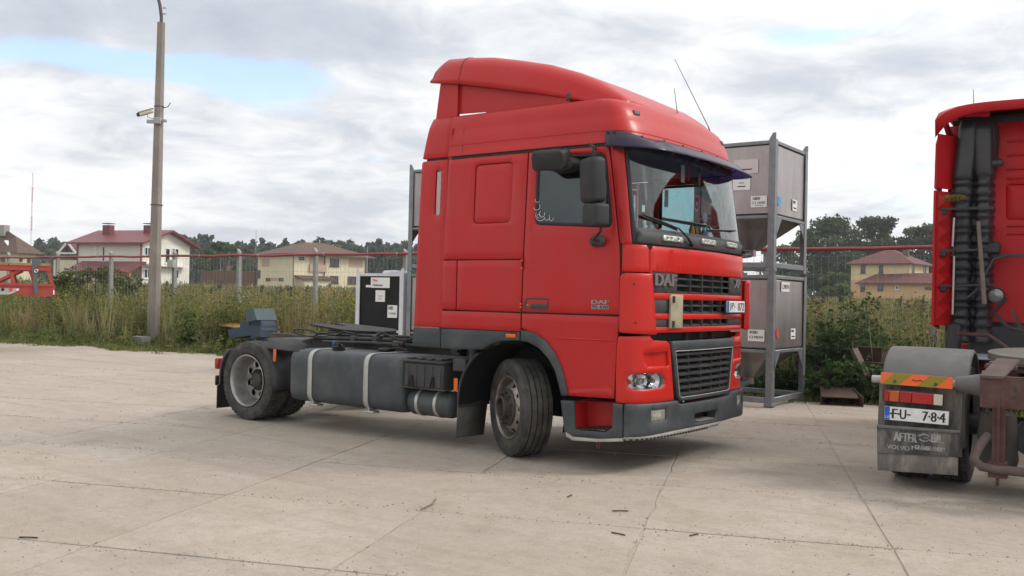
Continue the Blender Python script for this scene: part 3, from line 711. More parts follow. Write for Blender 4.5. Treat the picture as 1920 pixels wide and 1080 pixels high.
# lean-to porch
H.box('porch_wall', 2.2, 8.6, -2.2, 0, .5, 3.6, CREAM); H.box('porch_door', 2.9, 4.2, -2.26, -2.2, .9, 3.3, FRAMED)
for u in (-.2, 2.3, 4.6): H.box('porch_post', u-.12, u+.12, -2.4, -2.2, .5, 3.6, WOODO)
b = MB(); pr = [(-2.9, 3.45), (0.0, 4.75), (0, 4.55), (-2.9, 3.25)]; vs = [H.P(-.6, v, z) for v, z in pr]+[H.P(9.0, v, z) for v, z in pr]; b.add(vs, [(3, 2, 1, 0), (4, 5, 6, 7)]+[(i, (i+1) % 4, 4+(i+1) % 4, 4+i) for i in range(4)]); b.build('porch_roof', ROOFRD, H.root, sharp=10)

# cream house with brown hip roof
H = House('hip_roof_house', 'cream two-storey house with broad brown hip roof and recessed balcony', 549.5, 128, radians(45), 8.4, 12.0, 1.0, 6.75, lpx=488, rpx=685)
H.box('wall', 0, H.La, 0, H.Lb, .3, 6.8, CREAM); H.hip(.9, 6.85, 8.75, ROOFBR)
H.window('b', 560.5, 481.5, 570, 488, FRAMED, 0, sill=False); H.window('b', 619, 484, 635, 499.5, FRAMED, 1); H.window('b', 618.5, 517, 634, 531, FRAMED, 1); H.window('b', 652, 518, 668, 532, FRAMED, 1)
H.window('a', 499, 521, 506.5, 527.5, FRAMED, 0, sill=False); H.window('a', 524, 521, 531.5, 527.5, FRAMED, 0, sill=False)
r0, za = H.face('b', 580, 478); r1, zb = H.face('b', 611, 509)
H.quadbox('balcony_recess', 'b', min(r0, r1), max(r0, r1), zb, za, .0, .02, PINKP); H.quadbox('balcony_parapet', 'b', min(r0, r1), max(r0, r1), zb-.1, zb+.9, .02, .25, PINKP)
r0, za = H.face('b', 589, 484); r1, zb = H.face('b', 594, 505); H.quadbox('balcony_door', 'b', min(r0, r1), max(r0, r1), zb, za, .02, .05, PANE)
for f, x0, y0, x1, y1 in (('a', 491, 486, 505, 500), ('a', 507, 521, 523, 527), ('b', 654, 485, 680, 502)):
    r0, za = H.face(f, x0, y0); r1, zb = H.face(f, x1, y1); H.quadbox('wall_panel', f, min(r0, r1), max(r0, r1), min(za, zb), max(za, zb), .0, .03, PINKP)
r0, z_ = H.face('b', 552, 519); r1, _ = H.face('b', 614, 521); b = MB(); b.add([H.P(-1.9, min(r0, r1), z_-.2), H.P(-1.9, max(r0, r1), z_-.2), H.P(0, max(r0, r1), z_+.25), H.P(0, min(r0, r1), z_+.25), H.P(-1.9, min(r0, r1), z_-.4), H.P(-1.9, max(r0, r1), z_-.4), H.P(0, max(r0, r1), z_+.05), H.P(0, min(r0, r1), z_+.05)], [(0, 1, 2, 3), (7, 6, 5, 4), (0, 4, 5, 1), (1, 5, 6, 2), (3, 7, 4, 0)]); b.build('porch_roof', ROOFBR, H.root, sharp=10)
H.box('porch_wall', -1.6, 0, min(r0, r1)+.6, max(r0, r1)-.5, .3, z_-.25, CREAM)
for v in (-.1, 4.9, H.Lb-.1):
    b = MB(); b.tube([H.P(-.1, v, 6.7), H.P(-.1, v, .9)], .07, 6); b.build('downpipe', FRAMED, H.root)
H.box('corner_balcony', H.La, H.La+1.2, 0, 2.0, 3.4, 4.6, FRAMED); H.box('corner_post', H.La, H.La+1.0, 0.1, 1.9, 4.6, 6.8, CREAM); H.box('corner_pier', H.La, H.La+1.0, 0.1, 1.9, .3, 3.4, CREAM)

# yellow and orange house with maroon roofs
H = House('yellow_house', 'yellow and orange two-storey house with maroon hip roof over the field', 1705, 150, radians(42), 10.2, 8.6, 2.4, 8.0, lpx=1595, rpx=1741)
zs = H.face('a', 1650, 525)[1]
H.box('wall', 0, H.La, 0, H.Lb, zs, 8.3, YELLOW); H.box('ground_floor_wall', -.01, H.La+.01, -.01, H.Lb, 1.2, zs, ORANGE); H.hip(.8, 8.35, 11.0, ROOFMR)
H.window('a', 1614, 497, 1622.5, 512, FRAMED, 0); H.window('a', 1648.5, 497, 1655.5, 512, FRAMED, 0); H.window('a', 1613.5, 531, 1621.5, 546, FRAMED, 0)
H.window('b', 1710, 497, 1713.5, 511, FRAMED, 0); H.window('b', 1732, 499, 1735.5, 512, FRAMED, 0)
bv = -3.2; H.box('annex_wall', -6.0, 5.9, bv, 0, 1.2, 5.15, ORANGE)
b = MB(); A = [(-6.8, bv-.8, 5.1), (7.2, bv-.8, 5.1), (5.4, 0.0, 6.6), (-6.8, 0.0, 6.9)]; vs = [H.P(*q) for q in A]+[H.P(q[0], q[1], q[2]-.2) for q in A]; b.add(vs, [(0, 1, 2, 3), (7, 6, 5, 4)]+[(i, 4+i, 4+(i+1) % 4, (i+1) % 4) for i in range(4)]); b.build('annex_roof', ROOFMR, H.root, sharp=10)
H.window('a', 1678.5, 535, 1685, 543, FRAMEW, 0, base=bv); H.window('a', 1646, 532, 1656, 546.5, FRAMED, 0, base=bv, sill=False); H.window('a', 1734, 538, 1752, 544, FRAMED, 0, base=bv, sill=False)
H.box('porch_post', 6.6, 6.9, bv-.3, bv, 1.2, 5.1, ORANGE); H.box('chimney', 1.6, 2.4, 3.6, 4.4, 8.5, 11.2, ROOFBR)
# brown-roofed house cut by the left edge
H = House('brown_roof_house', 'cream house with steep brown roof and roof light behind the red truss', 34, 118, radians(30), 17, 9, .9, 5.5, rpx=66)
H.box('wall', 0, H.La, 0, H.Lb, .3, 5.75, CREAM)
b = MB(); Bv = H.Lb; A = [(-.7, -.7, 5.7), (18, -.7, 5.7), (18, Bv+.7, 5.7), (-.7, Bv+.7, 5.7), (2.6, Bv/2, 7.9), (4.2, Bv/2, 8.6), (18, Bv/2, 8.6)]; b.add([H.P(*q) for q in A], [(0, 1, 6, 5, 4), (2, 3, 4, 5, 6), (3, 0, 4), (1, 2, 6), (0, 3, 2, 1)]); rf = b.build('roof', ROOFBR, H.root, sharp=10)
H.window('b', 36, 481, 42, 491, FRAMED, 0, sill=False); H.window('a', 2, 482, 10, 493, FRAMED, 1); H.window('b', 51, 482, 57, 493, FRAMED, 0, sill=False)
b = MB(); q = H.P(3.0, Bv*.22, 7.0); b.box(q, (1.1, .8, .12), Matrix.Rotation(.6, 3, 'Y')); b.build('roof_light', FRAMEW, rf)
H.box('chimney', 4.6, 5.6, Bv/2-.4, Bv/2+.4, 8.0, 9.4, mat('chimney_grey', (.32, .31, .30), .9), rf)
# small house with a white-framed gable dormer
H = House('dormer_house', 'small house with white-trimmed gable dormer beyond the white house', 150, 140, radians(8), 4.4, 8, 1.0, 5.6)
H.box('wall', 0, H.La, 0, H.Lb, .3, 5.6, CREAM)
zb = H.face('a', 130, 475)[1]; rl, _ = H.face('a', 117, 475); rr, _ = H.face('a', 143, 475); rm = (rl+rr)/2; zt_ = H.face('a', 130, 458)[1]
b = MB(); b.add([H.P(rl+.4, -.5, zb), H.P(rr-.4, -.5, zb), H.P(rm, -.5, zt_+.35), H.P(rl+.4, 8.4, zb), H.P(rr-.4, 8.4, zb), H.P(rm, 8.4, zt_+.35)], [(0, 2, 5, 3), (1, 4, 5, 2), (0, 1, 2), (3, 5, 4)]); rf = b.build('roof', ROOFMR, H.root, sharp=10)
b = MB(); b.bar(H.P(rl+.3, -.58, zb), H.P(rm, -.58, zt_+.3), .12, .28); b.bar(H.P(rr-.3, -.58, zb), H.P(rm, -.58, zt_+.3), .12, .28); b.bar(H.P(rl+.3, -.58, zb), H.P(rr-.3, -.58, zb), .12, .2); b.build('gable_trim', FRAMEW, H.root)
b = MB(); b.add([H.P(rl-.7, -.55, zb+.15), H.P(rr+.7, -.55, zb+.15), H.P(rm, -.55, zt_-.3)], [(0, 1, 2)]); b.build('pane', PANE, H.root)
# red-roofed shed far behind
H = House('garden_shed', 'small shed with red roof beside the light green tree', 430, 190, radians(20), 4.0, 3.5, 1.2, 4.0)
H.box('wall', 0, H.La, 0, H.Lb, .6, 4.0, CREAM); b = MB(); A = [(-.3, -.4, 3.9), (4.3, -.4, 3.9), (4.0, 1.8, 6.6), (0.3, 1.8, 6.6), (-.3, 3.9, 3.9), (4.3, 3.9, 3.9)]; b.add([H.P(*q) for q in A], [(0, 1, 2, 3), (3, 2, 5, 4), (0, 3, 4), (1, 5, 2)]); b.build('roof', ROOFRD, H.root, sharp=10)
# plank fence by the shed
c0 = at_depth(376, 545, 150); c1 = at_depth(478, 545, 150); b = MB(); gf = thing('plank_fence', 'brown board fence across the far side of the field', 'fence', (c0.x, c0.y, terrain(c0.x, c0.y)))
FB = mat('fence_brown', (.16, .09, .055), .9, var=(.11, .065, .04), var_scale=3)
nb = 42
for i in range(nb):
    p = c0.lerp(c1, i/nb)-c0; q = c0.lerp(c1, (i+.88)/nb)-c0; b = MB(); b.bar((p.x, p.y, 2.2), (q.x, q.y, 2.2), .05, 2.6+.1*(i % 2)); b.build('board', FB, gf, sharp=None)
# radio mast and thin poles
m0 = at_depth(56, 545, 600); zt_ = at_depth(54.5, 323, 600).z; mroot = thing('radio_mast', 'slender red and white lattice radio mast above the far wood', 'mast', (m0.x, m0.y, 0))
MR = mat('mast_red', (.50, .22, .19), .7); MW = mat('mast_white', (.70, .70, .70), .7)
for k in range(8):
    z0_, z1_ = zt_*k/8, zt_*(k+1)/8; b = MB(); w = .8*(1-k*.06)
    for sx, sy in ((-1, -1), (1, -1), (0, 1)): b.bar((sx*w*.5, sy*w*.5, z0_), (sx*w*.5, sy*w*.5, z1_), .16, .16, up=(1, 0, 0))
    for j in range(4):
        zz0 = z0_+(z1_-z0_)*j/4; zz1 = z0_+(z1_-z0_)*(j+1)/4; b.bar((-w*.5, -w*.5, zz0), (w*.5, -w*.5, zz1), .08, .08); b.bar((w*.5, -w*.5, zz0), (0, w*.5, zz1), .08, .08)
    b.build('mast_section', MR if k % 2 == 0 else MW, mroot)
for px_, top, dep, lab, rr in ((477.5, 432, 230, 'tall thin grey aerial pole above the wood behind the field', .12), (427.5, 478, 160, 'slim grey pole between the light green tree and the shed', .07), (687, 462, 125, 'grey lamp post at the right corner of the cream house', .10)):
    c = at_depth(px_, 548, dep); z0_ = terrain(c.x, c.y); zt2 = at_depth(px_, top, dep).z; b = MB(); b.cyl((0, 0, 0), (0, 0, zt2-z0_), rr, rr*.5, 6); tag(b.build('utility_pole', mat('pole_grey', (.30, .31, .31), .7), loc=(c.x, c.y, z0_)), lab, 'pole')
c = at_depth(412, 548, 158); z0_ = terrain(c.x, c.y); zt2 = at_depth(414, 481, 158).z-z0_; b = MB(); b.tube([(0, 0, 0), (0, 0, zt2*.9), (.2, .15, zt2*.98), (.9, .6, zt2)], .07, 6); b.box((1.0, .66, zt2-.03), (.6, .3, .14), bev=.03); tag(b.build('street_lamp', MATS['pole_grey'], loc=(c.x, c.y, z0_)), 'small grey street lamp in front of the garden shed', 'lamp')
# ================================================================== fence, pole, verge plants, containers, trailer, debris
CPOST = mat('concrete_post', (.30, .30, .285), .9, var=(.23, .23, .21), var_scale=6, dust=(.20, .21, .15), dust_amt=.4, dust_scale=4, bump=.25, bump_scale=25)
PIPE = mat('red_pipe_paint', (.30, .045, .05), .5, var=(.24, .04, .045), var_scale=4)
WIRE = mat('galvanised_wire', (.30, .31, .31), .6, metal=.3)
GALV = mat('galvanised_steel', (.24, .255, .27), .48, metal=.55, var=(.17, .185, .20), var_scale=7, dust=(.18, .17, .15), dust_amt=.35, dust_scale=4, bump=.06, bump_scale=30)
fx = [-27.95, -25.0, -22.1, -19.0, -16.2, -13.25, -10.3, -7.35, -4.4, -1.45, 1.5, 4.45]
def post_label(i):
    return ['concrete fence post behind the red truss on the left', 'pale concrete fence post just right of the red truss', 'concrete fence post in front of the porch of the white house', 'concrete fence post carrying the grey junction box', 'weathered fence post right of the light green tree', 'fence post standing before the cream house', 'fence post behind the black container', 'fence post behind the tractor cab', 'fence post behind the cab front', 'fence post behind the steel hopper stack', 'fence post beside the cab of the truck with the striped board', 'fence post behind the truck with the striped board'][i]
for i, x in enumerate(fx):
    y = fence_y(x); z0 = terrain(x, y)-.2; zt = 2.68 if i < 6 else 2.62
    if i in (7, 8): pass
    t = thing('fence_post', post_label(i), 'fence post', (x, y, z0), .05, 'concrete fence posts')
    lean = (random.uniform(-.012, .012), random.uniform(-.01, .01)); h = zt-z0
    b = MB(); w = .054
    b.add([(sx*w, sy*w, 0) for sx, sy in ((-1, -1), (1, -1), (1, 1), (-1, 1))]+[(sx*w*.85+lean[0]*h, sy*w*.85+lean[1]*h, h-(.09 if sx > 0 else 0)) for sx, sy in ((-1, -1), (1, -1), (1, 1), (-1, 1))], [(3, 2, 1, 0), (4, 5, 6, 7), (0, 1, 5, 4), (1, 2, 6, 5), (2, 3, 7, 6), (3, 0, 4, 7)]); b.build('shaft', CPOST, t, sharp=20)
    b = MB(); b.tube([(0.05, -.08, h*.70), (1.9, -.35, .25)], .007, 4); b.build('stay_wire', WIRE, t)
    if i == 3:
        b = MB(); b.box((0, -.13, h-.42), (.26, .14, .24), bev=.02); jb = b.build('junction_box', mat('box_beige', (.42, .43, .38), .6), t)
        b = MB(); b.tube([(.1+.10*cos(a), -.14, h-1.35+.10*sin(a)) for a in [2*pi*k/14 for k in range(15)]], .014, 5); b.tube([(.02, -.10, h-.5), (.0, -.09, h-1.2), (.03, -.09, h-2.0), (-.02, -.1, .3)], .010, 5); b.build('cable_coil', mat('black_cable', (.02, .02, .02), .6), jb)
for i in range(len(fx)-1):
    x0, x1 = fx[i]+.07, fx[i+1]-.07; b = MB(); r = random.Random(i); n = 20
    labs = ['wire mesh panel behind the red truss, before the brown-roofed house', 'wire mesh panel beside the red truss, behind the green shrub', 'wire mesh panel before the grey side wall of the white house', 'wire mesh panel before the lit front of the white house, right of the junction box', 'wire mesh panel before the light green tree and garden shed', 'wire mesh panel before the windows of the cream house', 'wire mesh panel behind the black container', 'wire mesh panel behind the sleeper cab', 'wire mesh panel behind the cab windscreen', 'wire mesh panel before the yellow house', 'wire mesh panel behind the truck with the striped board'][i]
    for k in range(n+1):
        x = x0+(x1-x0)*k/n; y = fence_y(x)-.075; b.bar((x, y, .25), (x+r.uniform(-.01, .01), y+r.uniform(-.01, .01), 2.42), .003, .003, up=(1, 0, 0))
    for z in (.3, .75, 1.2, 1.65, 2.05, 2.4): b.bar((x0, fence_y(x0)-.079, z+r.uniform(-.02, .02)), (x1, fence_y(x1)-.079, z+r.uniform(-.02, .02)), .004, .004)
    tag(b.build('mesh_panel', WIRE, sharp=None), labs, 'fence', 'wire mesh panels of the field fence')
pts = []; r = random.Random(3)
for k in range(60):
    x = -30+36*k/59; sag = .03*sin(pi*((x+27.95) % 2.95)/2.95); pts.append((x, fence_y(x)-.105, 2.50-sag*.6+r.uniform(-.012, .012)+(.02 if x > -4 else 0)))
b = MB(); b.tube(pts, .034, 8); rail = b.build('pipe_rail', PIPE); tag(rail, 'long red painted pipe along the top of the fence', 'pipe')
for k in range(0, 58, 4):
    p = Vector(pts[k]); q = Vector(pts[k+1]); d = (q-p).normalized(); b = MB(); b.cyl(p, p+d*.04, .039, n=8); b.build('pipe_clip', WIRE, rail)

# lamp pole
POLE = mat('concrete_pole', (.27, .235, .21), .9, var=(.19, .16, .14), var_scale=3, dust=(.46, .42, .38), dust_amt=.5, dust_scale=6, bump=.35, bump_scale=18, stretch=(1, 1, .35))
_q = at_depth(287, 640, 26.6); pb = Vector((_q.x, _q.y, -.05)); lp = thing('lamp_pole', 'tall weathered concrete lamp pole standing in the weeds', 'lamp pole', pb)
b = MB(); n = 8; H_ = 9.15; rows = []
for k in range(10):
    t = k/9; w = .175*(1-t)+.105*t; rows.append([Vector((cos(2*pi*(i+.5)/n)*w*(1.12 if i % 2 else 1), sin(2*pi*(i+.5)/n)*w, H_*t)) for i in range(n)])
b.grid(rows, closed_v=True); b.add(rows[-1], [tuple(range(n))]); b.build('shaft', POLE, lp, sharp=25)
b = MB()
for z in (3.95, 6.75): b.lathe([(.175 if z < 5 else .14, z-.012), (.178 if z < 5 else .143, z), (.175 if z < 5 else .14, z+.012)], 10)
b.tube([(.1, .08, 6.72), (.28, .1, 6.74), (.36, .12, 6.85)], .012, 5); b.build('wire_band', mat('rust_dark', (.09, .06, .045), .8), lp)
b = MB(); L_ = -RT; b.tube([(0, 0, H_-.2), (0, 0, H_+.15), (L_.x*.05, L_.y*.05, H_+.5), (L_.x*.22, L_.y*.22, H_+1.1), (L_.x*.7, L_.y*.7, H_+1.7), (L_.x*1.4, L_.y*1.4, H_+1.9)], .045, 8)
b.cyl((.03, .02, H_+.25), (.10, .07, H_+.25), .015, n=5); b.cyl((.03, .02, H_+.42), (.10, .07, H_+.42), .015, n=5); arm = b.build('lamp_arm', mat('arm_brown', (.10, .075, .075), .7), lp)
b = MB(); b.box((L_.x*1.7, L_.y*1.7, H_+1.9), (.7, .28, .16), Matrix.Rotation(atan2(L_.y, L_.x), 3, 'Z'), bev=.05); b.build('lamp_head', MATS['pole_grey'], arm)
# surveillance camera on the pole
zc = at_depth(290, 230, 27).z; cc = thing('security_camera', 'small cream security camera bracketed to the lamp pole', 'camera', (pb.x, pb.y, zc))
CREAMP = mat('camera_cream', (.62, .60, .50), .5); M_ = Matrix((( RT.x, FW.x, 0, 0), (RT.y, FW.y, 0, 0), (0, 0, 1, 0), (0, 0, 0, 1)))
b = MB(M_); b.box((.02, -.16, -.03), (.20, .10, .18), bev=.01); b.box((-.16, -.17, -.06), (.22, .08, .10), bev=.01); b.box((.20, -.10, -.02), (.12, .08, .08), bev=.01); b.build('bracket_box', mat('camera_grey', (.36, .36, .36), .6), cc)
b = MB(M_); b.tube([(-.1, -.17, .02), (-.24, -.18, .06), (-.26, -.18, .14)], .018, 6); b.build('swivel_arm', CREAMP, cc)
b = MB(M_); R = Matrix.Rotation(radians(-17), 3, 'Y'); b.box((-.28, -.19, .185), (.40, .11, .105), R, bev=.025); b.box((-.30, -.19, .245), (.46, .13, .018), R, bev=.006); body = b.build('camera_body', CREAMP, cc)
b = MB(M_); b.box((-.51, -.19, .118), (.07, .10, .09), R, bev=.01); b.build('camera_lens', mat('lens_black', (.015, .015, .017), .2), cc)

# ------------------------------------------------------------------ verge vegetation
def verge():
    cl = Cloud(41); r = cl.r
    olive = np.array([(.115, .145, .046), (.150, .175, .052), (.195, .200, .062), (.095, .125, .042), (.23, .215, .068), (.165, .16, .058)])
    gold = np.array([(.40, .31, .05), (.34, .28, .06), (.25, .23, .06)]); brown = np.array([(.22, .15, .08), (.17, .12, .065), (.26, .19, .10)])
    # low grass along the edge
    n = 26000; x = r.uniform(-29, 7, n); ey = np.array([edge_y(v) for v in x]); fy = 9+.05*x; t = r.uniform(0, 1, n)**1.3; y = ey-.05+t*(fy-ey)
    patch_ = (np.sin(x*1.9)+np.sin(x*3.7+y*2.1)+r.normal(scale=.9, size=n)) > -1.1
    x, y, t = x[patch_], y[patch_], t[patch_]; P = np.stack([x, y, np.full(len(x), -.03)], 1)
    cl.blades(P, .10+.30*t, .6, .016, olive[r.randint(len(olive), size=len(x))], .3)
    # upright dry grass clumps among the weeds
    for k in range(330):
        x0 = r.uniform(-29, 6); e0 = edge_y(x0); y0 = e0+(9+.05*x0-e0)*r.uniform(.3, 1.05); m = r.randint(12, 34); tpl = (y0-CAM.y)/(7.25-CAM.y)
        if abs(x0-(CAM.x+(-18.9-CAM.x)*tpl)) < .8 and y0 < 7.6: continue
        P = np.stack([x0+r.normal(scale=.09, size=m), y0+r.normal(scale=.09, size=m), np.full(m, -.03)], 1); cl.blades(P, r.uniform(.7, 1.45), .38, .013, np.array([(.34, .27, .13), (.28, .24, .11), (.22, .22, .08), (.38, .32, .17)])[r.randint(4)], .25)
    # tufts creeping on to the slabs
    for k in range(170):
        x0 = r.uniform(-29, 5); y0 = edge_y(x0)-abs(r.normal(scale=.28)); m = r.randint(14, 46); P = np.stack([x0+r.normal(scale=.10, size=m), y0+r.normal(scale=.06, size=m), np.full(m, -.01)], 1); cl.blades(P, r.uniform(.05, .16), .8, .013, olive[r.randint(4)]*1.15, .3)
    # stemmed weeds: stem, leaves, some with gold or brown heads
    def plants(n, xr, yr, hr, dens_leaf, pal, size, head=None, hp=.4, ymode=None):
        xs = r.uniform(*xr, n)
        for xx in xs:
            ey_ = edge_y(xx); fy_ = 9+.05*xx; yy = ey_+(fy_+.5-ey_)*r.uniform(*yr); h = r.uniform(*hr)
            tpl = (yy-CAM.y)/(7.25-CAM.y); off_ = abs(xx-(CAM.x+(-18.9-CAM.x)*tpl))
            if off_ < .75 and yy < 7.6: h = min(h, .16+.0*off_)
            az = r.uniform(0, 2*pi); ln = r.uniform(0, .22)
            k = int(dens_leaf*h*r.uniform(.7, 1.3)); tt = r.uniform(.08, 1, k); sp = (.10+.16*(1-tt))*r.uniform(.3, 1.2, k)*min(1.3, h); a = r.uniform(0, 2*pi, k)
            p = np.stack([xx+ln*h*tt*cos(az)+sp*np.cos(a), yy+ln*h*tt*sin(az)+sp*np.sin(a), h*tt*.97-.03], 1)
            d = np.stack([np.cos(a), np.sin(a), r.uniform(-.5, .4, k)], 1)
            cl.leaves(p, size*(1.2-.5*tt), pal[r.randint(len(pal))], .32, .42, dirs=d)
            cl.blades(np.array([[xx, yy, -.03]]), h, ln+.02, .012, pal[0]*.8, .1)
            if head is not None and r.rand() < hp:
                m = 14; q = np.array([xx+ln*h*cos(az), yy+ln*h*sin(az), h-.06])+r.normal(scale=(.07, .07, .09), size=(m, 3)); cl.leaves(q, .055, head[r.randint(len(head))], .25, .6)
    plants(520, (-29, -7.2), (.45, 1.0), (.55, 1.35), 62, olive, .105, gold, .28)
    plants(130, (-29, -7.2), (.5, 1.05), (.7, 1.5), 40, brown, .09, brown, .6)
    plants(260, (-29, -7.2), (.4, 1.05), (.6, 1.45), 60, olive[1:3]*1.2, .11, gold, .4)
    plants(420, (-29, -7.2), (.08, .55), (.2, .6), 85, olive[:4]*1.15, .10)
    plants(300, (-29, -7.2), (.0, .25), (.1, .3), 110, olive[:3]*1.25, .09)
    plants(150, (-11.5, -7.0), (.3, 1.0), (.7, 1.5), 60, olive[1:5], .11, gold, .65)
    for cx_ in np.arange(-28.5, -7, 1.35):      # taller drifts with gaps between
        pal_ = [olive, olive[1:3]*1.25, olive[:2]*1.3, olive[3:5], brown][r.randint(5)]; w_ = r.uniform(.3, .8); plants(int(34*w_), (cx_-w_, cx_+w_), (.5, 1.0), (.9, 1.75), 58, pal_, .11, gold if r.rand() < .5 else brown, .4)
    # right-hand side: broad dark leaves low down, weeds higher up by the fence
    dk = np.array([(.038, .075, .024), (.048, .09, .03), (.06, .11, .036), (.030, .056, .020)])
    plants(320, (-2.2, 4.5), (.05, .42), (.18, .5), 120, dk, .15)
    plants(230, (-2.5, 4.5), (.35, .8), (.5, 1.15), 75, dk, .13)
    plants(220, (-3, 5.5), (.7, 1.1), (.9, 1.75), 50, olive, .10, brown, .4)
    o = cl.build('verge_weeds', LEAF); tag(o, 'mixed green and golden weeds along the yard edge below the fence', 'weeds', kind='stuff')
verge()
# shrub by the fence on the left and climbing stems on the right
def shrub(name, lab, x, y, h, w, pal, seed, n_blob=30, per=120, leaf=.11):
    return make_tree(name, lab, (x, y, -.05), h, w, pal, seed, n_blob=n_blob, per=per, leaf=leaf, crown0=.08, trunk_r=.04)
q = ony(178, 560, 8.6)
shrub('leafy_shrub', 'green shrub growing through the fence by the white house porch', q.x, 8.6, 2.35, 2.6, [(.06, .085, .022), (.085, .105, .028), (.11, .11, .03), (.07, .08, .02)], 51, 40, 130, .12)
q = ony(40, 560, 8.2); shrub('leafy_shrub', 'dark green bush spreading in the weeds below the red truss', q.x, 8.0, 1.5, 3.2, [(.045, .07, .02), (.06, .08, .022)], 52, 30, 120, .12)
q = ony(392, 640, 7.2); shrub('leafy_shrub', 'leafy green bush in the weeds between lamp pole and blue steel bracket', q.x, 7.2, .95, 2.2, [(.085, .13, .032), (.10, .15, .036), (.07, .11, .03), (.13, .16, .04)], 53, 40, 70, .11)
def stem_plant(name, lab, x, y, h, n, spread, pal, seed, leaf=.11, per=26, z=0.0):
    r = np.random.RandomState(seed); t = thing(name, lab, 'plant', (x, y, z)); b = MB(); cl = Cloud(seed)
    for k in range(n):
        a = r.uniform(0, 2*pi); ln = r.uniform(.1, 1)*spread; hh = h*r.uniform(.6, 1.05); bx, by_ = r.normal(scale=.12, size=2)
        pts = [Vector((bx+ln*cos(a)*u_**1.6, by_+ln*sin(a)*u_**1.6, hh*(u_-.12*spread*u_**3))) for u_ in (0, .25, .5, .75, 1)]; b.tube(pts, [.008, .007, .006, .004, .002], 4)
        m = int(per*hh); u_ = r.uniform(.15, 1.0, m); aa = r.uniform(0, 2*pi, m); sp = .05+.10*(1-u_)*r.rand(m)
        p = np.stack([bx+ln*cos(a)*u_**1.6+sp*np.cos(aa), by_+ln*sin(a)*u_**1.6+sp*np.sin(aa), hh*(u_-.12*spread*u_**3)], 1)
        cl.leaves(p, leaf*(1.15-.4*u_), pal[r.randint(len(pal))], .3, .45, dirs=np.stack([np.cos(aa), np.sin(aa), r.uniform(-.9, .2, m)], 1))
    b.build('stem', mat('stem_green', (.06, .07, .03), .8), t); cl.build('foliage', LEAF, t); return t
DKP = [(.040, .070, .024), (.050, .085, .028), (.034, .058, .022)]
for k, (px_, y, h, n, sp, lab) in enumerate(((1528, 7.1, 1.25, 22, .5, 'dark leafy climber hanging over the timber heap beside the hopper stack'), (1552, 7.0, 1.45, 26, .55, 'arching dark weed clump in front of the timber heap'), (1590, 7.3, 1.75, 12, .35, 'tall spindly weed rising above the timber heap'), (1612, 8.0, 1.8, 9, .3, 'thin dark weed stalks standing before the fence near the leaning prop'), (1585, 6.7, .75, 24, .6, 'low broad-leaved nettle clump before the dark sleeper'), (1630, 6.6, .65, 26, .6, 'low nettle clump beside the striped board'), (1535, 6.5, .6, 26, .6, 'low nettle clump beside the foot of the hopper stack'), (1660, 7.6, 1.2, 18, .5, 'weed clump behind the fender of the parked truck'))):
    q = ony(px_, 700, y); stem_plant('weed_plant', lab, q.x, y, h, n, sp, DKP if k < 4 else [(.05, .095, .03), (.06, .11, .034), (.045, .08, .026)], 80+k, .13 if k >= 4 else .11, 34 if k >= 4 else 26)

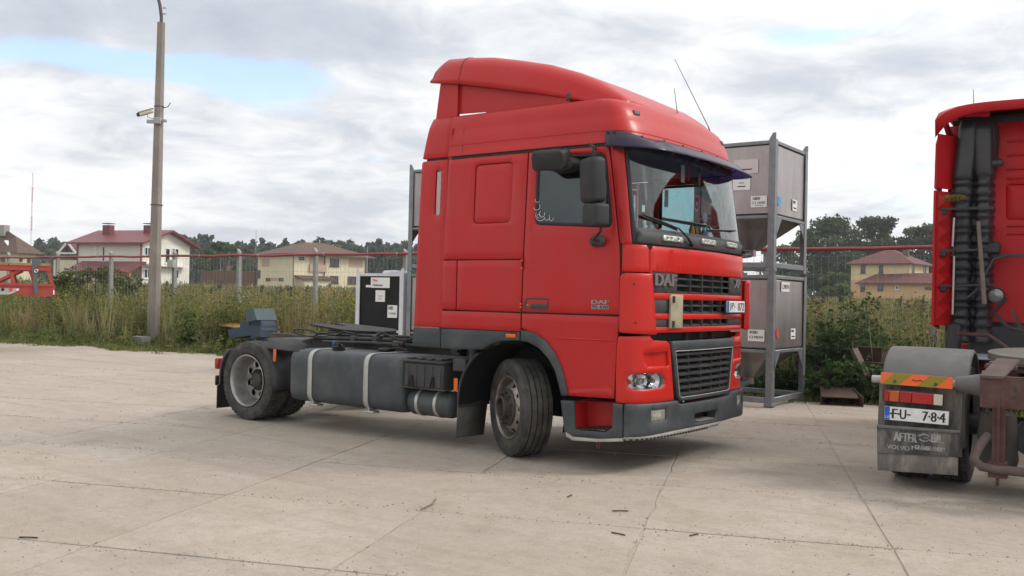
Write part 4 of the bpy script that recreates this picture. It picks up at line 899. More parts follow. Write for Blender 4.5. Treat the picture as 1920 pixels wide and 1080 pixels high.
# ------------------------------------------------------------------ hopper containers
PAPER = mat('label_paper', (.72, .72, .70), .6); PINKST = mat('pale_sheet', (.58, .52, .53), .6); CYAN = mat('cyan_sticker', (.03, .30, .60), .5); ORDOT = mat('red_sticker', (.60, .06, .03), .5)
BODYST = mat('hopper_steel', (.38, .345, .345), .34, metal=.75, var=(.27, .24, .24), var_scale=2.2, dust=(.22, .17, .14), dust_amt=.6, dust_scale=2.5, rough_var=.14, bump=.25, bump_scale=1.8, stretch=(1, 1, .45))
CW, CD, CH = 1.26, 1.40, 1.95
def container(lab, x, y, z, frame_m, body_m, rz=.01, group=None, ears=True):
    t = thing('hopper_container', lab, 'container', (x, y, z), rz, group)     # base at the front-left foot; local x right, y back
    w = .10
    for cx, cy in ((0, 0), (CW, 0), (CW, CD), (0, CD)):
        sx = 1 if cx == 0 else -1; sy = 1 if cy == 0 else -1
        b = MB(); b.box((cx+sx*.05, cy+sy*.006, CH/2), (w, .012, CH-.06)); b.box((cx+sx*.006, cy+sy*.056, CH/2), (.012, w-.012, CH-.06))
        b.box((cx+sx*.055, cy+sy*.055, .03), (.125, .125, .05), bev=.006)
        if ears: b.add([(cx, cy, CH-.03), (cx+sx*w, cy, CH-.03), (cx+sx*w*.45, cy, CH+.06), (cx, cy, CH+.06), (cx, cy+sy*.012, CH-.03), (cx+sx*w, cy+sy*.012, CH-.03), (cx+sx*w*.45, cy+sy*.012, CH+.06), (cx, cy+sy*.012, CH+.06)], [(0, 1, 2, 3), (7, 6, 5, 4), (0, 4, 5, 1), (1, 5, 6, 2), (2, 6, 7, 3), (3, 7, 4, 0)])
        b.build('corner_post', frame_m, t, sharp=20)
    for z_, h in ((.10, .08), (.80, .05), (1.88, .055)):
        for (a, c) in (((w, .03), (CW-w, .03)), ((w, CD-.03), (CW-w, CD-.03)), ((.03, w), (.03, CD-w)), ((CW-.03, w), (CW-.03, CD-w))):
            b = MB(); b.bar((a[0], a[1], z_), (c[0], c[1], z_), .05, h, bev=.008); b.build('rail', frame_m, t)
    b = MB(); b.box((CW/2, CD/2, 1.345), (CW-.05, CD-.05, 1.02), bev=.02); b.build('tank_body', body_m, t)
    x0, x1, y0, y1 = .03, CW-.03, .03, CD-.03; xm, ym, q = CW/2, CD/2, .10
    b = MB(); b.add([(x0, y0, .835), (x1, y0, .835), (x1, y1, .835), (x0, y1, .835), (xm-q, ym-q, .36), (xm+q, ym-q, .36), (xm+q, ym+q, .36), (xm-q, ym+q, .36)], [(0, 1, 5, 4), (1, 2, 6, 5), (2, 3, 7, 6), (3, 0, 4, 7)]); b.cyl((xm, ym, .37), (xm, ym, .26), .085, n=14); b.build('hopper', body_m, t, sharp=20)
    b = MB(); b.tube([(xm, ym, .30), (xm-.02, ym-.25, .27), (xm-.05, ym-.55, .27)], .055, 10); b.cyl((xm-.05, ym-.54, .27), (xm-.052, ym-.60, .27), .085, n=14); b.build('outlet_pipe', frame_m, t)
    for sx in (0, 1):
        for sy in (0, 1):
            b = MB(); px_ = .012 if sx == 0 else CW-.012; b.add([(px_, .08 if sy == 0 else CD-.08, .78), (px_, .30 if sy == 0 else CD-.30, .78), (px_, .08 if sy == 0 else CD-.08, .52)], [(0, 1, 2)]); g_ = b.build('gusset', frame_m, t, sharp=None); md = g_.modifiers.new('t', 'SOLIDIFY'); md.thickness = .012
    return t
def sticker(par, fr, cx, cz, w, h, m, lines=(), code=False, name='label'):
    """paper label on the front (y=0) or right (x=CW) face of a container"""
    M = frame((cx, -.0+.018, cz), (1, 0, 0), (0, 0, 1)) if fr == 'f' else frame((CW-.018, cx, cz), (0, 1, 0), (0, 0, 1))
    b = MB(M); b.box((0, 0, .004), (w, h, .004)); o = b.build(name, m, par)
    b = MB(); 
    for s, lw, lh, ly, col in lines:
        if s: text(b, s, M, w*lw, h*lh, 0, ly*h, d=.0075, bold=.0015)
        else: b.M = M; b.box((0, ly*h, .0068), (w*lw, h*lh*.4, .001)); b.M = Matrix()      # print too small to read
    if code:
        r = random.Random(len(lines)); x_ = -w*.38
        while x_ < w*.1:
            ww = r.choice((.004, .007, .011)); b.M = M; b.box((x_, h*.27, .0068), (ww, h*.24, .001)); x_ += ww+r.choice((.004, .007))
        b.M = Matrix()
    if b.v: tag(b.build('label_print', INK0, o, sharp=None), kind='stuff')
    return o
INK0 = mat('label_ink', (.03, .03, .035), .6)
gS = 'galvanised hopper containers stacked two high'
xr = .26-CW
low = container('lower galvanised hopper container in the stack beside the red cab front', xr, 4.8, 0, GALV, BODYST, 0.0, gS)
up = container('upper galvanised hopper container with blue dot in the stack beside the cab front', xr-.012, 4.8, CH, GALV, BODYST, 0.004, gS)
def floc(px, py, zb):
    p = ony(px, py, 4.8); return p.x-xr, p.z-zb
def rloc(px, py, zb):
    p = onx(px, py, .26); return p.y-4.8, p.z-zb
cx, cz = floc(1423.5, 377.5, CH); sticker(up, 'f', cx, cz, .24, .165, PAPER, (('C3 C0702', .80, .22, -.12, 0), ('', .5, .1, -.36, 0)), True)
cx, cz = floc(1391, 344, CH); sticker(up, 'f', cx, cz, .27, .19, PAPER, (('', .3, .13, .05, 0), ('', .45, .2, -.22, 0)))
cx, cz = floc(1399, 312, CH); sticker(up, 'f', cx, cz, .38, .21, PINKST, (('', .5, .2, -.2, 0),))
cx, cz = rloc(1464, 377, CH); b = MB(frame((CW-.018, cx, cz), (0, 1, 0), (0, 0, 1))); b.prism([(.065*cos(a), .065*sin(a)) for a in [2*pi*i/18 for i in range(18)]], Matrix(), 0, .005); b.build('blue_dot', CYAN, up)
cx, cz = rloc(1493.5, 385, CH); sticker(up, 'r', cx, cz, .20, .17, PAPER, (('', .7, .3, -.25, 0),), True)
cx, cz = floc(1417, 629, 0); sticker(low, 'f', cx, cz, .25, .17, PAPER, (('C3 M0741', .8, .22, -.15, 0),), True)
cx, cz = rloc(1474.5, 538, 0); sticker(low, 'r', cx, cz, .34, .14, PAPER, (('C3M0741', .85, .5, 0, 0),))
cx, cz = rloc(1488.5, 626, 0); sticker(low, 'r', cx, cz, .20, .16, PAPER, (('', .7, .3, -.25, 0),), True)
cx, cz = rloc(1459.5, 625, 0); b = MB(frame((CW-.018, cx, cz), (0, 1, 0), (0, 0, 1))); b.prism([(.05*cos(a), .07*sin(a)) for a in [2*pi*i/16 for i in range(16)]], Matrix(), 0, .005); b.build('red_dot', ORDOT, low)
container('lower galvanised hopper container in the stack standing behind the sleeper cab', -6.84, 4.8, 0, GALV, BODYST, 0.0, gS)
container('upper galvanised hopper container in the stack standing behind the sleeper cab', -6.84, 4.8, CH, GALV, BODYST, 0.0, gS)
BLK = mat('black_tank', (.006, .006, .007), .6, spec=.25, var=(.011, .011, .012), var_scale=5, dust=(.05, .05, .05), dust_amt=.2); WFR = mat('white_frame_paint', (.62, .63, .66), .5, var=(.52, .53, .56), var_scale=7)
bc = container('single black hopper container in a white frame behind the fifth wheel', -8.19, 4.8, 0, WFR, BLK, 0.0)
b = MB(); b.lathe([(.24, 1.86), (.24, 1.93), (.20, 1.975), (0, 1.99)], 18, Matrix.Translation((.55, .5, 0))); b.build('lid', WFR, bc)
def bl(px, py): p = ony(px, py, 4.8); return p.x+8.19, p.z
cx, cz = bl(712, 530); o = sticker(bc, 'f', cx, cz, .50, .20, PAPER); Ms = frame((cx, .018, cz), (1, 0, 0), (0, 0, 1))
b = MB(); text(b, 'Pilot', Ms, .13, .05, -.13, .045, d=.0075, bold=.003); b.build('label_print', ORDOT, o, sharp=None)
b = MB(); text(b, 'Publication', Ms, .26, .05, -.06, -.045, d=.0075, bold=.002); b.build('label_print', INK0, o, sharp=None)
cx, cz = bl(690, 536.5); sticker(bc, 'f', cx, cz, .14, .045, PAPER); cx, cz = bl(712, 555); sticker(bc, 'f', cx, cz, .25, .22, PAPER, (('', .5, .12, 0, 0), ('', .35, .12, -.25, 0))); cx, cz = bl(734.5, 584); sticker(bc, 'f', cx, cz, .25, .24, PAPER, (('C3 K0068', .7, .16, -.16, 0),), True)

# ------------------------------------------------------------------ red truss trailer end at the left edge
TRED = mat('truss_red', (.40, .045, .035), .5, var=(.34, .05, .04), var_scale=4, dust=(.30, .13, .10), dust_amt=.4); TOR = mat('truss_deck', (.36, .20, .10), .8, var=(.28, .15, .08), var_scale=6); SILV = mat('lamp_board', (.48, .47, .44), .6, var=(.36, .35, .33), var_scale=9)
dT = 22.0; pT = at_depth(103, 552, dT); _rv = ray(106, 540); fy_ = Vector((_rv.x, _rv.y, 0)).normalized(); ux_ = Vector((-fy_.y, fy_.x, 0))
tr = thing('truss_trailer', 'end of a red steel truss trailer with orange strap-tied deck', 'trailer', (pT.x, pT.y, 0)); MT = Matrix(((ux_.x, fy_.x, 0, 0), (ux_.y, fy_.y, 0, 0), (0, 0, 1, 0), (0, 0, 0, 1)))
def tz(py): return at_depth(50, py, dT).z
def tx_(px): return (103-px)/FPX*dT
zb_, zm_, zt_ = tz(554), tz(536), tz(499)
LT = 8.6
for yy in (0, 1.5):
    b = MB(MT); b.prism([(0, zb_), (0, zm_), (LT, zm_), (LT, zb_+.02), (.95, zb_+.03), (.30, zb_-.02)], frame((0, yy, 0), (1, 0, 0), (0, 0, 1)), -.03, .03); b.build('side_beam', TRED, tr)
    b = MB(MT); b.bar((0.02, yy, zm_+.03), (LT, yy, zm_+.03), .12, .05); b.build('lower_chord', TRED, tr)
    b = MB(MT); b.bar((.10, yy, zt_-.05), (LT, yy, zt_-.05), .12, .11); b.build('upper_chord', TRED, tr)
    for k, x in enumerate((.06, .42, .85, 1.22, 1.9, 2.6, 3.3, 4.0, 4.7, 5.4, 6.1, 6.8, 7.5, 8.2)):
        b = MB(MT); b.bar((x, yy, zm_+.05), (x+(.09 if k % 2 == 0 else .12), yy, zt_-.1), .07, .07, up=(0, 1, 0)); b.build('truss_post', TRED, tr)
    for x in (.72, 2.0, 3.4, 4.8, 6.2): b = MB(MT); b.bar((x+.55, yy, zm_+.05), (x, yy, zt_-.1), .06, .06, up=(0, 1, 0)); b.build('truss_diagonal', TRED, tr)
for k in range(10):
    b = MB(MT); b.box((.12+.86*k+.42, .75, zt_+.035), (.845, 1.66, .065), bev=.006); b.build('deck_board', TOR, tr)
for x in (.1, 1.6, 3.2, 4.8, 6.4, 8.2): b = MB(MT); b.box((x, .75, zb_+.12), (.08, 1.44, .12)); b.build('cross_beam', TRED, tr)
b = MB(MT); xx = tx_(69); b.box((xx, -.075, (zt_+zm_)/2+.0), (.09, .012, zt_-zm_+.35), Matrix.Rotation(.10, 3, 'Y')); b.box((xx-.04, -.07, zt_+.08), (.16, .03, .14), bev=.02); st = b.build('lashing_strap', mat('strap_grey', (.10, .12, .13), .8), tr)
b = MB(MT); b.tube([(xx-.02+.035*cos(a), -.09, tz(508)+.035*sin(a)) for a in [2*pi*i/10 for i in range(11)]], .01, 5); b.build('strap_buckle', mat('buckle_steel', (.5, .5, .5), .4, metal=.6), st)
b = MB(MT); b.prism([(tx_(44), tz(541)), (tx_(0)+.9, tz(541)), (tx_(0)+.9, tz(552.5)), (tx_(28), tz(552.5)), (tx_(38), tz(548))], frame((0, -.036, 0), (1, 0, 0), (0, 0, 1)), 0, .02); lb = b.build('lamp_board', SILV, tr)
for px_, rr, m in ((17, .038, mat('lens_black', (0, 0, 0))), (7.5, .038, MATS['lens_black']), (0, .03, FRAMEW), (41, .03, FRAMEW)):
    b = MB(MT); b.cyl((tx_(px_), -.06, tz(543.5)), (tx_(px_), -.075, tz(543.5)), rr, n=10); b.build('marker_lamp', m, lb)
b = MB(MT); b.box((tx_(30.5), -.06, tz(543)), (.06, .02, .07)); b.build('red_reflector', ORDOT, lb)
b = MB(MT); b.box((tx_(101), -.04, tz(547)), (.03, .02, .10)); b.build('end_marker', FRAMEW, lb)
for x in (5.2, 6.4):
    for yy in (0.05, 1.45):
        c = MT @ Vector((x, yy, .5)); b = MB(); ax = MT @ Vector((0, 1, 0)); b.lathe([(.12, -.1), (.28, -.11), (.36, -.14), (.46, -.13), (.50, -.08), (.50, .08), (.46, .13), (.36, .14), (.28, .11), (.12, .1), (0, .1)], 24, frame(c, Vector((0, 0, 1)).cross(ax), (0, 0, 1))); b.build('wheel', mat('trailer_tyre', (.03, .03, .03), .8), tr)
    b = MB(MT); b.box((x, .75, .62), (.3, 1.3, .3)); b.box((x, .75, (zb_+.7)/2), (.2, 1.2, zb_-.5)); b.build('axle', TRED, tr)

# ------------------------------------------------------------------ blue steel bracket, planks, debris
BLU = mat('blue_steel', (.022, .042, .070), .6, var=(.030, .054, .084), var_scale=3, dust=(.16, .11, .08), dust_amt=.3)
BLU2 = mat('faded_blue_steel', (.060, .098, .115), .65, var=(.05, .08, .095), var_scale=3)
by = 6.2; 
def Y(px, py, y=by): p = ony(px, py, y); return (p.x, p.z)
bk = thing('steel_bracket', 'blue welded steel bracket lying at the weed edge behind the rear wheel', 'bracket', (ony(475, 640, by).x, by, 0)); ox = bk.location.x
def pr(name, L, m, y0, y1):
    b = MB(); b.prism([(Y(a, c)[0]-ox, Y(a, c)[1]) for a, c in L][::-1], frame((0, 0, 0), (1, 0, 0), (0, 0, 1)), y0, y1); return b.build(name, m, bk, sharp=20)
pr('arm', [(442.5, 617), (484, 610.5), (504, 610), (505, 632), (487, 634.5), (486, 628.5), (446, 634)], BLU, -.25, .25)
pr('web', [(464, 604), (481, 601), (482, 612), (464, 613.5)], BLU, -.18, .22); pr('upright', [(482, 603), (502, 601), (505, 620), (484, 615)], BLU, -.2, .2)
pr('tilted_box', [(480, 580.5), (494.5, 578.5), (501, 600), (482, 603.5)], BLU2, -.3, .3); pr('foot', [(470, 632), (504, 628), (504, 660), (470, 660)], BLU, -.1, .1)
PLY = mat('new_plank', (.42, .26, .10), .8, var=(.34, .20, .08), var_scale=5, stretch=(1, 8, 8)); OLD = mat('old_timber', (.040, .030, .024), .95, var=(.07, .052, .04), var_scale=4, bump=.4, bump_scale=20); GREYW = mat('grey_timber', (.20, .165, .13), .95, var=(.14, .115, .09), var_scale=5, bump=.3, bump_scale=20)
for k in range(4):
    a = ony(403+k*4, 603+k*2.2, 7.3-.12*k); c = ony(508+k*4, 617+k*2, 6.9-.12*k); t = MB(); ctr = (a+c)/2; t.bar(a-ctr, c-ctr, .14, .04, bev=.004)
    tag(t.build('plank', PLY, loc=ctr), ['topmost fresh yellow plank in the pile behind the blue steel bracket', 'second yellow plank from the top of the pile', 'third yellow plank down in the pile', 'lowest yellow plank of the pile behind the bracket'][k], 'plank', 'yellow planks in the weeds')
b = MB(); a = ony(412, 612, 7.1); b.bar((-.0, -.4, 0), (0, .4, 0), .12, a.z-.05); tag(b.build('timber_bearer', OLD, loc=(a.x+.25, 7.1, (a.z-.05)/2)), 'dark timber bearer under the left end of the yellow planks', 'timber')
b = MB(); a = ony(500, 622, 6.9); b.bar((-.0, -.4, 0), (0, .4, 0), .12, a.z-.05); tag(b.build('timber_bearer', OLD, loc=(a.x, 6.8, (a.z-.05)/2)), 'dark timber bearer under the right end of the yellow planks', 'timber')
def beam(name, lab, p0, p1, y0, y1, w, h, m, cat='timber', group=None):
    a = ony(p0[0], p0[1], y0); c = ony(p1[0], p1[1], y1); ctr = (a+c)/2; b = MB(); b.bar(a-ctr, c-ctr, w, h, bev=.006); o = b.build(name, m, loc=ctr); return tag(o, lab, cat, group)
beam('timber_beam', 'thick grey timber lying half buried in the weeds right of the planks', (625, 612), (700, 614), 7.6, 7.3, .2, .3, GREYW)
beam('pale_pole', 'pale bare pole lying in the weeds left of the lamp pole', (22, 583), (64, 602), 6.4, 5.9, .1, .09, GREYW)
beam('thin_stick', 'short pale stick leaning in the weeds before the lamp pole', (204, 626), (221, 607), 6.2, 6.4, .03, .03, GREYW, 'stick')
beam('concrete_kerb', 'grey concrete kerb piece beside the foot of the lamp pole', (232, 634), (274, 637), 6.6, 6.3, .25, .16, CPOST, 'kerb')
gT = 'old timbers heaped beside the hopper stack'
beam('timber_beam', 'old dark beam at the bottom of the timber heap', (1500, 692), (1600, 702), 7.0, 6.8, .2, .16, OLD, group=gT)
beam('timber_beam', 'weathered beam in the middle of the timber heap', (1498, 676), (1590, 686), 7.3, 7.1, .22, .22, OLD, group=gT)
beam('timber_beam', 'brown board on top of the timber heap by the container post', (1500, 658), (1560, 662), 7.4, 7.3, .25, .2, OLD, group=gT)
beam('timber_beam', 'pale grey beam end showing above the timber heap', (1590, 654), (1645, 657), 7.4, 7.2, .14, .10, GREYW, group=gT)
beam('timber_beam', 'dark squared timber under the pale grey beam', (1575, 668), (1662, 672), 7.4, 7.2, .3, .35, OLD, group=gT)
beam('timber_beam', 'dark heavy sleeper lying on the ground behind the leaning prop', (1560, 690), (1680, 700), 7.2, 7.0, .3, .3, OLD, group=gT)
beam('leaning_prop', 'brown squared prop leaning against the timber heap', (1601, 655), (1626, 708), 7.0, 6.7, .10, .09, GREYW)
RUST = mat('rusty_channel', (.095, .060, .045), .9, var=(.065, .042, .032), var_scale=7, bump=.2, bump_scale=30)
q = gnd(1568, 760); ch = thing('rusty_channel', 'short rusty steel channel lying at the yard edge before the nettles', 'scrap', (q.x, q.y+.12, -.01), radians(20))
b = MB(); b.box((0, .10, .185), (.52, .55, .014), Matrix.Rotation(.20, 3, 'X')); b.build('web_plate', RUST, ch)
b = MB(); b.box((-.255, .05, .085), (.012, .45, .15), Matrix.Rotation(.20, 3, 'X')); b.build('flange', RUST, ch); b = MB(); b.box((.27, .05, .10), (.014, .50, .20), Matrix.Rotation(.25, 3, 'Z') @ Matrix.Rotation(.2, 3, 'X')); b.build('flange', RUST, ch)
# twigs and scraps on the slabs
TW = mat('twig', (.07, .055, .045), .9)
for k, (p0, p1, lab) in enumerate((((36, 1009), (70, 1010), 'dark twig on the slab nearest the lower left'), ((790, 957), (817, 936), 'pale splinter of wood beside the slab joint in front of the wheel'), ((1148, 959.5), (1178, 959.5), 'short dark stick near the slab corner before the bumper'), ((1147, 1000), (1172, 1005), 'thin black scrap below the slab corner'), ((1293, 1006), (1309, 1003), 'curled twig beyond the slab joint'), ((1064, 933), (1072, 929), 'brown leaf scrap on the slab before the front wheel'))):
    a = gnd(*p0); c = gnd(*p1); ctr = (a+c)/2; m_ = (a-c)*.08; m_ = Vector((-m_.y, m_.x, 0)); b = MB(); b.tube([a-ctr+Vector((0, 0, .006)), m_+Vector((0, 0, .009)), c-ctr+Vector((0, 0, .006))], .005, 5); tag(b.build('twig', TW if k != 1 else GREYW, loc=ctr), lab, 'twig')
def grit():
    r = np.random.RandomState(77); b = MB(); n = 0
    for k in range(2600):
        d = 4.2*(18/4.2)**r.rand(); px = r.uniform(-20, 1940); q = CAM+ray(px, 600)*d
        if q.y > edge_y(q.x)-.1: continue
        # gather along the joints
        if r.rand() < .55:
            v = Vector((q.x, q.y)); sn = v.dot(EN); jn = round((sn+3.38)/PN)*PN-3.38; v = v+EN*(jn-sn+r.normal(scale=.05)); q = Vector((v.x, v.y, 0))
        s = r.uniform(.003, .010)*(1+d*.03); a = r.uniform(0, pi); x, y = q.x, q.y
        b.add([(x+s*cos(a), y+s*sin(a), -.002), (x+s*cos(a+2.1), y+s*sin(a+2.1), -.002), (x+s*cos(a+4.2), y+s*sin(a+4.2), -.002), (x, y, s*.8)], [(0, 1, 3), (1, 2, 3), (2, 0, 3)])
    o = b.build('grit', mat('grit_stone', (.17, .14, .115), .9, var=(.30, .26, .22), var_scale=30), sharp=None); tag(o, 'loose grit and crumbs scattered over the concrete slabs', 'grit', kind='stuff')
grit()
# ================================================================== the red tractor unit in the middle
RED = mat('red_cab_paint', (.45, .010, .011), .40, var=(.41, .012, .012), var_scale=1.6, coat=.12, rough_var=.10, spec=.35, dust=(.36, .06, .055), dust_amt=.28, dust_scale=2.6, stretch=(1, 1, .5), bump=.015, bump_scale=2.2)
RED_LIT = mat('red_cab_paint_lit', (.55, .015, .010), .38, var=(.50, .016, .011), var_scale=2.0, coat=.15, rough_var=.10, spec=.35, dust=(.42, .06, .045), dust_amt=.24, dust_scale=4.5, stretch=(1, 1, .5))  # cab red again, brighter and warmer: light on the front put into the colour
GREYP = mat('grey_plastic', (.034, .042, .048), .55, var=(.042, .051, .057), var_scale=4, dust=(.22, .21, .19), dust_amt=.25, bump=.05, bump_scale=120)
DARKP = mat('dark_plastic', (.030, .031, .034), .6, var=(.045, .046, .048), var_scale=5, dust=(.16, .15, .13), dust_amt=.35, bump=.06, bump_scale=90)
BLACK = mat('black_trim', (.012, .012, .013), .55)
RUBBER = mat('tyre_rubber', (.024, .024, .025), .75, var=(.046, .044, .041), var_scale=7, dust=(.17, .15, .125), dust_amt=.6, dust_scale=5, bump=.12, bump_scale=60)
STEELW = mat('wheel_steel', (.42, .42, .43), .38, metal=.7, var=(.30, .29, .28), var_scale=9, dust=(.20, .17, .13), dust_amt=.5, dust_scale=6)
STEELF = mat('wheel_steel_dusty', (.36, .33, .29), .38, metal=.7, var=(.22, .19, .155), var_scale=9, dust=(.20, .16, .11), dust_amt=.6, dust_scale=5)
HUB = mat('hub_iron', (.045, .042, .040), .6, metal=.3, var=(.075, .065, .055), var_scale=14, bump=.15, bump_scale=50)
IRON = mat('chassis_iron', (.040, .038, .037), .62, metal=.2, var=(.075, .065, .056), var_scale=5, dust=(.17, .14, .11), dust_amt=.45, bump=.1, bump_scale=40)
GREASE = mat('greasy_plate', (.010, .010, .010), .6, spec=.3, var=(.03, .025, .02), var_scale=6, bump=.15, bump_scale=25)
ALU = mat('strap_steel', (.50, .50, .48), .42, metal=.5, var=(.40, .40, .38), var_scale=8)
SILVER = mat('silver_badge', (.30, .28, .29), .35, metal=.7)
GLASS = thin_glass('cab_glass', (.84, .92, .91), 1.62)
SIDEGLASS = thin_glass('door_glass', (.62, .76, .80), 1.65)
TANKM = mat('tank_grey', (.036, .044, .051), .5, var=(.046, .055, .062), var_scale=2.5, dust=(.17, .165, .15), dust_amt=.38, dust_scale=3, bump=.03, bump_scale=60)
AMBER = mat('amber_lens', (.62, .12, .01), .3, spec=.6)
TAILRED = mat('tail_red', (.30, .012, .012), .25, spec=.6)
LAMPGL = thin_glass('lamp_lens', (.92, .94, .95), 1.4, .03)
CHROME = mat('lamp_reflector', (.80, .80, .82), .12, metal=1.0)
PLATEW = mat('plate_white', (.74, .75, .75), .4, var=(.62, .62, .60), var_scale=14)
INK = mat('black_ink', (.012, .012, .014), .5)
BLUE = mat('plate_blue', (.02, .10, .45), .4)
INTER = mat('cab_interior', (.040, .036, .036), .8, var=(.06, .052, .05), var_scale=6)
VISOR = mat('visor_acrylic', (.030, .024, .050), .14, spec=.6, var=(.055, .046, .085), var_scale=4, dust=(.22, .21, .26), dust_amt=.4, dust_scale=2.2)
def _visor_glow():
    nt = VISOR.node_tree; N = nt.nodes; L = nt.links; t = N.new('ShaderNodeBsdfTranslucent'); t.inputs['Color'].default_value = (.22, .17, .40, 1); mx = N.new('ShaderNodeMixShader'); mx.inputs[0].default_value = .5
    L.new(N['Principled BSDF'].outputs[0], mx.inputs[1]); L.new(t.outputs[0], mx.inputs[2]); L.new(mx.outputs[0], N['Material Output'].inputs['Surface'])
_visor_glow()

truck = thing('tractor_unit', 'red tractor unit with a tall sleeper cab, roof spoiler and grey fuel tank', 'truck')

# ---- plan outline of the cab (front centre -> right-hand corner -> side -> rear)
_pl = [(1.425, 0), (1.422, .2), (1.412, .42), (1.395, .65), (1.372, .85), (1.345, 1.0), (1.30, 1.11), (1.235, 1.18), (1.14, 1.213), (1.0, 1.226), (.7, 1.236), (.3, 1.24), (-.3, 1.24), (-.9, 1.24), (-1.4, 1.24)]
_tab = []
def _mkplan():
    P = [Vector(p) for p in _pl]; P = [Vector((P[1].x, -P[1].y))]+P+[P[-1]*2-P[-2]]; s = 0; last = None
    for i in range(1, len(P)-2):
        for q in range(10):
            t = q/10; p0, p1, p2, p3 = P[i-1:i+3]
            v = .5*((2*p1)+(-p0+p2)*t+(2*p0-5*p1+4*p2-p3)*t*t+(-p0+3*p1-3*p2+p3)*t**3)
            if last is not None: s += (v-last).length
            _tab.append((s, v.x, v.y)); last = v
    v = P[-2]; s += (v-last).length; _tab.append((s, v.x, v.y))
_mkplan()
_ts, _tx, _ty = [list(c) for c in zip(*_tab)]
def plan(u):
    a = min(abs(u), _ts[-1]); x = float(np.interp(a, _ts, _tx)); y = float(np.interp(a, _ts, _ty))
    return x, -math.copysign(y, u) if u else 0.0
def ux(x):
    """arc position of the side at lengthwise x"""
    return float(np.interp(-x, [-a for a in _tx], _ts))
def uy(y):
    return float(np.interp(y, _ty[:160], _ts[:160]))
_rz = ([0, 1.95, 2.10, 2.86, 3.06, 3.18, 3.26, 3.32], [0, 0, .022, .13, .185, .235, .30, .38])
_tz = ([0, 2.0, 2.86, 3.10, 3.20, 3.27, 3.32], [1, 1, .985, .968, .953, .925, .88])
def cs0(u, z):
    x, y = plan(u); wf = min(1, max(0, (x-.45)/.9))
    return Vector((x-float(np.interp(z, *_rz))*wf, y*float(np.interp(z, *_tz)), z))
def cs(u, z, off=0.0):
    p = cs0(u, z)
    if off == 0: return p
    du = cs0(u+.02, z)-cs0(u-.02, z); dz = cs0(u, z+.02)-cs0(u, z-.02)
    return p+dz.cross(du).normalized()*off
def cso(extra):
    return lambda u, z, off=0.0: cs(u, z, off+extra)
_grid = []
for _i in range(-70, 131):
    for _j in range(0, 52):
        _u = _i*.022; _z = .2+_j*.062; _grid.append((*proj(cs0(_u, _z)), _u, _z))
_ga = np.array(_grid)
def uvp(px, py, off=0.0):
    """photo pixel -> position on the cab skin"""
    k = int(np.argmin((_ga[:, 0]-px)**2+(_ga[:, 1]-py)**2)); u, z = _ga[k, 2], _ga[k, 3]
    for _ in range(8):
        a = proj(cs(u, z, off)); b = proj(cs(u+.004, z, off)); c = proj(cs(u, z+.004, off))
        J = np.array([[(b[0]-a[0])/.004, (c[0]-a[0])/.004], [(b[1]-a[1])/.004, (c[1]-a[1])/.004]])
        try: d = np.linalg.solve(J, [px-a[0], py-a[1]])
        except Exception: break
        u += float(np.clip(d[0], -.1, .1)); z += float(np.clip(d[1], -.1, .1))
    return Vector((u, z))
def pxl(L, off=0.0): return [uvp(a, b, off) for a, b in L]
def S(x, z): return Vector((ux(x), z))

G = .007   # half of a shut line
# ---- side panels, both sides
def door_front(z): return 1.172-(z-1.37)*.046
slot = fillet([S(-.955, 2.755), S(-.955, 2.30), S(-.885, 2.30), S(-.885, 2.755)], .03)
wing = fillet([S(-1.185, 1.19), S(-.83+G*2, 1.19), S(-.80, 2.845), S(-1.14, 2.845)], [0, 0, .01, .03])
patch('side_wing', wing, cs, RED, truck, holes=[slot], thick=.03, mirror=True)
wl = fillet([S(-1.20, .992), S(-.83, .992), S(-.83, 1.183), S(-1.185, 1.183)], .012)
patch('wing_skirt', wl, cso(.004), GREYP, truck, thick=.03, mirror=True)
uw = fillet([S(-1.135, 2.872), S(-.808, 2.872), S(-.80, 3.30), S(-.86, 3.315), S(-1.03, 3.318), S(-1.07, 3.28)], [.01, 0, .05, .02, .04, .05])
patch('upper_wing', uw, cs, RED, truck, thick=.03, mirror=True)
patch('sleeper_skirt_strip', [S(-.82, 1.19), S(.137-G, 1.19), S(.137-G, 1.358), S(-.82, 1.358)], cs, RED, truck, thick=.025, mirror=True)
patch('sleeper_corner_panel', [S(-.82, 1.372), S(-.648, 1.372), S(-.648, 1.85), S(-.822, 1.85)], cs, RED, truck, thick=.025, mirror=True)
patch('sleeper_locker_door', [S(-.636, 1.372), S(.14-G, 1.372), S(.145-G, 1.85), S(-.636, 1.85)], cs, RED, truck, thick=.025, bev=.008, mirror=True)
emb = fillet([S(-.46, 2.20), S(-.02, 2.20), S(.0, 2.77), S(-.455, 2.77)], .055)
patch('sleeper_side_panel', [S(-.822, 1.86), S(.148-G, 1.86), S(.168-G, 2.842), S(-.795, 2.842)], cs, RED, truck, holes=[emb], thick=.02, bev=.009, mirror=True)
patch('pressed_panel', inset([Vector(p) for p in emb], .004), cso(-.008), RED, truck, thick=.01, bev=.012, mirror=True)
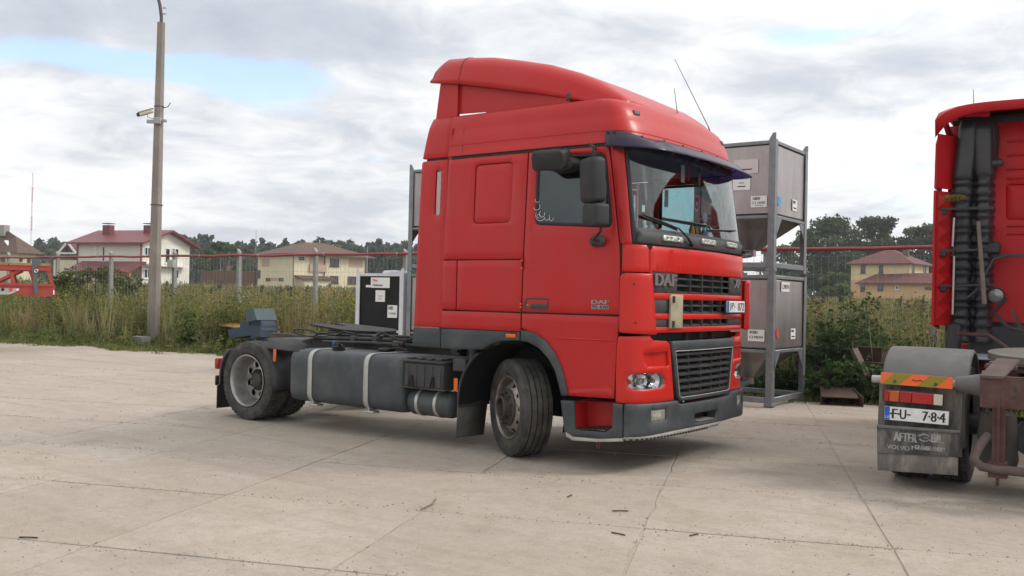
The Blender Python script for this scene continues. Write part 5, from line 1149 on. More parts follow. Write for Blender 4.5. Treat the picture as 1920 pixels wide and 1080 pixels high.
# doors with their glass
win = fillet([S(.262, 2.172), S(1.098, 2.126), S(1.066, 2.79), S(.268, 2.79)], [.07, .07, .09, .07], 6)
dpoly = [S(.137+G, 1.372), S(door_front(1.372)-G, 1.375), S(door_front(2.2), 2.2), S(door_front(2.842), 2.842), S(.168+G, 2.842)]
doors = patch('door', dpoly, cs, RED, truck, holes=[win], thick=.05, bev=.007, mirror=True)
seal = [Vector(p) for p in win]
for k, d in enumerate(doors):
    sg = 1 if k == 0 else -1
    sf = lambda u, z, off=0.0, sg=sg: cs(sg*u, z, off)
    patch('window_seal', inset(seal, .002), lambda u, z, off=0.0, sf=sf: sf(u, z, off+.001), BLACK, d, holes=[inset(seal, .03)], thick=.02, bev=.006)
    patch('window_pane', inset(seal, .026), lambda u, z, off=0.0, sf=sf: sf(u, z, off-.008), SIDEGLASS, d, thick=.005, bev=0, back=True)
    hp = fillet([S(.178, 1.39), S(.445, 1.39), S(.445, 1.505), S(.178, 1.505)], .035)
    patch('handle_plate', hp, lambda u, z, off=0.0, sf=sf: sf(u, z, off+.006), DARKP, d, thick=.02, bev=.006, holes=[fillet([S(.20, 1.405), S(.43, 1.405), S(.43, 1.49), S(.20, 1.49)], .02)])
    patch('handle_recess', fillet([S(.19, 1.40), S(.435, 1.40), S(.435, 1.495), S(.19, 1.495)], .02), lambda u, z, off=0.0, sf=sf: sf(u, z, off-.012), BLACK, d, thick=0, bev=0)
    patch('handle_lever', fillet([S(.23, 1.408), S(.43, 1.408), S(.425, 1.448), S(.26, 1.452)], .012), lambda u, z, off=0.0, sf=sf: sf(u, z, off+.008), DARKP, d, thick=.015, bev=.006)
    b = MB(); q = sf(ux(.215), 1.438); b.cyl(q, sf(ux(.215), 1.438, .008), .009, n=10); b.build('lock', SILVER, d)
d = doors[0]
# model lettering on the door
b = MB(); Mb = frame(cs(ux(.975), 1.462, .004), Vector((1, 0.05, 0)), (0, 0, 1)); text(b, 'DAF', Mb, .165, .034, 0, .018, ext=.004, bold=.004); b.build('badge_letters', SILVER, d)
b = MB(); b.M = Mb; b.box((0, -.026, .0), (.168, .036, .004)); b.build('badge_strip', SILVER, d)
b = MB(); text(b, '95.430', Mb, .155, .027, 0, -.026, d=.0035, slant=.2, bold=.002); b.build('badge_number', INK, d)
# white scroll sticker at the rear lower corner of the pane
b = MB()
for (cx, cz, r, a0, a1) in ((.33, 2.26, .055, 150, 330), (.345, 2.27, .03, 120, 400), (.285, 2.34, .035, 200, 400), (.29, 2.40, .025, 160, 330), (.40, 2.24, .03, 180, 420), (.45, 2.225, .022, 160, 380), (.31, 2.25, .018, 0, 300)):
    pts = [cs(ux(cx+r*cos(radians(a))), cz+r*sin(radians(a)), .001) for a in range(a0, a1, 24)]
    b.tube(pts, .0022, 4)
b.build('scroll_sticker', PLATEW, d)
# little amber beads on cords at the shut line
for z in (1.845, 1.775, 1.445, 1.415):
    b = MB(); p = cs(ux(.143), z, .012); b.lathe([(0, .012), (.008, .009), (.012, 0), (.008, -.009), (0, -.012)], 10, frame(p, (1, 0, 0), (0, 0, 1))); b.build('amber_bead', AMBER, truck)
for zl in ((1.85, 1.80, 1.765), (1.49, 1.44, 1.36)): b = MB(); b.tube([cs(ux(.143), z, .01) for z in zl], .004, 5); b.build('bead_cord', INK, truck)

# lower door skirt with the wheel arch cut-out
arch_o = [(976, 619.5), (990, 621), (1005, 626.5), (1023, 640), (1040, 663), (1053, 691), (1060.4, 721), (1064.5, 742)]
arch_i = [(976, 639), (989, 641), (1010, 653), (1027, 672), (1040, 695), (1046.6, 721), (1051.5, 742)]
low = [S(.137+G, 1.358), S(.137+G, 1.225)]+pxl(arch_o)[1:]+pxl([(1150.5, 747.5), (1153, 700), (1156, 640), (1158.5, 625)])+[S(1.165, 1.358)]
lowp = patch('lower_door_panel', low, cs, RED, truck, thick=.03, bev=.008, step=.06, mirror=True)
crz = pxl([(1040, 633), (1100, 637), (1152, 641)])
patch('panel_crease', pxl([(1042, 632), (1152, 637), (1152, 641), (1048, 636)]), cso(.006), RED, truck, thick=.01, bev=.008, step=.05, mirror=True)
patch('panel_crease', pxl([(1068, 731), (1146, 727), (1150, 745), (1066, 740)]), cso(.007), RED, truck, thick=.01, bev=.008, step=.05, mirror=True)
trim = pxl(arch_o+arch_i[::-1], .012)
patch('wheel_arch_trim', trim, cso(.012), GREYP, truck, thick=.05, bev=.008, step=.05, mirror=True)
sk = [S(-.82, .985), S(-.82, 1.183), S(.137-G, 1.183)]+pxl([(974.5, 638.7), (950, 638.5), (936, 640), (920, 645.5), (910, 651), (903, 655.3)])
mk = fillet([S(-.04, 1.125), S(.09, 1.125), S(.09, 1.17), S(-.04, 1.17)], .008)
patch('sleeper_skirt', sk, cso(.006), GREYP, truck, holes=[mk], thick=.06, bev=.008, step=.06, mirror=True)
patch('side_marker_lamp', fillet([S(-.03, 1.128), S(.085, 1.128), S(.085, 1.166), S(-.03, 1.166)], .006), cso(.010), AMBER, truck, thick=.02, bev=.005, mirror=True)
# dark wheel-well liner behind the arch
for sg in (1, -1):
    b = MB(); P = []
    for k in range(15):
        a = radians(-15+k*14); R = .60
        P.append([Vector((R*cos(a)*1.02, -sg*1.20, .46+R*sin(a)*1.03)), Vector((R*cos(a)*1.02, -sg*.55, .46+R*sin(a)*1.03))])
    b.grid(P); b.build('wheel_well', BLACK, truck)
    b = MB(); b.box((0.0, -sg*.56, .75), (1.2, .02, .8)); b.build('well_wall', BLACK, truck)

# dark backing behind the shut lines
def backing(poly): patch('shut_line_backing', poly, cso(-.022), BLACK, truck, thick=0, bev=0, step=.15, mirror=True)
for z in (1.187, 1.365, 1.855): backing([S(-.83, z-.03), S(.17, z-.03), S(.17, z+.03), S(-.83, z+.03)])
backing([S(-1.10, 2.82), S(-.76, 2.82), S(-.76, 2.90), S(-1.09, 2.90)]); backing([S(-.87, 1.0), S(-.77, 1.0), S(-.76, 2.86), S(-.85, 2.86)]); backing([S(-.68, 1.36), S(-.60, 1.36), S(-.60, 1.88), S(-.68, 1.88)]); backing([S(.10, 1.1), S(.19, 1.1), S(.21, 2.86), S(.12, 2.86)])
backing([S(.17, 1.335), S(1.19, 1.335), S(1.19, 1.40), S(.17, 1.40)]); backing([S(1.12, 1.30), S(1.23, 1.30), S(1.23, 2.0), S(1.20, 2.1), S(1.10, 2.1)]); backing([S(1.10, 2.1), S(1.16, 2.1), S(1.12, 2.86), S(1.06, 2.86)])
b = MB(); b.box((1.0, 0, 1.6), (.05, 2.3, .75)); b.build('firewall', BLACK, truck)
# ---- pillars, cowl, windscreen
uwsb = uvp(1187, 440).x; uwst = uvp(1172, 285).x
apil = [Vector((ux(door_front(1.99)+.012), 1.99)), uvp(1186, 459), uvp(1183, 430), uvp(1176, 340), uvp(1171, 282), Vector((ux(door_front(2.842)+.014), 2.842)), Vector((ux(door_front(2.3)+.013), 2.3))]
patch('windscreen_pillar', apil, cs, RED, truck, thick=.05, bev=.008, step=.05, mirror=True)
def usc(z): return float(np.interp(z, [1.98, 2.1, 2.4, 2.86], [uvp(1186, 459).x, uvp(1183, 430).x, uvp(1177, 360).x, uvp(1171, 282).x]))-.012
zs = [2.03, 2.2, 2.4, 2.6, 2.84]
ws = [Vector((usc(z), z)) for z in zs]+[Vector((-usc(z), z)) for z in zs[::-1]]
ws = fillet(ws, [.06]+[0]*3+[.06, .06]+[0]*3+[.06])
wso = [Vector((usc(z)+.006, z)) for z in [1.99]+zs[1:-1]+[2.852]]; wso = wso+[Vector((-p.x, p.y)) for p in wso[::-1]]
wsi = [Vector((usc(z)-.035, z)) for z in [2.13]+zs[1:-1]+[2.815]]; wsi = fillet(wsi+[Vector((-p.x, p.y)) for p in wsi[::-1]], [.10]+[0]*3+[.05, .05]+[0]*3+[.10], 6)
patch('windscreen_surround', wso, cso(-.004), BLACK, truck, holes=[wsi], thick=.02, bev=.004, step=.07)
patch('windscreen', [Vector((p.x*1.006, p.y)) for p in wsi], cso(-.014), GLASS, truck, thick=.006, bev=0, step=.07, back=True)
# black cowl lip below the glass
cw = fillet([Vector((usc(2.0)-.02, 1.992)), Vector((-usc(2.0)+.02, 1.992)), Vector((-usc(2.1)+.06, 2.10)), Vector((usc(2.1)-.06, 2.10))], .03)
patch('cowl_panel', cw, cso(.014), DARKP, truck, thick=.03, bev=.012, step=.07)
# grey step plates on the cowl, each with holes
for cpx, cpy, w in ((1258, 449, .16), (1324.5, 455, .15), (1368, 460.5, .15)):
    c = uvp(cpx, cpy); hs = []
    for kx in (-.62, .25, .75):
        hs.append([Vector((c.x+kx*w*.8+.010*cos(a), c.y+.010*sin(a))) for a in [2*pi*i/10 for i in range(10)]])
    patch('cowl_step_plate', fillet([Vector((c.x-w, c.y-.025)), Vector((c.x+w, c.y-.025)), Vector((c.x+w, c.y+.025)), Vector((c.x-w, c.y+.025))], .02), cso(.035), ALU, truck, holes=hs, thick=.02, bev=.005, step=.06)
# wipers: arm and blade
for base, elb, tip in (((1292, 461), (1268, 430), (1203, 402)), ((1347, 467), (1322, 424), (1240, 409)), ((1389, 474), (1369, 434), (1322, 431))):
    pb = uvp(*base); pe = uvp(*elb); pt = uvp(*tip)
    B0 = cs(pb.x, pb.y, .035); B1 = cs(pe.x, pe.y, .03); B2 = cs(pt.x, pt.y, .012)
    b = MB(); b.tube([B0, B0.lerp(B1, .5)+Vector((.015, 0, 0)), B1], [.014, .011, .008], 6); b.cyl(B0-Vector((.02, 0, 0)), B0+Vector((.015, 0, 0)), .018, n=8)
    w = b.build('wiper', BLACK, truck)
    b = MB(); b.tube([B1, cs((pe.x*.6+pt.x*.4), (pe.y*.6+pt.y*.4), .02), B2], .007, 5); b.bar(B1.lerp(B2, .02)-Vector((.012, 0, .012)), B2-Vector((.0, 0, .012)), .006, .022); b.build('wiper_blade', BLACK, w)

# ---- roof
uR = ux(-.80)
def roof_ring(z, ins, n=34):
    us = [uR*(1-2*k/(n-1)) for k in range(n)]; R = []
    for u in us:
        p = cs(u, min(z, 3.315)); q = Vector((0.1, 0, z))
        v = Vector((p.x-.1, p.y)); L_ = v.length; v *= (L_-ins)/L_
        R.append(Vector((v.x+.1 if u*u < (uR*.98)**2 else -.80, v.y, z)))
    return R
b = MB(); rings = [roof_ring(z, i, 60) for z, i in ((2.872, -.004), (2.905, -.004), (2.912, 0), (2.975, 0), (2.980, -.004), (3.08, -.004), (3.088, 0), (3.15, -.002), (3.20, -.006), (3.245, -.014), (3.272, -.012), (3.286, .006), (3.296, .04), (3.302, .10), (3.308, .25), (3.31, .6))]
b.grid(rings); n = len(b.v); k = len(rings[-1]); b.f.append(tuple(range(n-k, n))); b.mi.append(0)
for r0, r1 in zip(rings, rings[1:]): b.add([r0[0], r1[0], r1[-1], r0[-1]], [(0, 1, 2, 3)])
roof = b.build('roof', RED, truck, sharp=30)
patch('roof_gutter', [Vector((uR, 2.846)), Vector((-uR, 2.846)), Vector((-uR, 2.87)), Vector((uR, 2.87))], cso(-.012), BLACK, truck, thick=.02, bev=0, step=.1)
seam = MB()
seam.tube([cs(ux(-.625), z, .001) for z in (2.88, 2.95, 3.05, 3.15, 3.23)], .003, 4); seam.build('roof_seam', BLACK, roof)
for px_, py_ in ((1193, 212),):
    c = uvp(px_, py_)
    for sg in (1, -1):
        sf = lambda u, z, off=0.0, sg=sg: cs(sg*u, z, off+.012)
        patch('roof_marker_lamp', fillet([Vector((c.x-.045, c.y-.022)), Vector((c.x+.045, c.y-.022)), Vector((c.x+.045, c.y+.022)), Vector((c.x-.045, c.y+.022))], .01), sf, GREYP, roof, thick=.02, bev=.008, step=.03)
# roof spoiler: lofted shell standing on side fences
st = [(-1.115, 1.16, 3.655, 3.86), (-1.0, 1.165, 3.635, 3.915), (-.74, 1.165, 3.60, 3.90), (-.72, 1.165, 3.595, 3.897), (-.45, 1.165, 3.54, 3.865), (-.15, 1.16, 3.475, 3.80), (.2, 1.14, 3.405, 3.715), (.5, 1.10, 3.335, 3.612), (.72, 1.06, 3.28, 3.51), (.86, 1.02, 3.25, 3.42), (.95, .97, 3.24, 3.355), (1.0, .92, 3.23, 3.315), (1.03, .88, 3.22, 3.28)]
b = MB(); rows = []
for i, (x, w, z0, z1) in enumerate(st):
    row = []; r = min(.20, (z1-z0)*.8)
    prof = [(w*1.0, z0), (w*.995, z0+(z1-z0-r)*.5), (w*.98, z1-r)]+[(w*.98-r*(1-cos(a)), z1-r+r*sin(a)) for a in (pi*.12, pi*.25, pi*.37, pi*.5)]+[((w*.98-r)*f, z1+.012*(1-f)) for f in (.7, .4, .15)]
    sl = (.075 if i == 0 else .02 if i == 1 else 0)
    row = [Vector((x+sl*min(1, (z-z0)/(z1-z0)), -y, z)) for y, z in prof]+[Vector((x+sl*min(1, (z-z0)/(z1-z0)), y, z)) for y, z in prof[::-1]]
    rows.append(row)
b.grid(rows)
sp = b.build('roof_spoiler', RED, truck, sharp=42)
md = sp.modifiers.new('thickness', 'SOLIDIFY'); md.thickness = .025; md.offset = -1
b = MB()
b.tube([Vector((-.735, p.y*1.001, p.z+.001)) for p in rows[2]][:12], .003, 4); b.build('spoiler_seam', BLACK, sp)
for sg in (-1, 1):
    b = MB(); poly = [(-.79, 3.318), (-.45, 3.305), (-.40, 3.24), (.52, 3.24), (.52, 3.36), (-.15, 3.50), (-.79, 3.64)]
    b.prism(poly, frame((0, sg*1.075, 0), (1, 0, 0), (0, 0, 1)), -.012, .012); b.build('spoiler_fence', RED, truck)
    b = MB(); poly = [(-1.06, 3.26), (-.78, 3.26), (-.775, 3.66), (-1.0, 3.68)]
    b.prism(poly, frame((0, sg*1.10, 0), (1, 0, 0), (0, 0, 1)), -.02, .02); b.build('spoiler_fence_rear', RED, truck)
    b = MB(); b.box((.51, sg*1.085, 3.345), (.05, .03, .07), bev=.01); b.build('spoiler_foot', DARKP, truck)
# aerials
for foot, top in (((.9, .36, 3.32), (.86, .335, 3.66)), ((.98, 1.02, 3.27), (.55, .95, 4.13))):
    b = MB(); f_ = Vector(foot); t_ = Vector(top); b.cyl(f_-Vector((0, 0, .03)), f_+(t_-f_)*.12, .008, .006, 6); b.cyl(f_+(t_-f_)*.12, t_, .0045, .003, 5); b.build('aerial', BLACK, truck)

# ---- sun visor of smoked acrylic
uV = ux(1.09)
def visor(t, s, off=0.0):
    # t across (-1..1), s from fixing edge to lip
    u = t*uV; a = abs(t); k = max(0.0, min(1.0, (a-.66)/.34)); k = k*k*(3-2*k)
    ztop = 2.93+.045*k; zlip = 2.77+.055*k
    out = .02+(.20*(1-k)+.035*k)*s**1.15
    z = ztop+(zlip-ztop)*(s**(1.6 if a < .6 else 1.2))
    return cs(u, z, out+off)
b = MB(); NT = 56; P = [[visor(-1+2*i/NT, j/7) for j in range(8)] for i in range(NT+1)]; b.grid(P); vis = b.build('sun_visor', VISOR, truck, sharp=60)
md = vis.modifiers.new('thickness', 'SOLIDIFY'); md.thickness = .006
for t in (-.98, -.93, -.75, -.52, -.28, 0, .28, .52, .75, .93, .98):
    b = MB(); p = visor(t, .18, .004); n_ = (visor(t, .18, .02)-p).normalized(); b.cyl(p-n_*.006, p+n_*.008, .011, n=8); b.build('visor_screw', BLACK, vis)
for t in (-.5, -.17, .17, .5):
    b = MB(); b.tube([cs(t*uV, 2.78, .01), cs(t*uV, 2.795, .08), visor(t, .75, -.012)], .009, 6); b.build('visor_stay', BLACK, vis)

# ---- front panels
uh = uvp(1220.5, 480).x; uc = ux(door_front(1.7)+.012)
cp = fillet([Vector((uc, 1.745)), Vector((uh+.006, 1.745)), Vector((uh+.012, 1.93)), Vector((uh+.04, 1.984)), Vector((uc, 1.984))], [0, 0, .02, .03, 0])
patch('corner_panel', cp, cs, RED_LIT, truck, thick=.03, bev=.008, step=.05, mirror=True)
uf = uvp(1228, 560).x
cd = fillet([Vector((uc+.006, 1.222)), Vector((uf-.012, 1.205)), Vector((uh-.004, 1.735)), Vector((uc+.006, 1.735))], [.02, .02, .01, .05])
def defl(u, z, off=0.0):
    if u >= 0: return cs(u, z, off+.028)
    t = max(0, min(1, (-u-uf+.01)/(uc-uf))); return cs(u, z, off+.004+.15*t)
cdL = fillet([Vector((-uc-.02, 1.222)), Vector((-uf-.12, 1.215)), Vector((-uf-.12, 1.70)), Vector((-uf-.14, 1.735)), Vector((-uc-.02, 1.735))], [.02, .02, .02, .03, .05])
cdo = [patch('corner_deflector', cd, defl, RED_LIT, truck, thick=.035, bev=.012, step=.05), patch('corner_deflector', cdL, defl, RED_LIT, truck, thick=.035, bev=.012, step=.05)]
for o, sg in zip(cdo, (1, -1)):
    for px_, py_ in ((1189, 533), (1191.5, 605.5)):
        if sg < 0: break
        c = uvp(px_, py_, .028); b = MB(); p = cs(sg*c.x, c.y, .027); q = cs(sg*c.x, c.y, .031); b.cyl(p, q, .010, n=8); b.build('screw', BLACK, o)
def zf(px, py): return uvp(px, py).y
hz0, hz1 = 1.222, 1.978
s1 = (zf(1226, 549), zf(1224, 509.4)); s2 = (zf(1228, 588), zf(1227.6, 561)); s3 = (zf(1229.4, 613.7), zf(1229, 599))
def slotpoly(z0, z1, e=0.0):
    a = uh-.02+e; c_ = a+.065; return fillet([Vector((a, z0)), Vector((-c_, z0)), Vector((-c_, z1)), Vector((a, z1))], .01)
hood = fillet([Vector((uh-.006, hz0)), Vector((-uh-.07, hz0)), Vector((-uh-.07, 1.74)), Vector((-uh-.004, 1.75)), Vector((-uh-.004, 1.93)), Vector((-uh+.03, hz1)), Vector((uh-.03, hz1)), Vector((uh+.004, 1.93))], [.02, .02, .0, .0, .02, .03, .03, .02])
hd = patch('front_panel', hood, cs, RED_LIT, truck, holes=[slotpoly(*s1), slotpoly(*s2), slotpoly(*s3)], thick=.04, bev=.008, step=.07)
# polished patch left where a badge was, as in the photo: a slightly cleaner oval
c = uvp(1259.5, 486); cleaned = mat('red_clean_oval', (.50, .006, .006), .36, coat=.25)
patch('clean_oval', [Vector((c.x+.055*cos(a), c.y+.085*sin(a))) for a in [2*pi*i/24 for i in range(24)]], cso(.0012), cleaned, hd, thick=0, bev=0, step=.05)
# grille inserts with slats
for (z0, z1), ns in ((s1, 3), (s2, 2), (s3, 1)):
    patch('grille_backing', slotpoly(z0, z1, .02), cso(-.075), BLACK, truck, thick=0, bev=0, step=.1)
    a = uh-.02; ur0 = uvp(1272, 530).x if ns == 3 else uvp(1276, 570).x; ul0 = -(uvp(1272, 530).x) if ns == 3 else -.55
    for (p, q) in ((a, ur0), (ul0, -a-.065)):
        patch('grille_panel', [Vector((p, z0)), Vector((q, z0)), Vector((q, z1)), Vector((p, z1))], cso(-.012), DARKP, truck, thick=.02, bev=.004, step=.07)
    h = (z1-z0)/ns
    for k in range(ns):
        zb = z0+k*h
        b = MB(); us = [ur0+(ul0-ur0)*i/14 for i in range(15)]
        P = [[cs(u, zb+h*.16, -.005), cs(u, zb+h*.04, -.008), cs(u, zb+h*.30, -.06), cs(u, zb+h*.42, -.06)] for u in us]
        b.grid(P, closed_v=True); b.build('grille_slat', GREYP, truck)
    for i in range(1, 5):
        u = ur0+(ul0-ur0)*i/5; b = MB(); b.bar(cs(u, z0, -.03), cs(u, z1, -.03), .012, .05, up=(1, 0, 0)); b.build('grille_rib', DARKP, truck)
# lettering on the grille
def letters(s, px, py, w, h, off, m, par, nm, slant=0.0, bold=0.0):
    c = uvp(px, py); o = cs(c.x, c.y, off); xd = cs(c.x-.05, c.y)-cs(c.x+.05, c.y); zd = cs(c.x, c.y+.03)-cs(c.x, c.y-.03)
    b = MB(); text(b, s, frame(o, xd, zd), w, h, ext=.012, slant=slant, bold=bold); return b.build(nm, m, par)
letters('DAF', 1249.5, 525, .325, .105, -.010, SILVER, hd, 'badge_letters', bold=.010)
letters('XF', 1383, 532, .19, .085, -.010, SILVER, hd, 'badge_letters', slant=.25, bold=.004)
# hinged beige plate over the grille
c0, c1 = uvp(1255, 552), uvp(1276.5, 615)
bm = mat('beige_plate', (.40, .37, .27), .5, var=(.33, .29, .20), var_scale=11, dust=(.20, .10, .05), dust_amt=.5, dust_scale=9)
hp = patch('folding_plate', [Vector((c0.x, c1.y)), Vector((c1.x, c1.y)), Vector((c1.x, c0.y)), Vector((c0.x, c0.y))], cso(.02), bm, truck, thick=.02, bev=.003, step=.05, back=True)
for zz in (.12, .85):
    b = MB(); z = c1.y+(c0.y-c1.y)*zz; b.bar(cs(c0.x-.03, z-.03, .026), cs(c0.x-.03, z+.03, .026), .03, .012); b.build('hinge', IRON, hp)
# number plate
Mp = frame((1.456, .585, 1.458), (-.03, 1, 0), (0, 0, 1)); pl = MB(Mp); pl.box((0, 0, 0), (.47, .112, .012), bev=.004); npl = pl.build('number_plate', PLATEW, truck)
b = MB(Mp); b.box((0, -.004, -.012), (.50, .135, .014)); b.build('plate_holder', BLACK, npl)
b = MB(Mp); b.box((-.21, 0, .0045), (.046, .108, .005)); b.build('blue_band', BLUE, npl)
b = MB(); text(b, 'JP-', Mp, .15, .078, -.095, 0, d=.0068, bold=.002); b.build('plate_characters', INK, npl); b = MB(); text(b, '872', Mp, .17, .078, .13, 0, d=.0068, bold=.002); b.build('plate_characters', INK, npl)

# black gap above the lower grille
patch('grille_gap', [Vector((uvp(1222, 630).x, 1.15)), Vector((-uvp(1222, 630).x, 1.15)), Vector((-uvp(1222, 630).x, 1.225)), Vector((uvp(1222, 630).x, 1.225))], cso(-.12), BLACK, truck, thick=.0, bev=0, step=.1)
for u in (-.35, -.05, .25):
    b = MB(); b.bar(cs(u, 1.12, -.10), cs(u, 1.23, -.10), .03, .03); b.build('grille_bracket', IRON, truck)
# headlamp corner modules
hl = pxl([(1175, 716), (1178, 706), (1186, 702), (1215, 700), (1240, 701), (1246.5, 710), (1246.5, 720), (1240, 727), (1215, 731), (1190, 731), (1178, 726)])
mod = pxl([(1159, 631), (1156, 648), (1154.2, 700), (1154, 755), (1189, 758.4), (1230, 755), (1264, 750.3), (1261, 700), (1257, 645.5), (1251, 639.5), (1226, 638.5), (1219, 629)])
vent = pxl([(1207, 662), (1253, 659), (1255, 687), (1215, 688), (1209, 678)])
mods = patch('headlamp_panel', fillet(mod, .012), cs, RED_LIT, truck, holes=[fillet(hl, .01), fillet(vent, .02)], thick=.05, bev=.008, step=.05, mirror=True)
for o, sg in zip(mods, (1, -1)):
    sf = lambda u, z, off=0.0, sg=sg: cs(sg*u, z, off)
    # scooped recess
    def scoop(u, z, off=0.0, sf=sf):
        t = (uvp(1255, 670).x-u)/(uvp(1255, 670).x-uvp(1207, 670).x+1e-6); t = max(0, min(1, t)); return sf(u, z, off-.045*(1-abs(2*t-1)*.5)+.0)
    patch('scoop', inset([Vector(p) for p in vent], -.01), scoop, RED_LIT, o, thick=0, bev=0, step=.03)
    # headlamp
    cx = sum(p.x for p in hl)/len(hl); cz = sum(p.y for p in hl)/len(hl)
    lamp = patch('headlamp', inset([Vector(p) for p in hl], -.004), lambda u, z, off=0.0, sf=sf: sf(u, z, off-.075), CHROME, o, thick=0, bev=0, step=.05)
    patch('headlamp_lens', inset([Vector(p) for p in hl], .003), lambda u, z, off=0.0, sf=sf: sf(u, z, off-.004), LAMPGL, o, thick=.006, bev=.004, step=.05, back=True)
    P = [[sf(p.x, p.y, -.008), sf(cx+(p.x-cx)*.93, cz+(p.y-cz)*.93, -.075)] for p in densify(hl, .03)]; b = MB(); b.grid(P, closed_u=True); b.build('headlamp_housing', ALU, o)
    for uu, rr in ((uvp(1206, 716).x, .062), (uvp(1232, 714).x, .068)):
        M_ = frame(sf(uu, cz, -.078), sf(uu-.05, cz)-sf(uu+.05, cz), (0, 0, 1))
        if M_.col[2].to_3d().dot(sf(uu, cz, .1)-sf(uu, cz)) < 0: M_ = frame(sf(uu, cz, -.078), sf(uu+.05, cz)-sf(uu-.05, cz), (0, 0, 1))
        b = MB(); b.lathe([(rr*f, .055*f*f) for f in (.1, .3, .5, .7, .85, 1.0)]+[(rr*1.06, .055)], 20, M_); b.build('reflector_bowl', CHROME, o)
        b = MB(); b.lathe([(0, .05), (.018, .046), (.022, .03), (.022, .0)], 10, M_); b.build('bulb_shield', SILVER, o)
    uu = uvp(1181, 716).x; M_ = frame(sf(uu, cz, -.03), (0, 0, 1), (1, 0, 0)); b = MB(); b.lathe([(0, .02), (.02, .012), (.024, -.02)], 10, M_); b.build('indicator_bulb', AMBER, o)
# lower grille frame and slats
gf = pxl([(1255, 641), (1371.5, 632), (1362.5, 738.5), (1353, 743), (1290, 752), (1278, 751)])
ug0 = .70; gz0, gz1 = .598, 1.148
gfr = fillet([Vector((.70, 1.145)), Vector((-.70, 1.145)), Vector((-.56, .60)), Vector((.56, .60))], [.03, .03, .08, .08])
gin = fillet([Vector((.635, 1.055)), Vector((-.635, 1.055)), Vector((-.545, .635)), Vector((.545, .635))], [.012, .012, .05, .05])
lg = patch('lower_grille_frame', gfr, cso(.016), GREYP, truck, holes=[gin], thick=.06, bev=.012, step=.07)
rimpoly = [Vector(p) for p in gin]
b = MB(); rl = [cs(p.x, p.y, .016) for p in densify(gin, .05)]; b.tube(rl+[rl[0], rl[1]], .004, 5); b.build('grille_bead', ALU, lg)
patch('lower_grille_backing', inset(rimpoly, -.01), cso(-.09), BLACK, truck, thick=0, bev=0, step=.1)
for k in range(7):
    zb = .652+k*(1.05-.652)/6.55; hw = .545+(.635-.545)*(zb-.635)/.42-.004
    b = MB(); us = [-hw+2*hw*i/14 for i in range(15)]
    P = [[cs(u, zb+.012, .004), cs(u, zb-.006, .0), cs(u, zb+.022, -.08), cs(u, zb+.036, -.08)] for u in us]; b.grid(P, closed_v=True); b.build('lower_grille_slat', DARKP, truck)
for i in range(1, 5):
    t = -1+2*i/5; b = MB(); b.bar(cs(t*.55, .64, -.03), cs(t*.62, 1.05, -.03), .01, .05, up=(1, 0, 0)); b.build('lower_grille_rib', DARKP, truck)

# ---- bumper with step boxes
ub = uvp(1168, 790).x
stp = pxl([(1053, 750.5), (1077.5, 752)])+pxl([(1151, 755), (1168, 759)])+pxl([(1168, 820), (1120, 823), (1075, 819), (1058, 808)])
hole = pxl([(1078, 753), (1151, 757), (1149, 802), (1136, 810), (1081, 805)])
stpoly = pxl([(1053, 750.5), (1078, 752), (1081, 805), (1136, 810), (1149, 802), (1151, 755.5), (1168, 758.5), (1168, 821), (1120, 822), (1075, 818), (1060, 808)])
stps = patch('step_bumper', stpoly, cso(.022), GREYP, truck, thick=.08, bev=.008, step=.05, mirror=True)
for o, sg in zip(stps, (1, -1)):
    sf = lambda u, z, off=0.0, sg=sg: cs(sg*u, z, off)
    c = [uvp(*q) for q in ((1079, 752), (1151, 755), (1147, 806), (1081, 806))]
    ctr = c[0]
    b = MB(); D = -.20
    tr, tl, bl_, br_ = [(c[i].x, c[i].y) for i in range(4)]
    def pp(q, d): return sf(q[0], q[1], d)
    b.add([pp(tr, .0), pp(tl, .0), pp(bl_, .0), pp(br_, .0), pp(tr, D), pp(tl, D), pp(bl_, D), pp(br_, D)], [(4, 5, 6, 7), (0, 4, 7, 3), (1, 2, 6, 5), (0, 1, 5, 4)]); b.build('step_box', RED, o, sharp=20)
    b = MB(); b.add([pp((br_[0], br_[1]-.0), .022), pp((bl_[0], bl_[1]), .022), pp((bl_[0], bl_[1]+.012), D), pp((br_[0], br_[1]+.012), D)], [(0, 1, 2, 3)])
    for i in range(9):
        t = i/8; q0 = Vector(br_).lerp(Vector(bl_), t); b.bar(sf(q0.x, q0.y+.004, .02), sf(q0.x, q0.y+.012, D), .010, .008)
    b.build('step_tread', IRON, o)
    # pale lower lip under the step
    lip = pxl([(1060, 809), (1075, 819), (1120, 823), (1168, 821.5), (1168, 828), (1120, 829), (1072, 826), (1060, 818)], .022)
    patch('step_lip', lip, lambda u, z, off=0.0, sf=sf: sf(u, z, off+.018), mat('pale_plastic', (.42, .42, .38), .5, var=(.30, .30, .27), var_scale=8), o, thick=.06, bev=.006, step=.04)
zt = .612; zb0 = .345
fog = [Vector(p) for p in pxl([(1222, 770), (1249, 766), (1249, 787), (1222, 791)], .024)]
tow = pxl([(1292, 769), (1346, 757), (1341, 775), (1300, 785)], .024); tow = fillet([Vector((.30, .47)), Vector((-.22, .47)), Vector((-.17, .385)), Vector((.25, .385))], .02)
fogm = [Vector((-p.x, p.y)) for p in fog[::-1]]
bp = [Vector((ub-.008, zb0-.02)), Vector((.6, zb0)), Vector((-.6, zb0)), Vector((-ub+.008, zb0-.02)), Vector((-ub+.008, zt)), Vector((-.60, zt)), Vector((-.54, .575)), Vector((.54, .575)), Vector((.60, zt)), Vector((ub-.008, zt))]
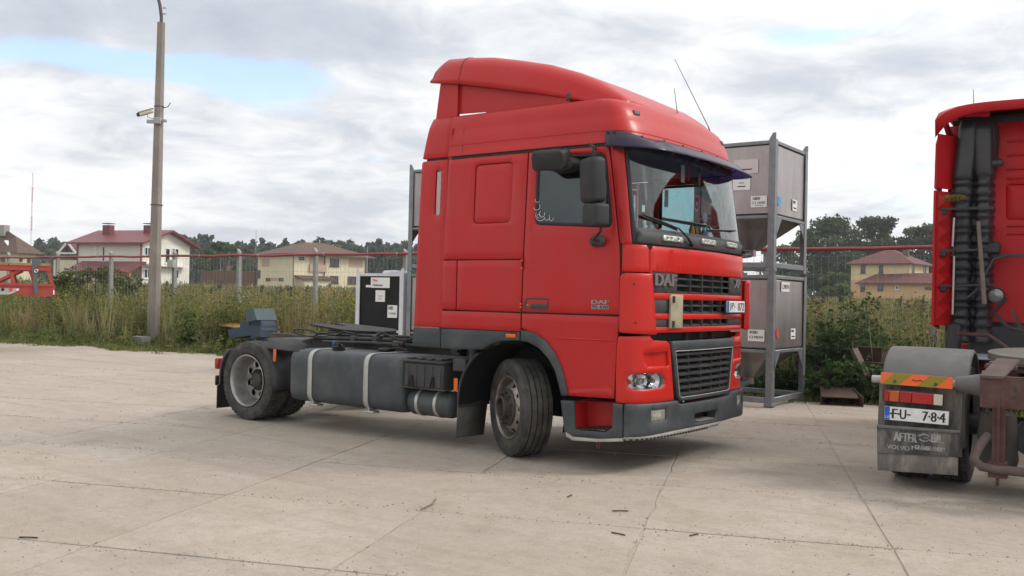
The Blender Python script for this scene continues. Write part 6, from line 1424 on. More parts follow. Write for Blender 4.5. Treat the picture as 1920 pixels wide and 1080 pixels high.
bump = patch('bumper', fillet(bp, .015), cso(.030), GREYP, truck, holes=[fillet(fog, .01), fillet(fogm, .01), tow], thick=.09, bev=.014, step=.06)
patch('tow_recess', [Vector((.36, .37)), Vector((-.28, .37)), Vector((-.28, .49)), Vector((.36, .49))], cso(-.10), BLACK, bump, thick=0, bev=0)
b = MB(); P = [[cs(u, .392, .03), cs(u, .40, -.09)] for u in (.20, .08, -.04, -.14)]; b.grid(P); b.build('tow_step', ALU, bump)
for fp, sg in ((fog, 1), (fogm, -1)):
    patch('fog_lamp', fillet(inset(fp, .004), .008), cso(-.035), CHROME, bump, thick=0, bev=0)
    patch('fog_lamp_lens', fillet(inset(fp, .003), .008), cso(.016), mat('fog_lens', (.80, .80, .72), .12, trans=.75, ior=1.4), bump, thick=.008, bev=.004, back=True)
    cx = sum(p.x for p in fp)/4; cz = sum(p.y for p in fp)/4
    for dx in (-.03, .03):
        M_ = frame(cs(cx+dx, cz, -.03), (0, 1, 0), (0, 0, 1)); b = MB(); b.lathe([(.005, .0), (.018, .012), (.025, .03)], 12, M_); b.build('reflector_bowl', CHROME, bump)
# bottom valance: pale strip with dark notches
patch('valance', [Vector((ub-.01, .315)), Vector((-.30, .325)), Vector((-.30, .345)), Vector((.35, .36)), Vector((ub-.01, .338))], cso(.022), MATS['pale_plastic'], bump, thick=.05, bev=.004, step=.06)
patch('valance_far', [Vector((-.33, .335)), Vector((-ub+.05, .335)), Vector((-ub+.05, .352)), Vector((-.33, .352))], cso(.0), IRON, bump, thick=.05, bev=.004, step=.08)
b = MB(); P = [[cs(u, .300, .004), cs(u, .329, .012)] for u in [ub-.02-i*(ub-.02+.30)/20 for i in range(21)]]; b.grid(P); b.build('notch_strip', mat('notch_pale', (.30, .30, .27), .6), bump)
for i in range(24):
    u = ub-.06-i*.042*(ub+.25)/1.2*.98
    if u < -.30: break
    b = MB(); q = [cs(u, .302, .014), cs(u-.022, .302, .014), cs(u-.022, .328, .014), cs(u, .328, .014)]; q2 = [cs(u, .302, .004), cs(u-.022, .302, .004), cs(u-.022, .328, .004), cs(u, .328, .004)]
    b.add(q+q2, [(0, 1, 2, 3), (0, 4, 5, 1), (2, 6, 7, 3), (0, 3, 7, 4), (1, 5, 6, 2)]); b.build('valance_notch', BLACK, bump)
# red tow link hanging under the step
b = MB(); p = cs(ux(.93), .255, -.10); b.tube([p+Vector((0, 0, .06)), p, ], .004, 5)
b.tube([p+Vector((.014*cos(a), 0, -.035+.03*sin(a))) for a in [2*pi*i/12 for i in range(13)]], .005, 5); b.build('hanging_link', mat('rusty_red', (.25, .05, .03), .7), truck)

# ---- mirrors
def rbox(name, px0, px1, y, d, par, m, tilt=0.0, r=.035, rz=0.0, sgy=1):
    a = ony(px0[0], px0[1], y); c = ony(px1[0], px1[1], y); w = abs(c.x-a.x); h = abs(c.z-a.z); ctr = (a+c)/2; ctr.y *= sgy
    poly = fillet([Vector((-w/2, -h/2)), Vector((w/2, -h/2)), Vector((w/2*.96, h/2)), Vector((-w/2*.96, h/2))], r, 5)
    R = Matrix.Translation(ctr) @ Matrix.Rotation(rz*sgy, 4, 'Z') @ Matrix.Rotation(tilt, 4, 'X') @ Matrix.Rotation(pi/2, 4, 'X')
    P = []
    for (sc, dz) in ((.0, d/2), (.75, d/2), (.93, d*.44), (1, d*.28), (1.0, -d*.35), (.97, -d/2), (.90, -d/2), (0, -d*.42)):
        P.append([R @ Vector((p.x*sc, p.y*sc, dz)) for p in poly])
    b = MB(); b.grid(P, closed_v=True); return b.build(name, m, par, sharp=45)
MIR = mat('mirror_housing', (.013, .014, .016), .6, var=(.019, .020, .022), var_scale=6, dust=(.06, .058, .055), dust_amt=.3, bump=.08, bump_scale=110)
for sgy in (1, -1):
    y0 = -1.46 if sgy == 1 else -1.36
    arm = MB(); pA = ony(1118, 280, -1.235); pB = ony(1126, 452, -1.235); 
    for p in (pA, pB): p.y *= sgy
    t_ = ony(1113, 287, y0+.02); m_ = ony(1124, 380, y0+.02); e_ = ony(1127, 432, y0+.03)
    for p in (t_, m_, e_): p.y *= sgy
    arm.tube([pA, pA+Vector((-.005, -sgy*.10, .035)), t_+Vector((0, 0, .05)), t_, m_, e_, pB+Vector((0, -sgy*.12, .0)), pB+Vector((0, -sgy*.03, .0))], .013, 8)
    A = arm.build('mirror_arm', MIR, truck)
    rbox('mirror_head', (1090, 298), (1131, 379), y0, .13, A, MIR, .06, .04, -.45, sgy)
    rbox('wide_mirror_head', (1094, 383), (1138, 424), y0, .13, A, MIR, .0, .035, -.45, sgy)
    b = MB(); b.box(pB+Vector((-.02, -sgy*.02, 0)), (.15, .07, .095), bev=.03); b.build('mirror_mount', DARKP, A)
    if sgy == 1:
        k = rbox('kerb_mirror', (1004, 284), (1063, 316), -1.42, .17, truck, MIR, .25, .045, .12)
        b = MB(); q = ony(1046, 279, -1.23); b.bar(q+Vector((-.03, .01, .0)), q+Vector((-.05, -.17, -.06)), .10, .025, bev=.008); b.bar(q+Vector((.03, .01, .0)), q+Vector((.01, -.17, -.06)), .04, .03); b.build('kerb_mirror_arm', MIR, k)
        # the lower dark bowl of that mirror hanging against the glass
        a = ony(1062, 310, -1.30); P = []
        for (s_, dy) in ((1, 0), (.97, -.05), (.8, -.10), (.4, -.12), (0, -.125)):
            P.append([a+Vector((.165*s_*cos(t), dy, .075*s_*sin(t)-.01*(1-s_))) for t in [2*pi*i/24 for i in range(24)]])
        b = MB(); b.grid(P, closed_v=True); b.build('kerb_mirror_bowl', BLACK, k)

# ---- cab interior
b = MB(); b.box((.1, 0, 1.45), (2.2, 2.36, .06)); b.build('cab_floor', INTER, truck)
b = MB(); b.box((-.78, 0, 2.2), (.04, 2.42, 1.9)); b.build('cab_rear_wall', RED, truck)
b = MB(); b.box((-.745, 0, 2.15), (.02, 2.3, 1.4)); b.build('rear_lining', INTER, truck)
b = MB(); b.box((-.30, 0, 2.15), (.02, 1.1, 1.35)); b.box((-.28, .75, 2.15), (.03, .36, 1.35)); b.box((-.28, -.75, 2.15), (.03, .36, 1.35)); b.build('bunk_curtain', mat('curtain', (.06, .025, .025), .9, var=(.09, .04, .035), var_scale=5), truck)
P = []
for y in [-1.15+2.3*i/12 for i in range(13)]:
    P.append([Vector((1.22-.05*(y*y), y, 1.6)), Vector((1.18-.05*y*y, y, 2.06)), Vector((1.05-.05*y*y, y, 2.10)), Vector((.85, y, 2.06)), Vector((.72, y, 1.95)), Vector((.70, y, 1.55))])
b = MB(); b.grid(P); b.build('dashboard', INTER, truck)
for y in (-.62, .62):
    b = MB(); b.box((.10, y, 1.72), (.5, .5, .14), bev=.05); b.box((-.14, y, 2.06), (.14, .5, .62), Matrix.Rotation(-.12, 3, 'Y'), bev=.05); b.box((-.19, y, 2.45), (.10, .28, .18), bev=.04); b.box((.05, y, 1.58), (.3, .3, .2)); b.build('seat', mat('seat_cloth', (.05, .05, .06), .9), truck)
b = MB(); Ms = Matrix.Translation((.62, .60, 2.02)) @ Matrix.Rotation(radians(-62), 4, 'Y')
b.M = Ms; b.tube([(.22*cos(a), .22*sin(a), 0) for a in [2*pi*i/24 for i in range(25)]], .014, 6); b.bar((-.21, 0, 0), (.21, 0, 0), .05, .02); b.cyl((0, 0, 0), (0, 0, -.25), .04, n=8); b.build('steering_wheel', BLACK, truck)
b = MB(); b.box((.1, 0, 2.87), (2.0, 2.3, .03)); b.build('headliner', mat('headliner', (.18, .17, .17), .9), truck)

# ---- wheels
TR = .462
def tyre_mesh(M, w=.29, steer=True):
    b = MB(); hw = w/2
    if steer:
        prof = [(.292, -hw*.78), (.315, -hw*.92), (.36, -hw), (.405, -hw*.98), (.438, -hw*.90)]
        side = [(.438, hw*.90), (.430, hw*.955), (.424, hw*.945), (.405, hw*.985), (.398, hw*1.0), (.392, hw*.985), (.36, hw*1.0), (.335, hw*.975), (.331, hw*.94), (.325, hw*.94), (.315, hw*.90), (.292, hw*.78)]
        xs = [-.86, -.60, -.585, -.525, -.51, -.22, -.205, -.145, -.13, .13, .145, .205, .22, .51, .525, .585, .60, .86]
        gro = {-.585, -.525, -.205, -.145, .145, .205, .525, .585}
        for x in xs: prof.append((TR-(.022 if x in gro else 0)-.012*abs(x)**3, x*hw))
        prof += side
        b.lathe(prof, 72, M)
    else:
        n = 150; P = []
        for i in range(n):
            a = 2*pi*i/n; blk = (i % 3) != 0; blk2 = ((i+1) % 3) != 0
            prof = [(.292, -hw*.78), (.315, -hw*.92), (.36, -hw), (.405, -hw*.98), (.434, -hw*.92)]
            for x, kind in ((-.90, 1), (-.62, 1), (-.60, 3), (-.54, 3), (-.52, 2), (-.12, 2), (-.10, 3), (-.04, 3), (-.02, 2), (.36, 2), (.38, 3), (.44, 3), (.46, 1), (.62, 1), (.90, 1)):
                g = .013 if kind == 3 or (kind == 1 and not blk) or (kind == 2 and not blk2) else 0
                prof.append((TR-g-.012*abs(x)**3, x*hw))
            prof += [(.434-(0 if blk else .010), hw*.92), (.420, hw*.965), (.415, hw*.955), (.40, hw*.985), (.394, hw*1.0), (.388, hw*.985), (.36, hw), (.335, hw*.975), (.331, hw*.94), (.325, hw*.94), (.315, hw*.90), (.292, hw*.78)]
            P.append([M @ Vector((r*cos(a), r*sin(a), h)) for r, h in prof])
        b.grid(P, closed_u=True)
    return b
def wheel_front(side, steer):
    s = -1 if side == 'R' else 1
    out = Vector((s*0+(-sin(steer) if side == 'R' else sin(steer)), s*cos(steer), 0)).normalized()
    king = Vector((0, s*.93, TR)); c = king+out*.06
    w = bpy.data.objects.new('wheel', None); COL.objects.link(w); w.parent = truck; w.location = c; w.empty_display_size = .1
    M = frame((0, 0, 0), out.cross(Vector((0, 0, 1))) if False else Vector((0, 0, 1)).cross(out), (0, 0, 1))
    tyre_mesh(M, .30, True).build('tyre', RUBBER, w, sharp=30)
    b = MB(); b.lathe([(.268, -.10), (.272, .03), (.281, .075), (.285, .115), (.296, .122), (.302, .133), (.298, .137), (.288, .128), (.278, .122), (.272, .08), (.262, .03), (.258, -.10)], 48, M); b.build('rim', STEELF, w)
    def cone(u, v, off=0.0):
        r = sqrt(u*u+v*v); h = .03+(.125-.03)*max(0, min(1, (.265-r)/.075))**.6 if r > .19 else .125
        return M @ Vector((u, v, h+off))
    circ = lambda R, n, cx=0, cy=0: [Vector((cx+R*cos(2*pi*i/n), cy+R*sin(2*pi*i/n))) for i in range(n)]
    hs = [circ(.029, 12, .228*cos(2*pi*i/10), .228*sin(2*pi*i/10)) for i in range(10)]
    patch('wheel_disc', circ(.266, 48), cone, STEELF, w, holes=hs+[circ(.172, 36)], thick=.012, bev=.003, step=.03)
    b = MB(); b.lathe([(.178, .118), (.176, .138), (.165, .146), (.120, .146), (.112, .160), (.112, .205), (.10, .215), (.088, .205), (.080, .16), (0, .155)], 36, M); b.build('hub', HUB, w)
    for i in range(10):
        a = 2*pi*(i+.5)/10; p = M @ Vector((.145*cos(a), .145*sin(a), .144)); b = MB(); b.cyl(p, p+out*.035, .016, .014, 6); b.build('wheel_nut', HUB, w)
    b = MB(); b.lathe([(.255, -.02), (0, -.02)], 30, M); b.build('brake_drum', BLACK, w)
    return w
wheel_front('R', radians(31)); wheel_front('L', radians(-29))
def wheel_rear(side):
    s = -1 if side == 'R' else 1; out = Vector((0, s, 0))
    for k, yc in enumerate((1.085, .765)):
        w = bpy.data.objects.new('wheel', None); COL.objects.link(w); w.parent = truck; w.location = (-3.8, s*yc, TR); w.empty_display_size = .1
        M = frame((0, 0, 0), Vector((0, 0, 1)).cross(out), (0, 0, 1))
        tyre_mesh(M, .285, False).build('tyre', RUBBER, w, sharp=30)
        b = MB(); b.lathe([(.262, -.10), (.262, -.06), (.255, -.04), (.262, -.015), (.270, .045), (.282, .10), (.290, .118), (.302, .133), (.303, .140), (.296, .142), (.284, .128), (.277, .108), (.266, .06), (.258, .02), (.250, -.02), (.242, -.04)], 56, M); b.build('rim', STEELW, w)
        if k == 0:
            circ = lambda R, n, cx=0, cy=0: [Vector((cx+R*cos(2*pi*i/n), cy+R*sin(2*pi*i/n))) for i in range(n)]
            hs = [circ(.037, 16, .186*cos(2*pi*(i+.3)/8), .186*sin(2*pi*(i+.3)/8)) for i in range(8)]
            def dish(u, v, off=0.0):
                r = sqrt(u*u+v*v); return M @ Vector((u, v, -.038+(.02*max(0, (.16-r)/.05) if r < .16 else 0)+off))
            patch('wheel_disc', circ(.240, 48), dish, STEELW, w, holes=hs+[circ(.13, 30)], thick=.014, bev=.004, step=.03)
            b = MB(); b.lathe([(.132, -.045), (.130, -.03), (.092, -.026), (.086, .0), (.07, .012), (0, .013)], 32, M); b.build('hub', HUB, w)
            for i in range(10):
                a = 2*pi*i/10; p = M @ Vector((.112*cos(a), .112*sin(a), -.03)); b = MB(); b.cyl(p, p+out*.03, .014, .012, 6); b.build('wheel_nut', HUB, w)
            b = MB(); b.lathe([(.255, -.11), (0, -.11)], 30, M); b.build('brake_drum', BLACK, w)
wheel_rear('R'); wheel_rear('L')

# ---- chassis
for s in (-1, 1):
    b = MB(); b.box((-1.85, s*.40, .85), (5.1, .008, .26)); b.box((-1.85, s*.365, .976), (5.1, .075, .009)); b.box((-1.85, s*.365, .724), (5.1, .075, .009)); b.build('frame_rail', IRON, truck)
for x in (-4.38, -3.1, -1.6, -.3, .9):
    b = MB(); b.box((x, 0, .85), (.09, .78, .20), bev=.01); b.build('cross_member', IRON, truck)
b = MB(); b.cyl((-3.8, -.7, TR), (-3.8, .7, TR), .075, n=14); b.lathe([(0, -.2), (.12, -.19), (.21, -.1), (.23, 0), (.21, .1), (.12, .19), (0, .2)], 18, frame((-3.8, 0, TR), (0, 0, 1), (1, 0, 0))); b.build('rear_axle', IRON, truck)
b = MB(); b.box((0, 0, .42), (.12, 1.7, .10), bev=.02); b.build('front_axle', IRON, truck)
for s in (-1, 1):
    for x in (-4.15, -3.42):
        b = MB(); b.lathe([(0, -.13), (.10, -.13), (.125, -.09), (.115, -.03), (.13, 0), (.115, .04), (.12, .10), (0, .12)], 18, Matrix.Translation((x, s*.45, .58))); b.build('air_spring', BLACK, truck)
b = MB(); b.cyl((-3.8, 0, .55), (-.6, 0, .72), .06, n=12); b.build('prop_shaft', IRON, truck)
b = MB(); b.box((-.35, 0, .80), (.9, .62, .55), bev=.08); b.box((.55, 0, .85), (1.1, .75, .7), bev=.08); b.build('engine', HUB, truck)
# catwalk and lines on the frame
b = MB(); b.box((-1.55, 0, 1.0), (1.0, 1.0, .02)); 
for i in range(9): b.bar((-2.02+i*.118, -.5, 1.012), (-2.02+i*.118, .5, 1.012), .02, .02)
b.build('catwalk', IRON, truck)
for y, z, r in ((-.52, .99, .022), (-.60, .95, .016), (-.47, 1.03, .014)):
    b = MB(); b.tube([(-3.2, y, z-.02), (-2.6, y, z), (-2.0, y-.02, z+.01), (-1.2, y, z), (-.5, y+.03, z+.02)], r, 7); b.build('air_line', DARKP, truck)
b = MB(); b.tube([(-1.1, -.25, 1.05), (-1.15, -.4, 1.16), (-1.35, -.5, 1.12), (-1.5, -.46, 1.04), (-1.8, -.48, 1.03)], .016, 7); b.tube([(-1.1, -.15, 1.05), (-1.2, -.3, 1.20), (-1.45, -.4, 1.15), (-1.7, -.4, 1.05)], .014, 7); b.build('coiled_hose', BLACK, truck)
# fifth wheel
fz = 1.075
f5 = MB(); poly = []
for i in range(25):
    a = radians(-70+i*140/24+0); poly.append((.47*cos(a)-.0, .47*sin(a)))
poly = poly+[(-.40, .36), (-.56, .30), (-.56, .12), (-.25, .045), (-.25, -.045), (-.56, -.12), (-.56, -.30), (-.40, -.36)]
Mf = Matrix.Translation((-3.22, 0, fz)) @ Matrix.Rotation(radians(3.5), 4, 'Y')
# plate cut with the kingpin throat
f5.prism(poly, Mf, -.012, .012); fw5 = f5.build('fifth_wheel', GREASE, truck)
b = MB(Mf); P = [(p[0]*.97, p[1]*.97) for p in poly]
for i in range(24):
    p, q = poly[i], poly[i+1]; b.add([(p[0], p[1], -.012), (q[0], q[1], -.012), (q[0]*.96, q[1]*.96, -.10), (p[0]*.96, p[1]*.96, -.10)], [(0, 1, 2, 3)])
b.build('coupling_skirt', GREASE, fw5)
for s in (-1, 1):
    b = MB(); b.box((-3.22, s*.36, 1.01), (.28, .10, .10), bev=.02); b.box((-3.22, s*.36, .975), (.5, .14, .02)); b.build('coupling_bracket', IRON, fw5)
b = MB(); b.box((-3.22, 0, .962), (1.35, .95, .014)); b.build('coupling_base_plate', IRON, truck)
b = MB(); a = Vector((-3.55, -.52, 1.02)); b.tube([a+Vector((.20*cos(t)-.05, -.03*sin(t)*2, .045*sin(t))) for t in [2*pi*i/16 for i in range(17)]], .012, 6); b.build('release_handle', IRON, fw5)
# ramp plate at the rear of the frame, seen pale behind the skirt
b = MB(); b.prism([(-1.95, 1.02), (-1.20, 1.02), (-1.20, 1.15), (-1.85, 1.14), (-1.97, 1.09)], frame((0, -.30, 0), (1, 0, 0), (0, 0, 1)), -.006, .006); b.build('bracket_plate', mat('dusty_plate', (.30, .27, .24), .8, var=(.22, .19, .16), var_scale=8), truck)

# small fittings along the frame
for k, (x, y, z, sx, sy, sz) in enumerate(((-2.35, -.55, 1.0, .12, .10, .09), (-1.95, -.62, .96, .16, .09, .07), (-1.10, -.62, .93, .14, .12, .12), (-.95, -.45, 1.02, .20, .14, .10), (-2.75, -.52, .98, .10, .08, .08), (-1.45, -.30, 1.06, .22, .16, .09), (-.72, -.80, .90, .12, .12, .14))):
    b = MB(); b.box((x, y, z), (sx, sy, sz), bev=.015); b.cyl((x, y, z+sz/2), (x, y, z+sz/2+.03), .02, n=8); b.cyl((x+.04, y-.02, z), (x+.04, y-sy*.8, z), .014, n=6); b.build('valve_block', IRON if k % 2 else DARKP, truck)
for pts in (((-2.35, -.58, 1.03), (-2.2, -.64, 1.08), (-2.05, -.6, 1.02), (-1.9, -.62, 1.0)), ((-1.9, -.6, 1.0), (-1.6, -.66, 1.06), (-1.3, -.58, 1.0), (-1.1, -.6, .98)), ((-.9, -.5, 1.05), (-.75, -.62, 1.1), (-.62, -.85, 1.0), (-.6, -1.0, .92)), ((-2.7, -.5, 1.02), (-2.9, -.55, 1.06), (-3.1, -.5, 1.0)), ((-1.4, -.36, 1.1), (-1.1, -.5, 1.15), (-.8, -.45, 1.08))):
    b = MB(); b.tube([Vector(pts[0]).lerp(Vector(pts[1]), .0)]+[Vector(p) for p in pts[1:]], .013, 6); b.build('brake_hose', BLACK, truck)
for i in range(18):
    x = -4.2+i*.19; b = MB(); b.cyl((x, -.402, .80+.10*(i % 2)), (x, -.415, .80+.10*(i % 2)), .014, n=6); b.build('frame_bolt', IRON, truck)
b = MB(); b.cyl((-1.35, -.18, 1.0), (-1.35, -.18, 1.28), .05, n=12); b.cyl((-1.35, -.18, 1.28), (-1.35, -.18, 1.32), .06, .02, 12); b.build('filter_can', IRON, truck)
# fuel tank
tx0, tx1, ty0, ty1, tz0, tz1 = -3.06, -1.33, -1.235, -.50, .295, .875
sec = fillet([Vector((ty0, tz0)), Vector((ty1, tz0)), Vector((ty1, tz1)), Vector((ty0, tz1))], [.13, .1, .1, .13], 7); sec = densify(sec, .09)
cy_, cz_ = (ty0+ty1)/2, (tz0+tz1)/2
def sring(x, g): return [Vector((x, cy_+(p.x-cy_)*(1-g/.37), cz_+(p.y-cz_)*(1-g/.29))) for p in sec]
b = MB(); P = [sring(tx0, .06), sring(tx0+.012, .025), sring(tx0+.04, .004), sring(tx0+.07, 0)]+[sring(tx0+.07+(tx1-tx0-.14)*i/6, 0) for i in range(1, 7)]+[sring(tx1-.04, .004), sring(tx1-.012, .025), sring(tx1, .06)]
b.grid(P, closed_v=True); n = len(b.v); k = len(sec); b.f += [tuple(range(k)), tuple(range(n-1, n-k-1, -1))]; b.mi += [0, 0]
tank = b.build('fuel_tank', TANKM, truck, sharp=35)
for x in (-2.70, -1.84):
    idx = [i for i, p in enumerate(sec) if p.x < -.66 or p.y < .31]
    pts = [p for p in sec]; P = []
    start = min(range(len(pts)), key=lambda i: (pts[i]-Vector((-.62, tz1))).length); order = [pts[(start+j) % len(pts)] for j in range(len(pts))]
    if order[3].x > order[0].x: order = [pts[(start-j) % len(pts)] for j in range(len(pts))]
    keep = []
    for p in order:
        keep.append(p)
        if p.x > -.62 and p.y < .35: break
    P = [[Vector((x-.033, cy_+(p.x-cy_)*1.012, cz_+(p.y-cz_)*1.016)), Vector((x+.033, cy_+(p.x-cy_)*1.012, cz_+(p.y-cz_)*1.016))] for p in keep]
    b = MB(); b.grid(P); st_ = b.build('tank_strap', ALU, tank); md = st_.modifiers.new('t', 'SOLIDIFY'); md.thickness = .006; md.offset = 0
    b = MB(); b.box((x+.02, -1.16, .272), (.14, .10, .025), bev=.006); b.cyl((x+.015, -1.19, .25), (x+.015, -1.21, .36), .012, n=8); b.build('strap_bracket', ALU, tank)
b = MB(); b.cyl((-2.50, -1.0, .865), (-2.50, -1.02, .895), .075, .072, 18); b.cyl((-2.50, -1.02, .895), (-2.50, -1.03, .93), .062, .058, 16); b.bar((-2.55, -1.02, .94), (-2.45, -1.04, .94), .03, .03); b.build('tank_cap', BLACK, tank)
b = MB(); b.box((-2.56, -1.02, .955), (.035, .035, .05), bev=.008); b.build('cap_lock', mat('blue_plastic', (.03, .12, .35), .4), tank)
b = MB(); b.box((-2.05, -.72, .895), (.16, .12, .035), bev=.01); b.tube([(-1.98, -.72, .91), (-1.85, -.74, .93), (-1.75, -.70, .90)], .01, 5); b.build('level_sender', BLACK, tank)
# battery box with a ridged lid
bx0, bx1 = -1.325, -.80
b = MB(); b.box(((bx0+bx1)/2, -.93, .70), (bx1-bx0, .58, .255), bev=.015)
for i in range(5): b.box((bx0+.05+i*.105, -1.222, .70), (.055, .014, .22), bev=.005)
b.build('battery_box', DARKP, truck)
bb = truck.children[-1]
b = MB(); b.box(((bx0+bx1)/2, -.93, .842), (bx1-bx0+.03, .60, .03), bev=.01)
for i in range(4):
    for j in range(12): b.box((bx0+.07+i*.125, -1.19+j*.047, .868), (.085, .034, .026), bev=.008)
lid = b.build('battery_lid', DARKP, bb)
for x in (-1.20, -.93):
    b = MB(); b.cyl((x, -1.235, .70), (x, -1.235, .68), .02, n=8); b.bar((x-.005, -1.235, .68), (x-.03, -1.24, .585), .012, .012); b.bar((x+.005, -1.235, .68), (x+.03, -1.24, .585), .012, .012); b.build('lid_latch', BLACK, bb)
b = MB(); b.box(((bx0+bx1)/2, -.95, .575), (bx1-bx0+.06, .56, .014)); b.build('battery_tray', IRON, bb)
# air tank below with two straps
def airtank(x0, x1, y, z, r):
    M_ = frame((x0, y, z), (0, 1, 0), (0, 0, 1)); L_ = x1-x0; b = MB(); e = r*.55
    prof = [(0, 0), (r*.35, e*.06), (r*.7, e*.3), (r*.92, e*.65), (r, e), (r, L_-e), (r*.92, L_-e*.65), (r*.7, L_-e*.3), (r*.35, L_-e*.06), (0, L_)]
    b.lathe(prof, 28, M_); t = b.build('air_tank', TANKM, truck)
    for xx in (.28, .66):
        b = MB(); b.lathe([(r+.001, L_*xx-.018), (r+.007, L_*xx-.018), (r+.007, L_*xx+.018), (r+.001, L_*xx+.018)], 28, M_); b.build('tank_strap', ALU, t)
    b = MB(); b.cyl((x1-.01, y, z), (x1+.05, y, z), .012, n=8); b.build('drain_valve', IRON, t)
airtank(-1.36, -.72, -1.05, .42, .135)
# bracket, box and amber reflector behind the front mudguard
b = MB(); b.box((-.63, -1.14, .83), (.16, .10, .12), bev=.01); b.cyl((-.55, -1.1, .86), (-.52, -1.05, 1.05), .035, n=10); b.build('relay_box', DARKP, truck)
b = MB(); b.box((-.655, -1.20, .64), (.05, .012, .13), bev=.01); b.build('side_reflector', AMBER, truck)
# front mudguard (rear half) and flap
for s in (-1, 1):
    P = []
    for k in range(9):
        a = radians(128+k*6.5); R = .60 if k < 8 else .60
        P.append([Vector((-.02+.60*cos(a), s*1.20, .50+.58*sin(a))), Vector((-.02+.60*cos(a), s*.70, .50+.58*sin(a)))])
    P.append([Vector((-.625, s*1.18, .42)), Vector((-.60, s*.72, .42))])
    b = MB(); b.grid(P); g = b.build('mudguard', DARKP, truck, sharp=60); md = g.modifiers.new('t', 'SOLIDIFY'); md.thickness = .015
    b = MB(); b.grid([[Vector((-.634, s*1.185, .45)), Vector((-.609, s*.74, .45))], [Vector((-.638, s*1.18, .28)), Vector((-.608, s*.77, .28))], [Vector((-.65, s*1.17, .12)), Vector((-.605, s*.80, .12))]]); f_ = b.build('mud_flap', mat('worn_flap', (.085, .085, .078), .85, var=(.06, .06, .056), var_scale=6, dust=(.20, .19, .16), dust_amt=.5, dust_scale=5), g, sharp=60); md = f_.modifiers.new('t', 'SOLIDIFY'); md.thickness = .01
# rear mudguards: front quarter, rear quarter, flap
for s in (-1, 1):
    def quarter(angs, R=.525, y0=1.245, y1=.60):
        P = []
        for a in angs:
            a = radians(a); P.append([Vector((-3.8+R*cos(a), s*y1, TR+R*sin(a))), Vector((-3.8+R*cos(a), s*(y0-.06), TR+R*sin(a))), Vector((-3.8+(R-.012)*cos(a), s*(y0-.015), TR+(R-.012)*sin(a))), Vector((-3.8+(R-.05)*cos(a), s*y0, TR+(R-.05)*sin(a)))])
        return P
    b = MB(); P = quarter([-8, 0, 10, 20, 30, 40, 50, 58]); b.grid(P); g = b.build('rear_mudguard', DARKP, truck, sharp=60); md = g.modifiers.new('t', 'SOLIDIFY'); md.thickness = .012
    # flat cover running forward from it
    b = MB(); xa = -3.8+.525*cos(radians(52)); za = TR+.525*sin(radians(52))
    b.grid([[Vector((xa, s*.60, za+.085)), Vector((xa-.02, s*1.17, za+.085)), Vector((xa+.04, s*1.23, za-.02))], [Vector((-3.40, s*.62, za+.085)), Vector((-3.22, s*1.02, za+.085)), Vector((-3.0, s*1.20, za-.035))], [Vector((-3.34, s*.62, za+.08)), Vector((-3.08, s*1.02, za+.075)), Vector((-2.82, s*1.19, za-.05)) ]])
    c = b.build('mudguard_cover', DARKP, g, sharp=20); md = c.modifiers.new('t', 'SOLIDIFY'); md.thickness = .012
    b = MB(); P = quarter([138, 148, 158, 168, 178, 188]); 
    P.append([Vector((-4.36, s*.62, .36)), Vector((-4.36, s*1.18, .36)), Vector((-4.36, s*1.22, .36)), Vector((-4.33, s*1.235, .36))]); P.append([Vector((-4.38, s*.64, .09)), Vector((-4.38, s*1.14, .09)), Vector((-4.38, s*1.20, .09)), Vector((-4.36, s*1.22, .09))])
    b.grid(P); g2 = b.build('rear_mudguard', DARKP, truck, sharp=60); md = g2.modifiers.new('t', 'SOLIDIFY'); md.thickness = .012
    b = MB(); b.box((-3.285, s*1.246, .785), (.05, .012, .14), bev=.01); b.build('side_reflector', AMBER, truck)
    b = MB(); b.box((-4.46, s*.95, .62), (.06, .44, .13), bev=.012); b.build('tail_lamp', TAILRED, truck)
    b = MB(); b.box((-4.42, s*1.0, .42), (.03, .40, .12), bev=.01); b.build('plate_bracket', BLACK, truck)
# ================================================================== the second truck, seen from behind
HD2 = radians(94.5); f2 = Vector((cos(HD2), sin(HD2), 0)); r2 = Vector((sin(HD2), -cos(HD2), 0))
_p = at_depth(1646, 885, 7.9); O2 = _p+r2*1.25+f2*.62; O2.z = 0
t2 = thing('parked_truck', 'red truck seen from behind with striped board, mud flap and ribbed intake duct', 'truck', O2)
M2 = Matrix(((r2.x, f2.x, 0, 0), (r2.y, f2.y, 0, 0), (0, 0, 1, 0), (0, 0, 0, 1))); M2i = M2.inverted()
def L2(px, py, y):
    """photo pixel on the plane y=const behind the truck -> local (x, z)"""
    p = M2i @ (on_plane(px, py, O2+f2*y, f2)-O2); return Vector((p.x, p.z))
RED2 = mat('red_paint_dull', (.46, .008, .012), .42, var=(.40, .010, .014), var_scale=2, dust=(.34, .05, .05), dust_amt=.3, spec=.3)
DUCT = mat('duct_black', (.016, .018, .022), .42, spec=.6, var=(.022, .024, .029), var_scale=4, dust=(.07, .07, .07), dust_amt=.3)
FEND = mat('fender_grey', (.10, .098, .10), .6, var=(.13, .125, .12), var_scale=4, dust=(.30, .29, .27), dust_amt=.35, dust_scale=3, bump=.05, bump_scale=40)
FLAP = mat('flap_rubber', (.045, .046, .050), .8, var=(.075, .073, .072), var_scale=5, dust=(.36, .33, .28), dust_amt=.8, dust_scale=7, stretch=(1, 1, .3), bump=.2, bump_scale=30)
RSTR = mat('rail_red_rust', (.062, .018, .020), .8, var=(.085, .042, .038), var_scale=7, dust=(.16, .105, .09), dust_amt=.5, dust_scale=4, bump=.15, bump_scale=25)
RSTP = mat('rail_pale_rust', (.125, .092, .082), .9, var=(.085, .06, .054), var_scale=6, bump=.2, bump_scale=25)
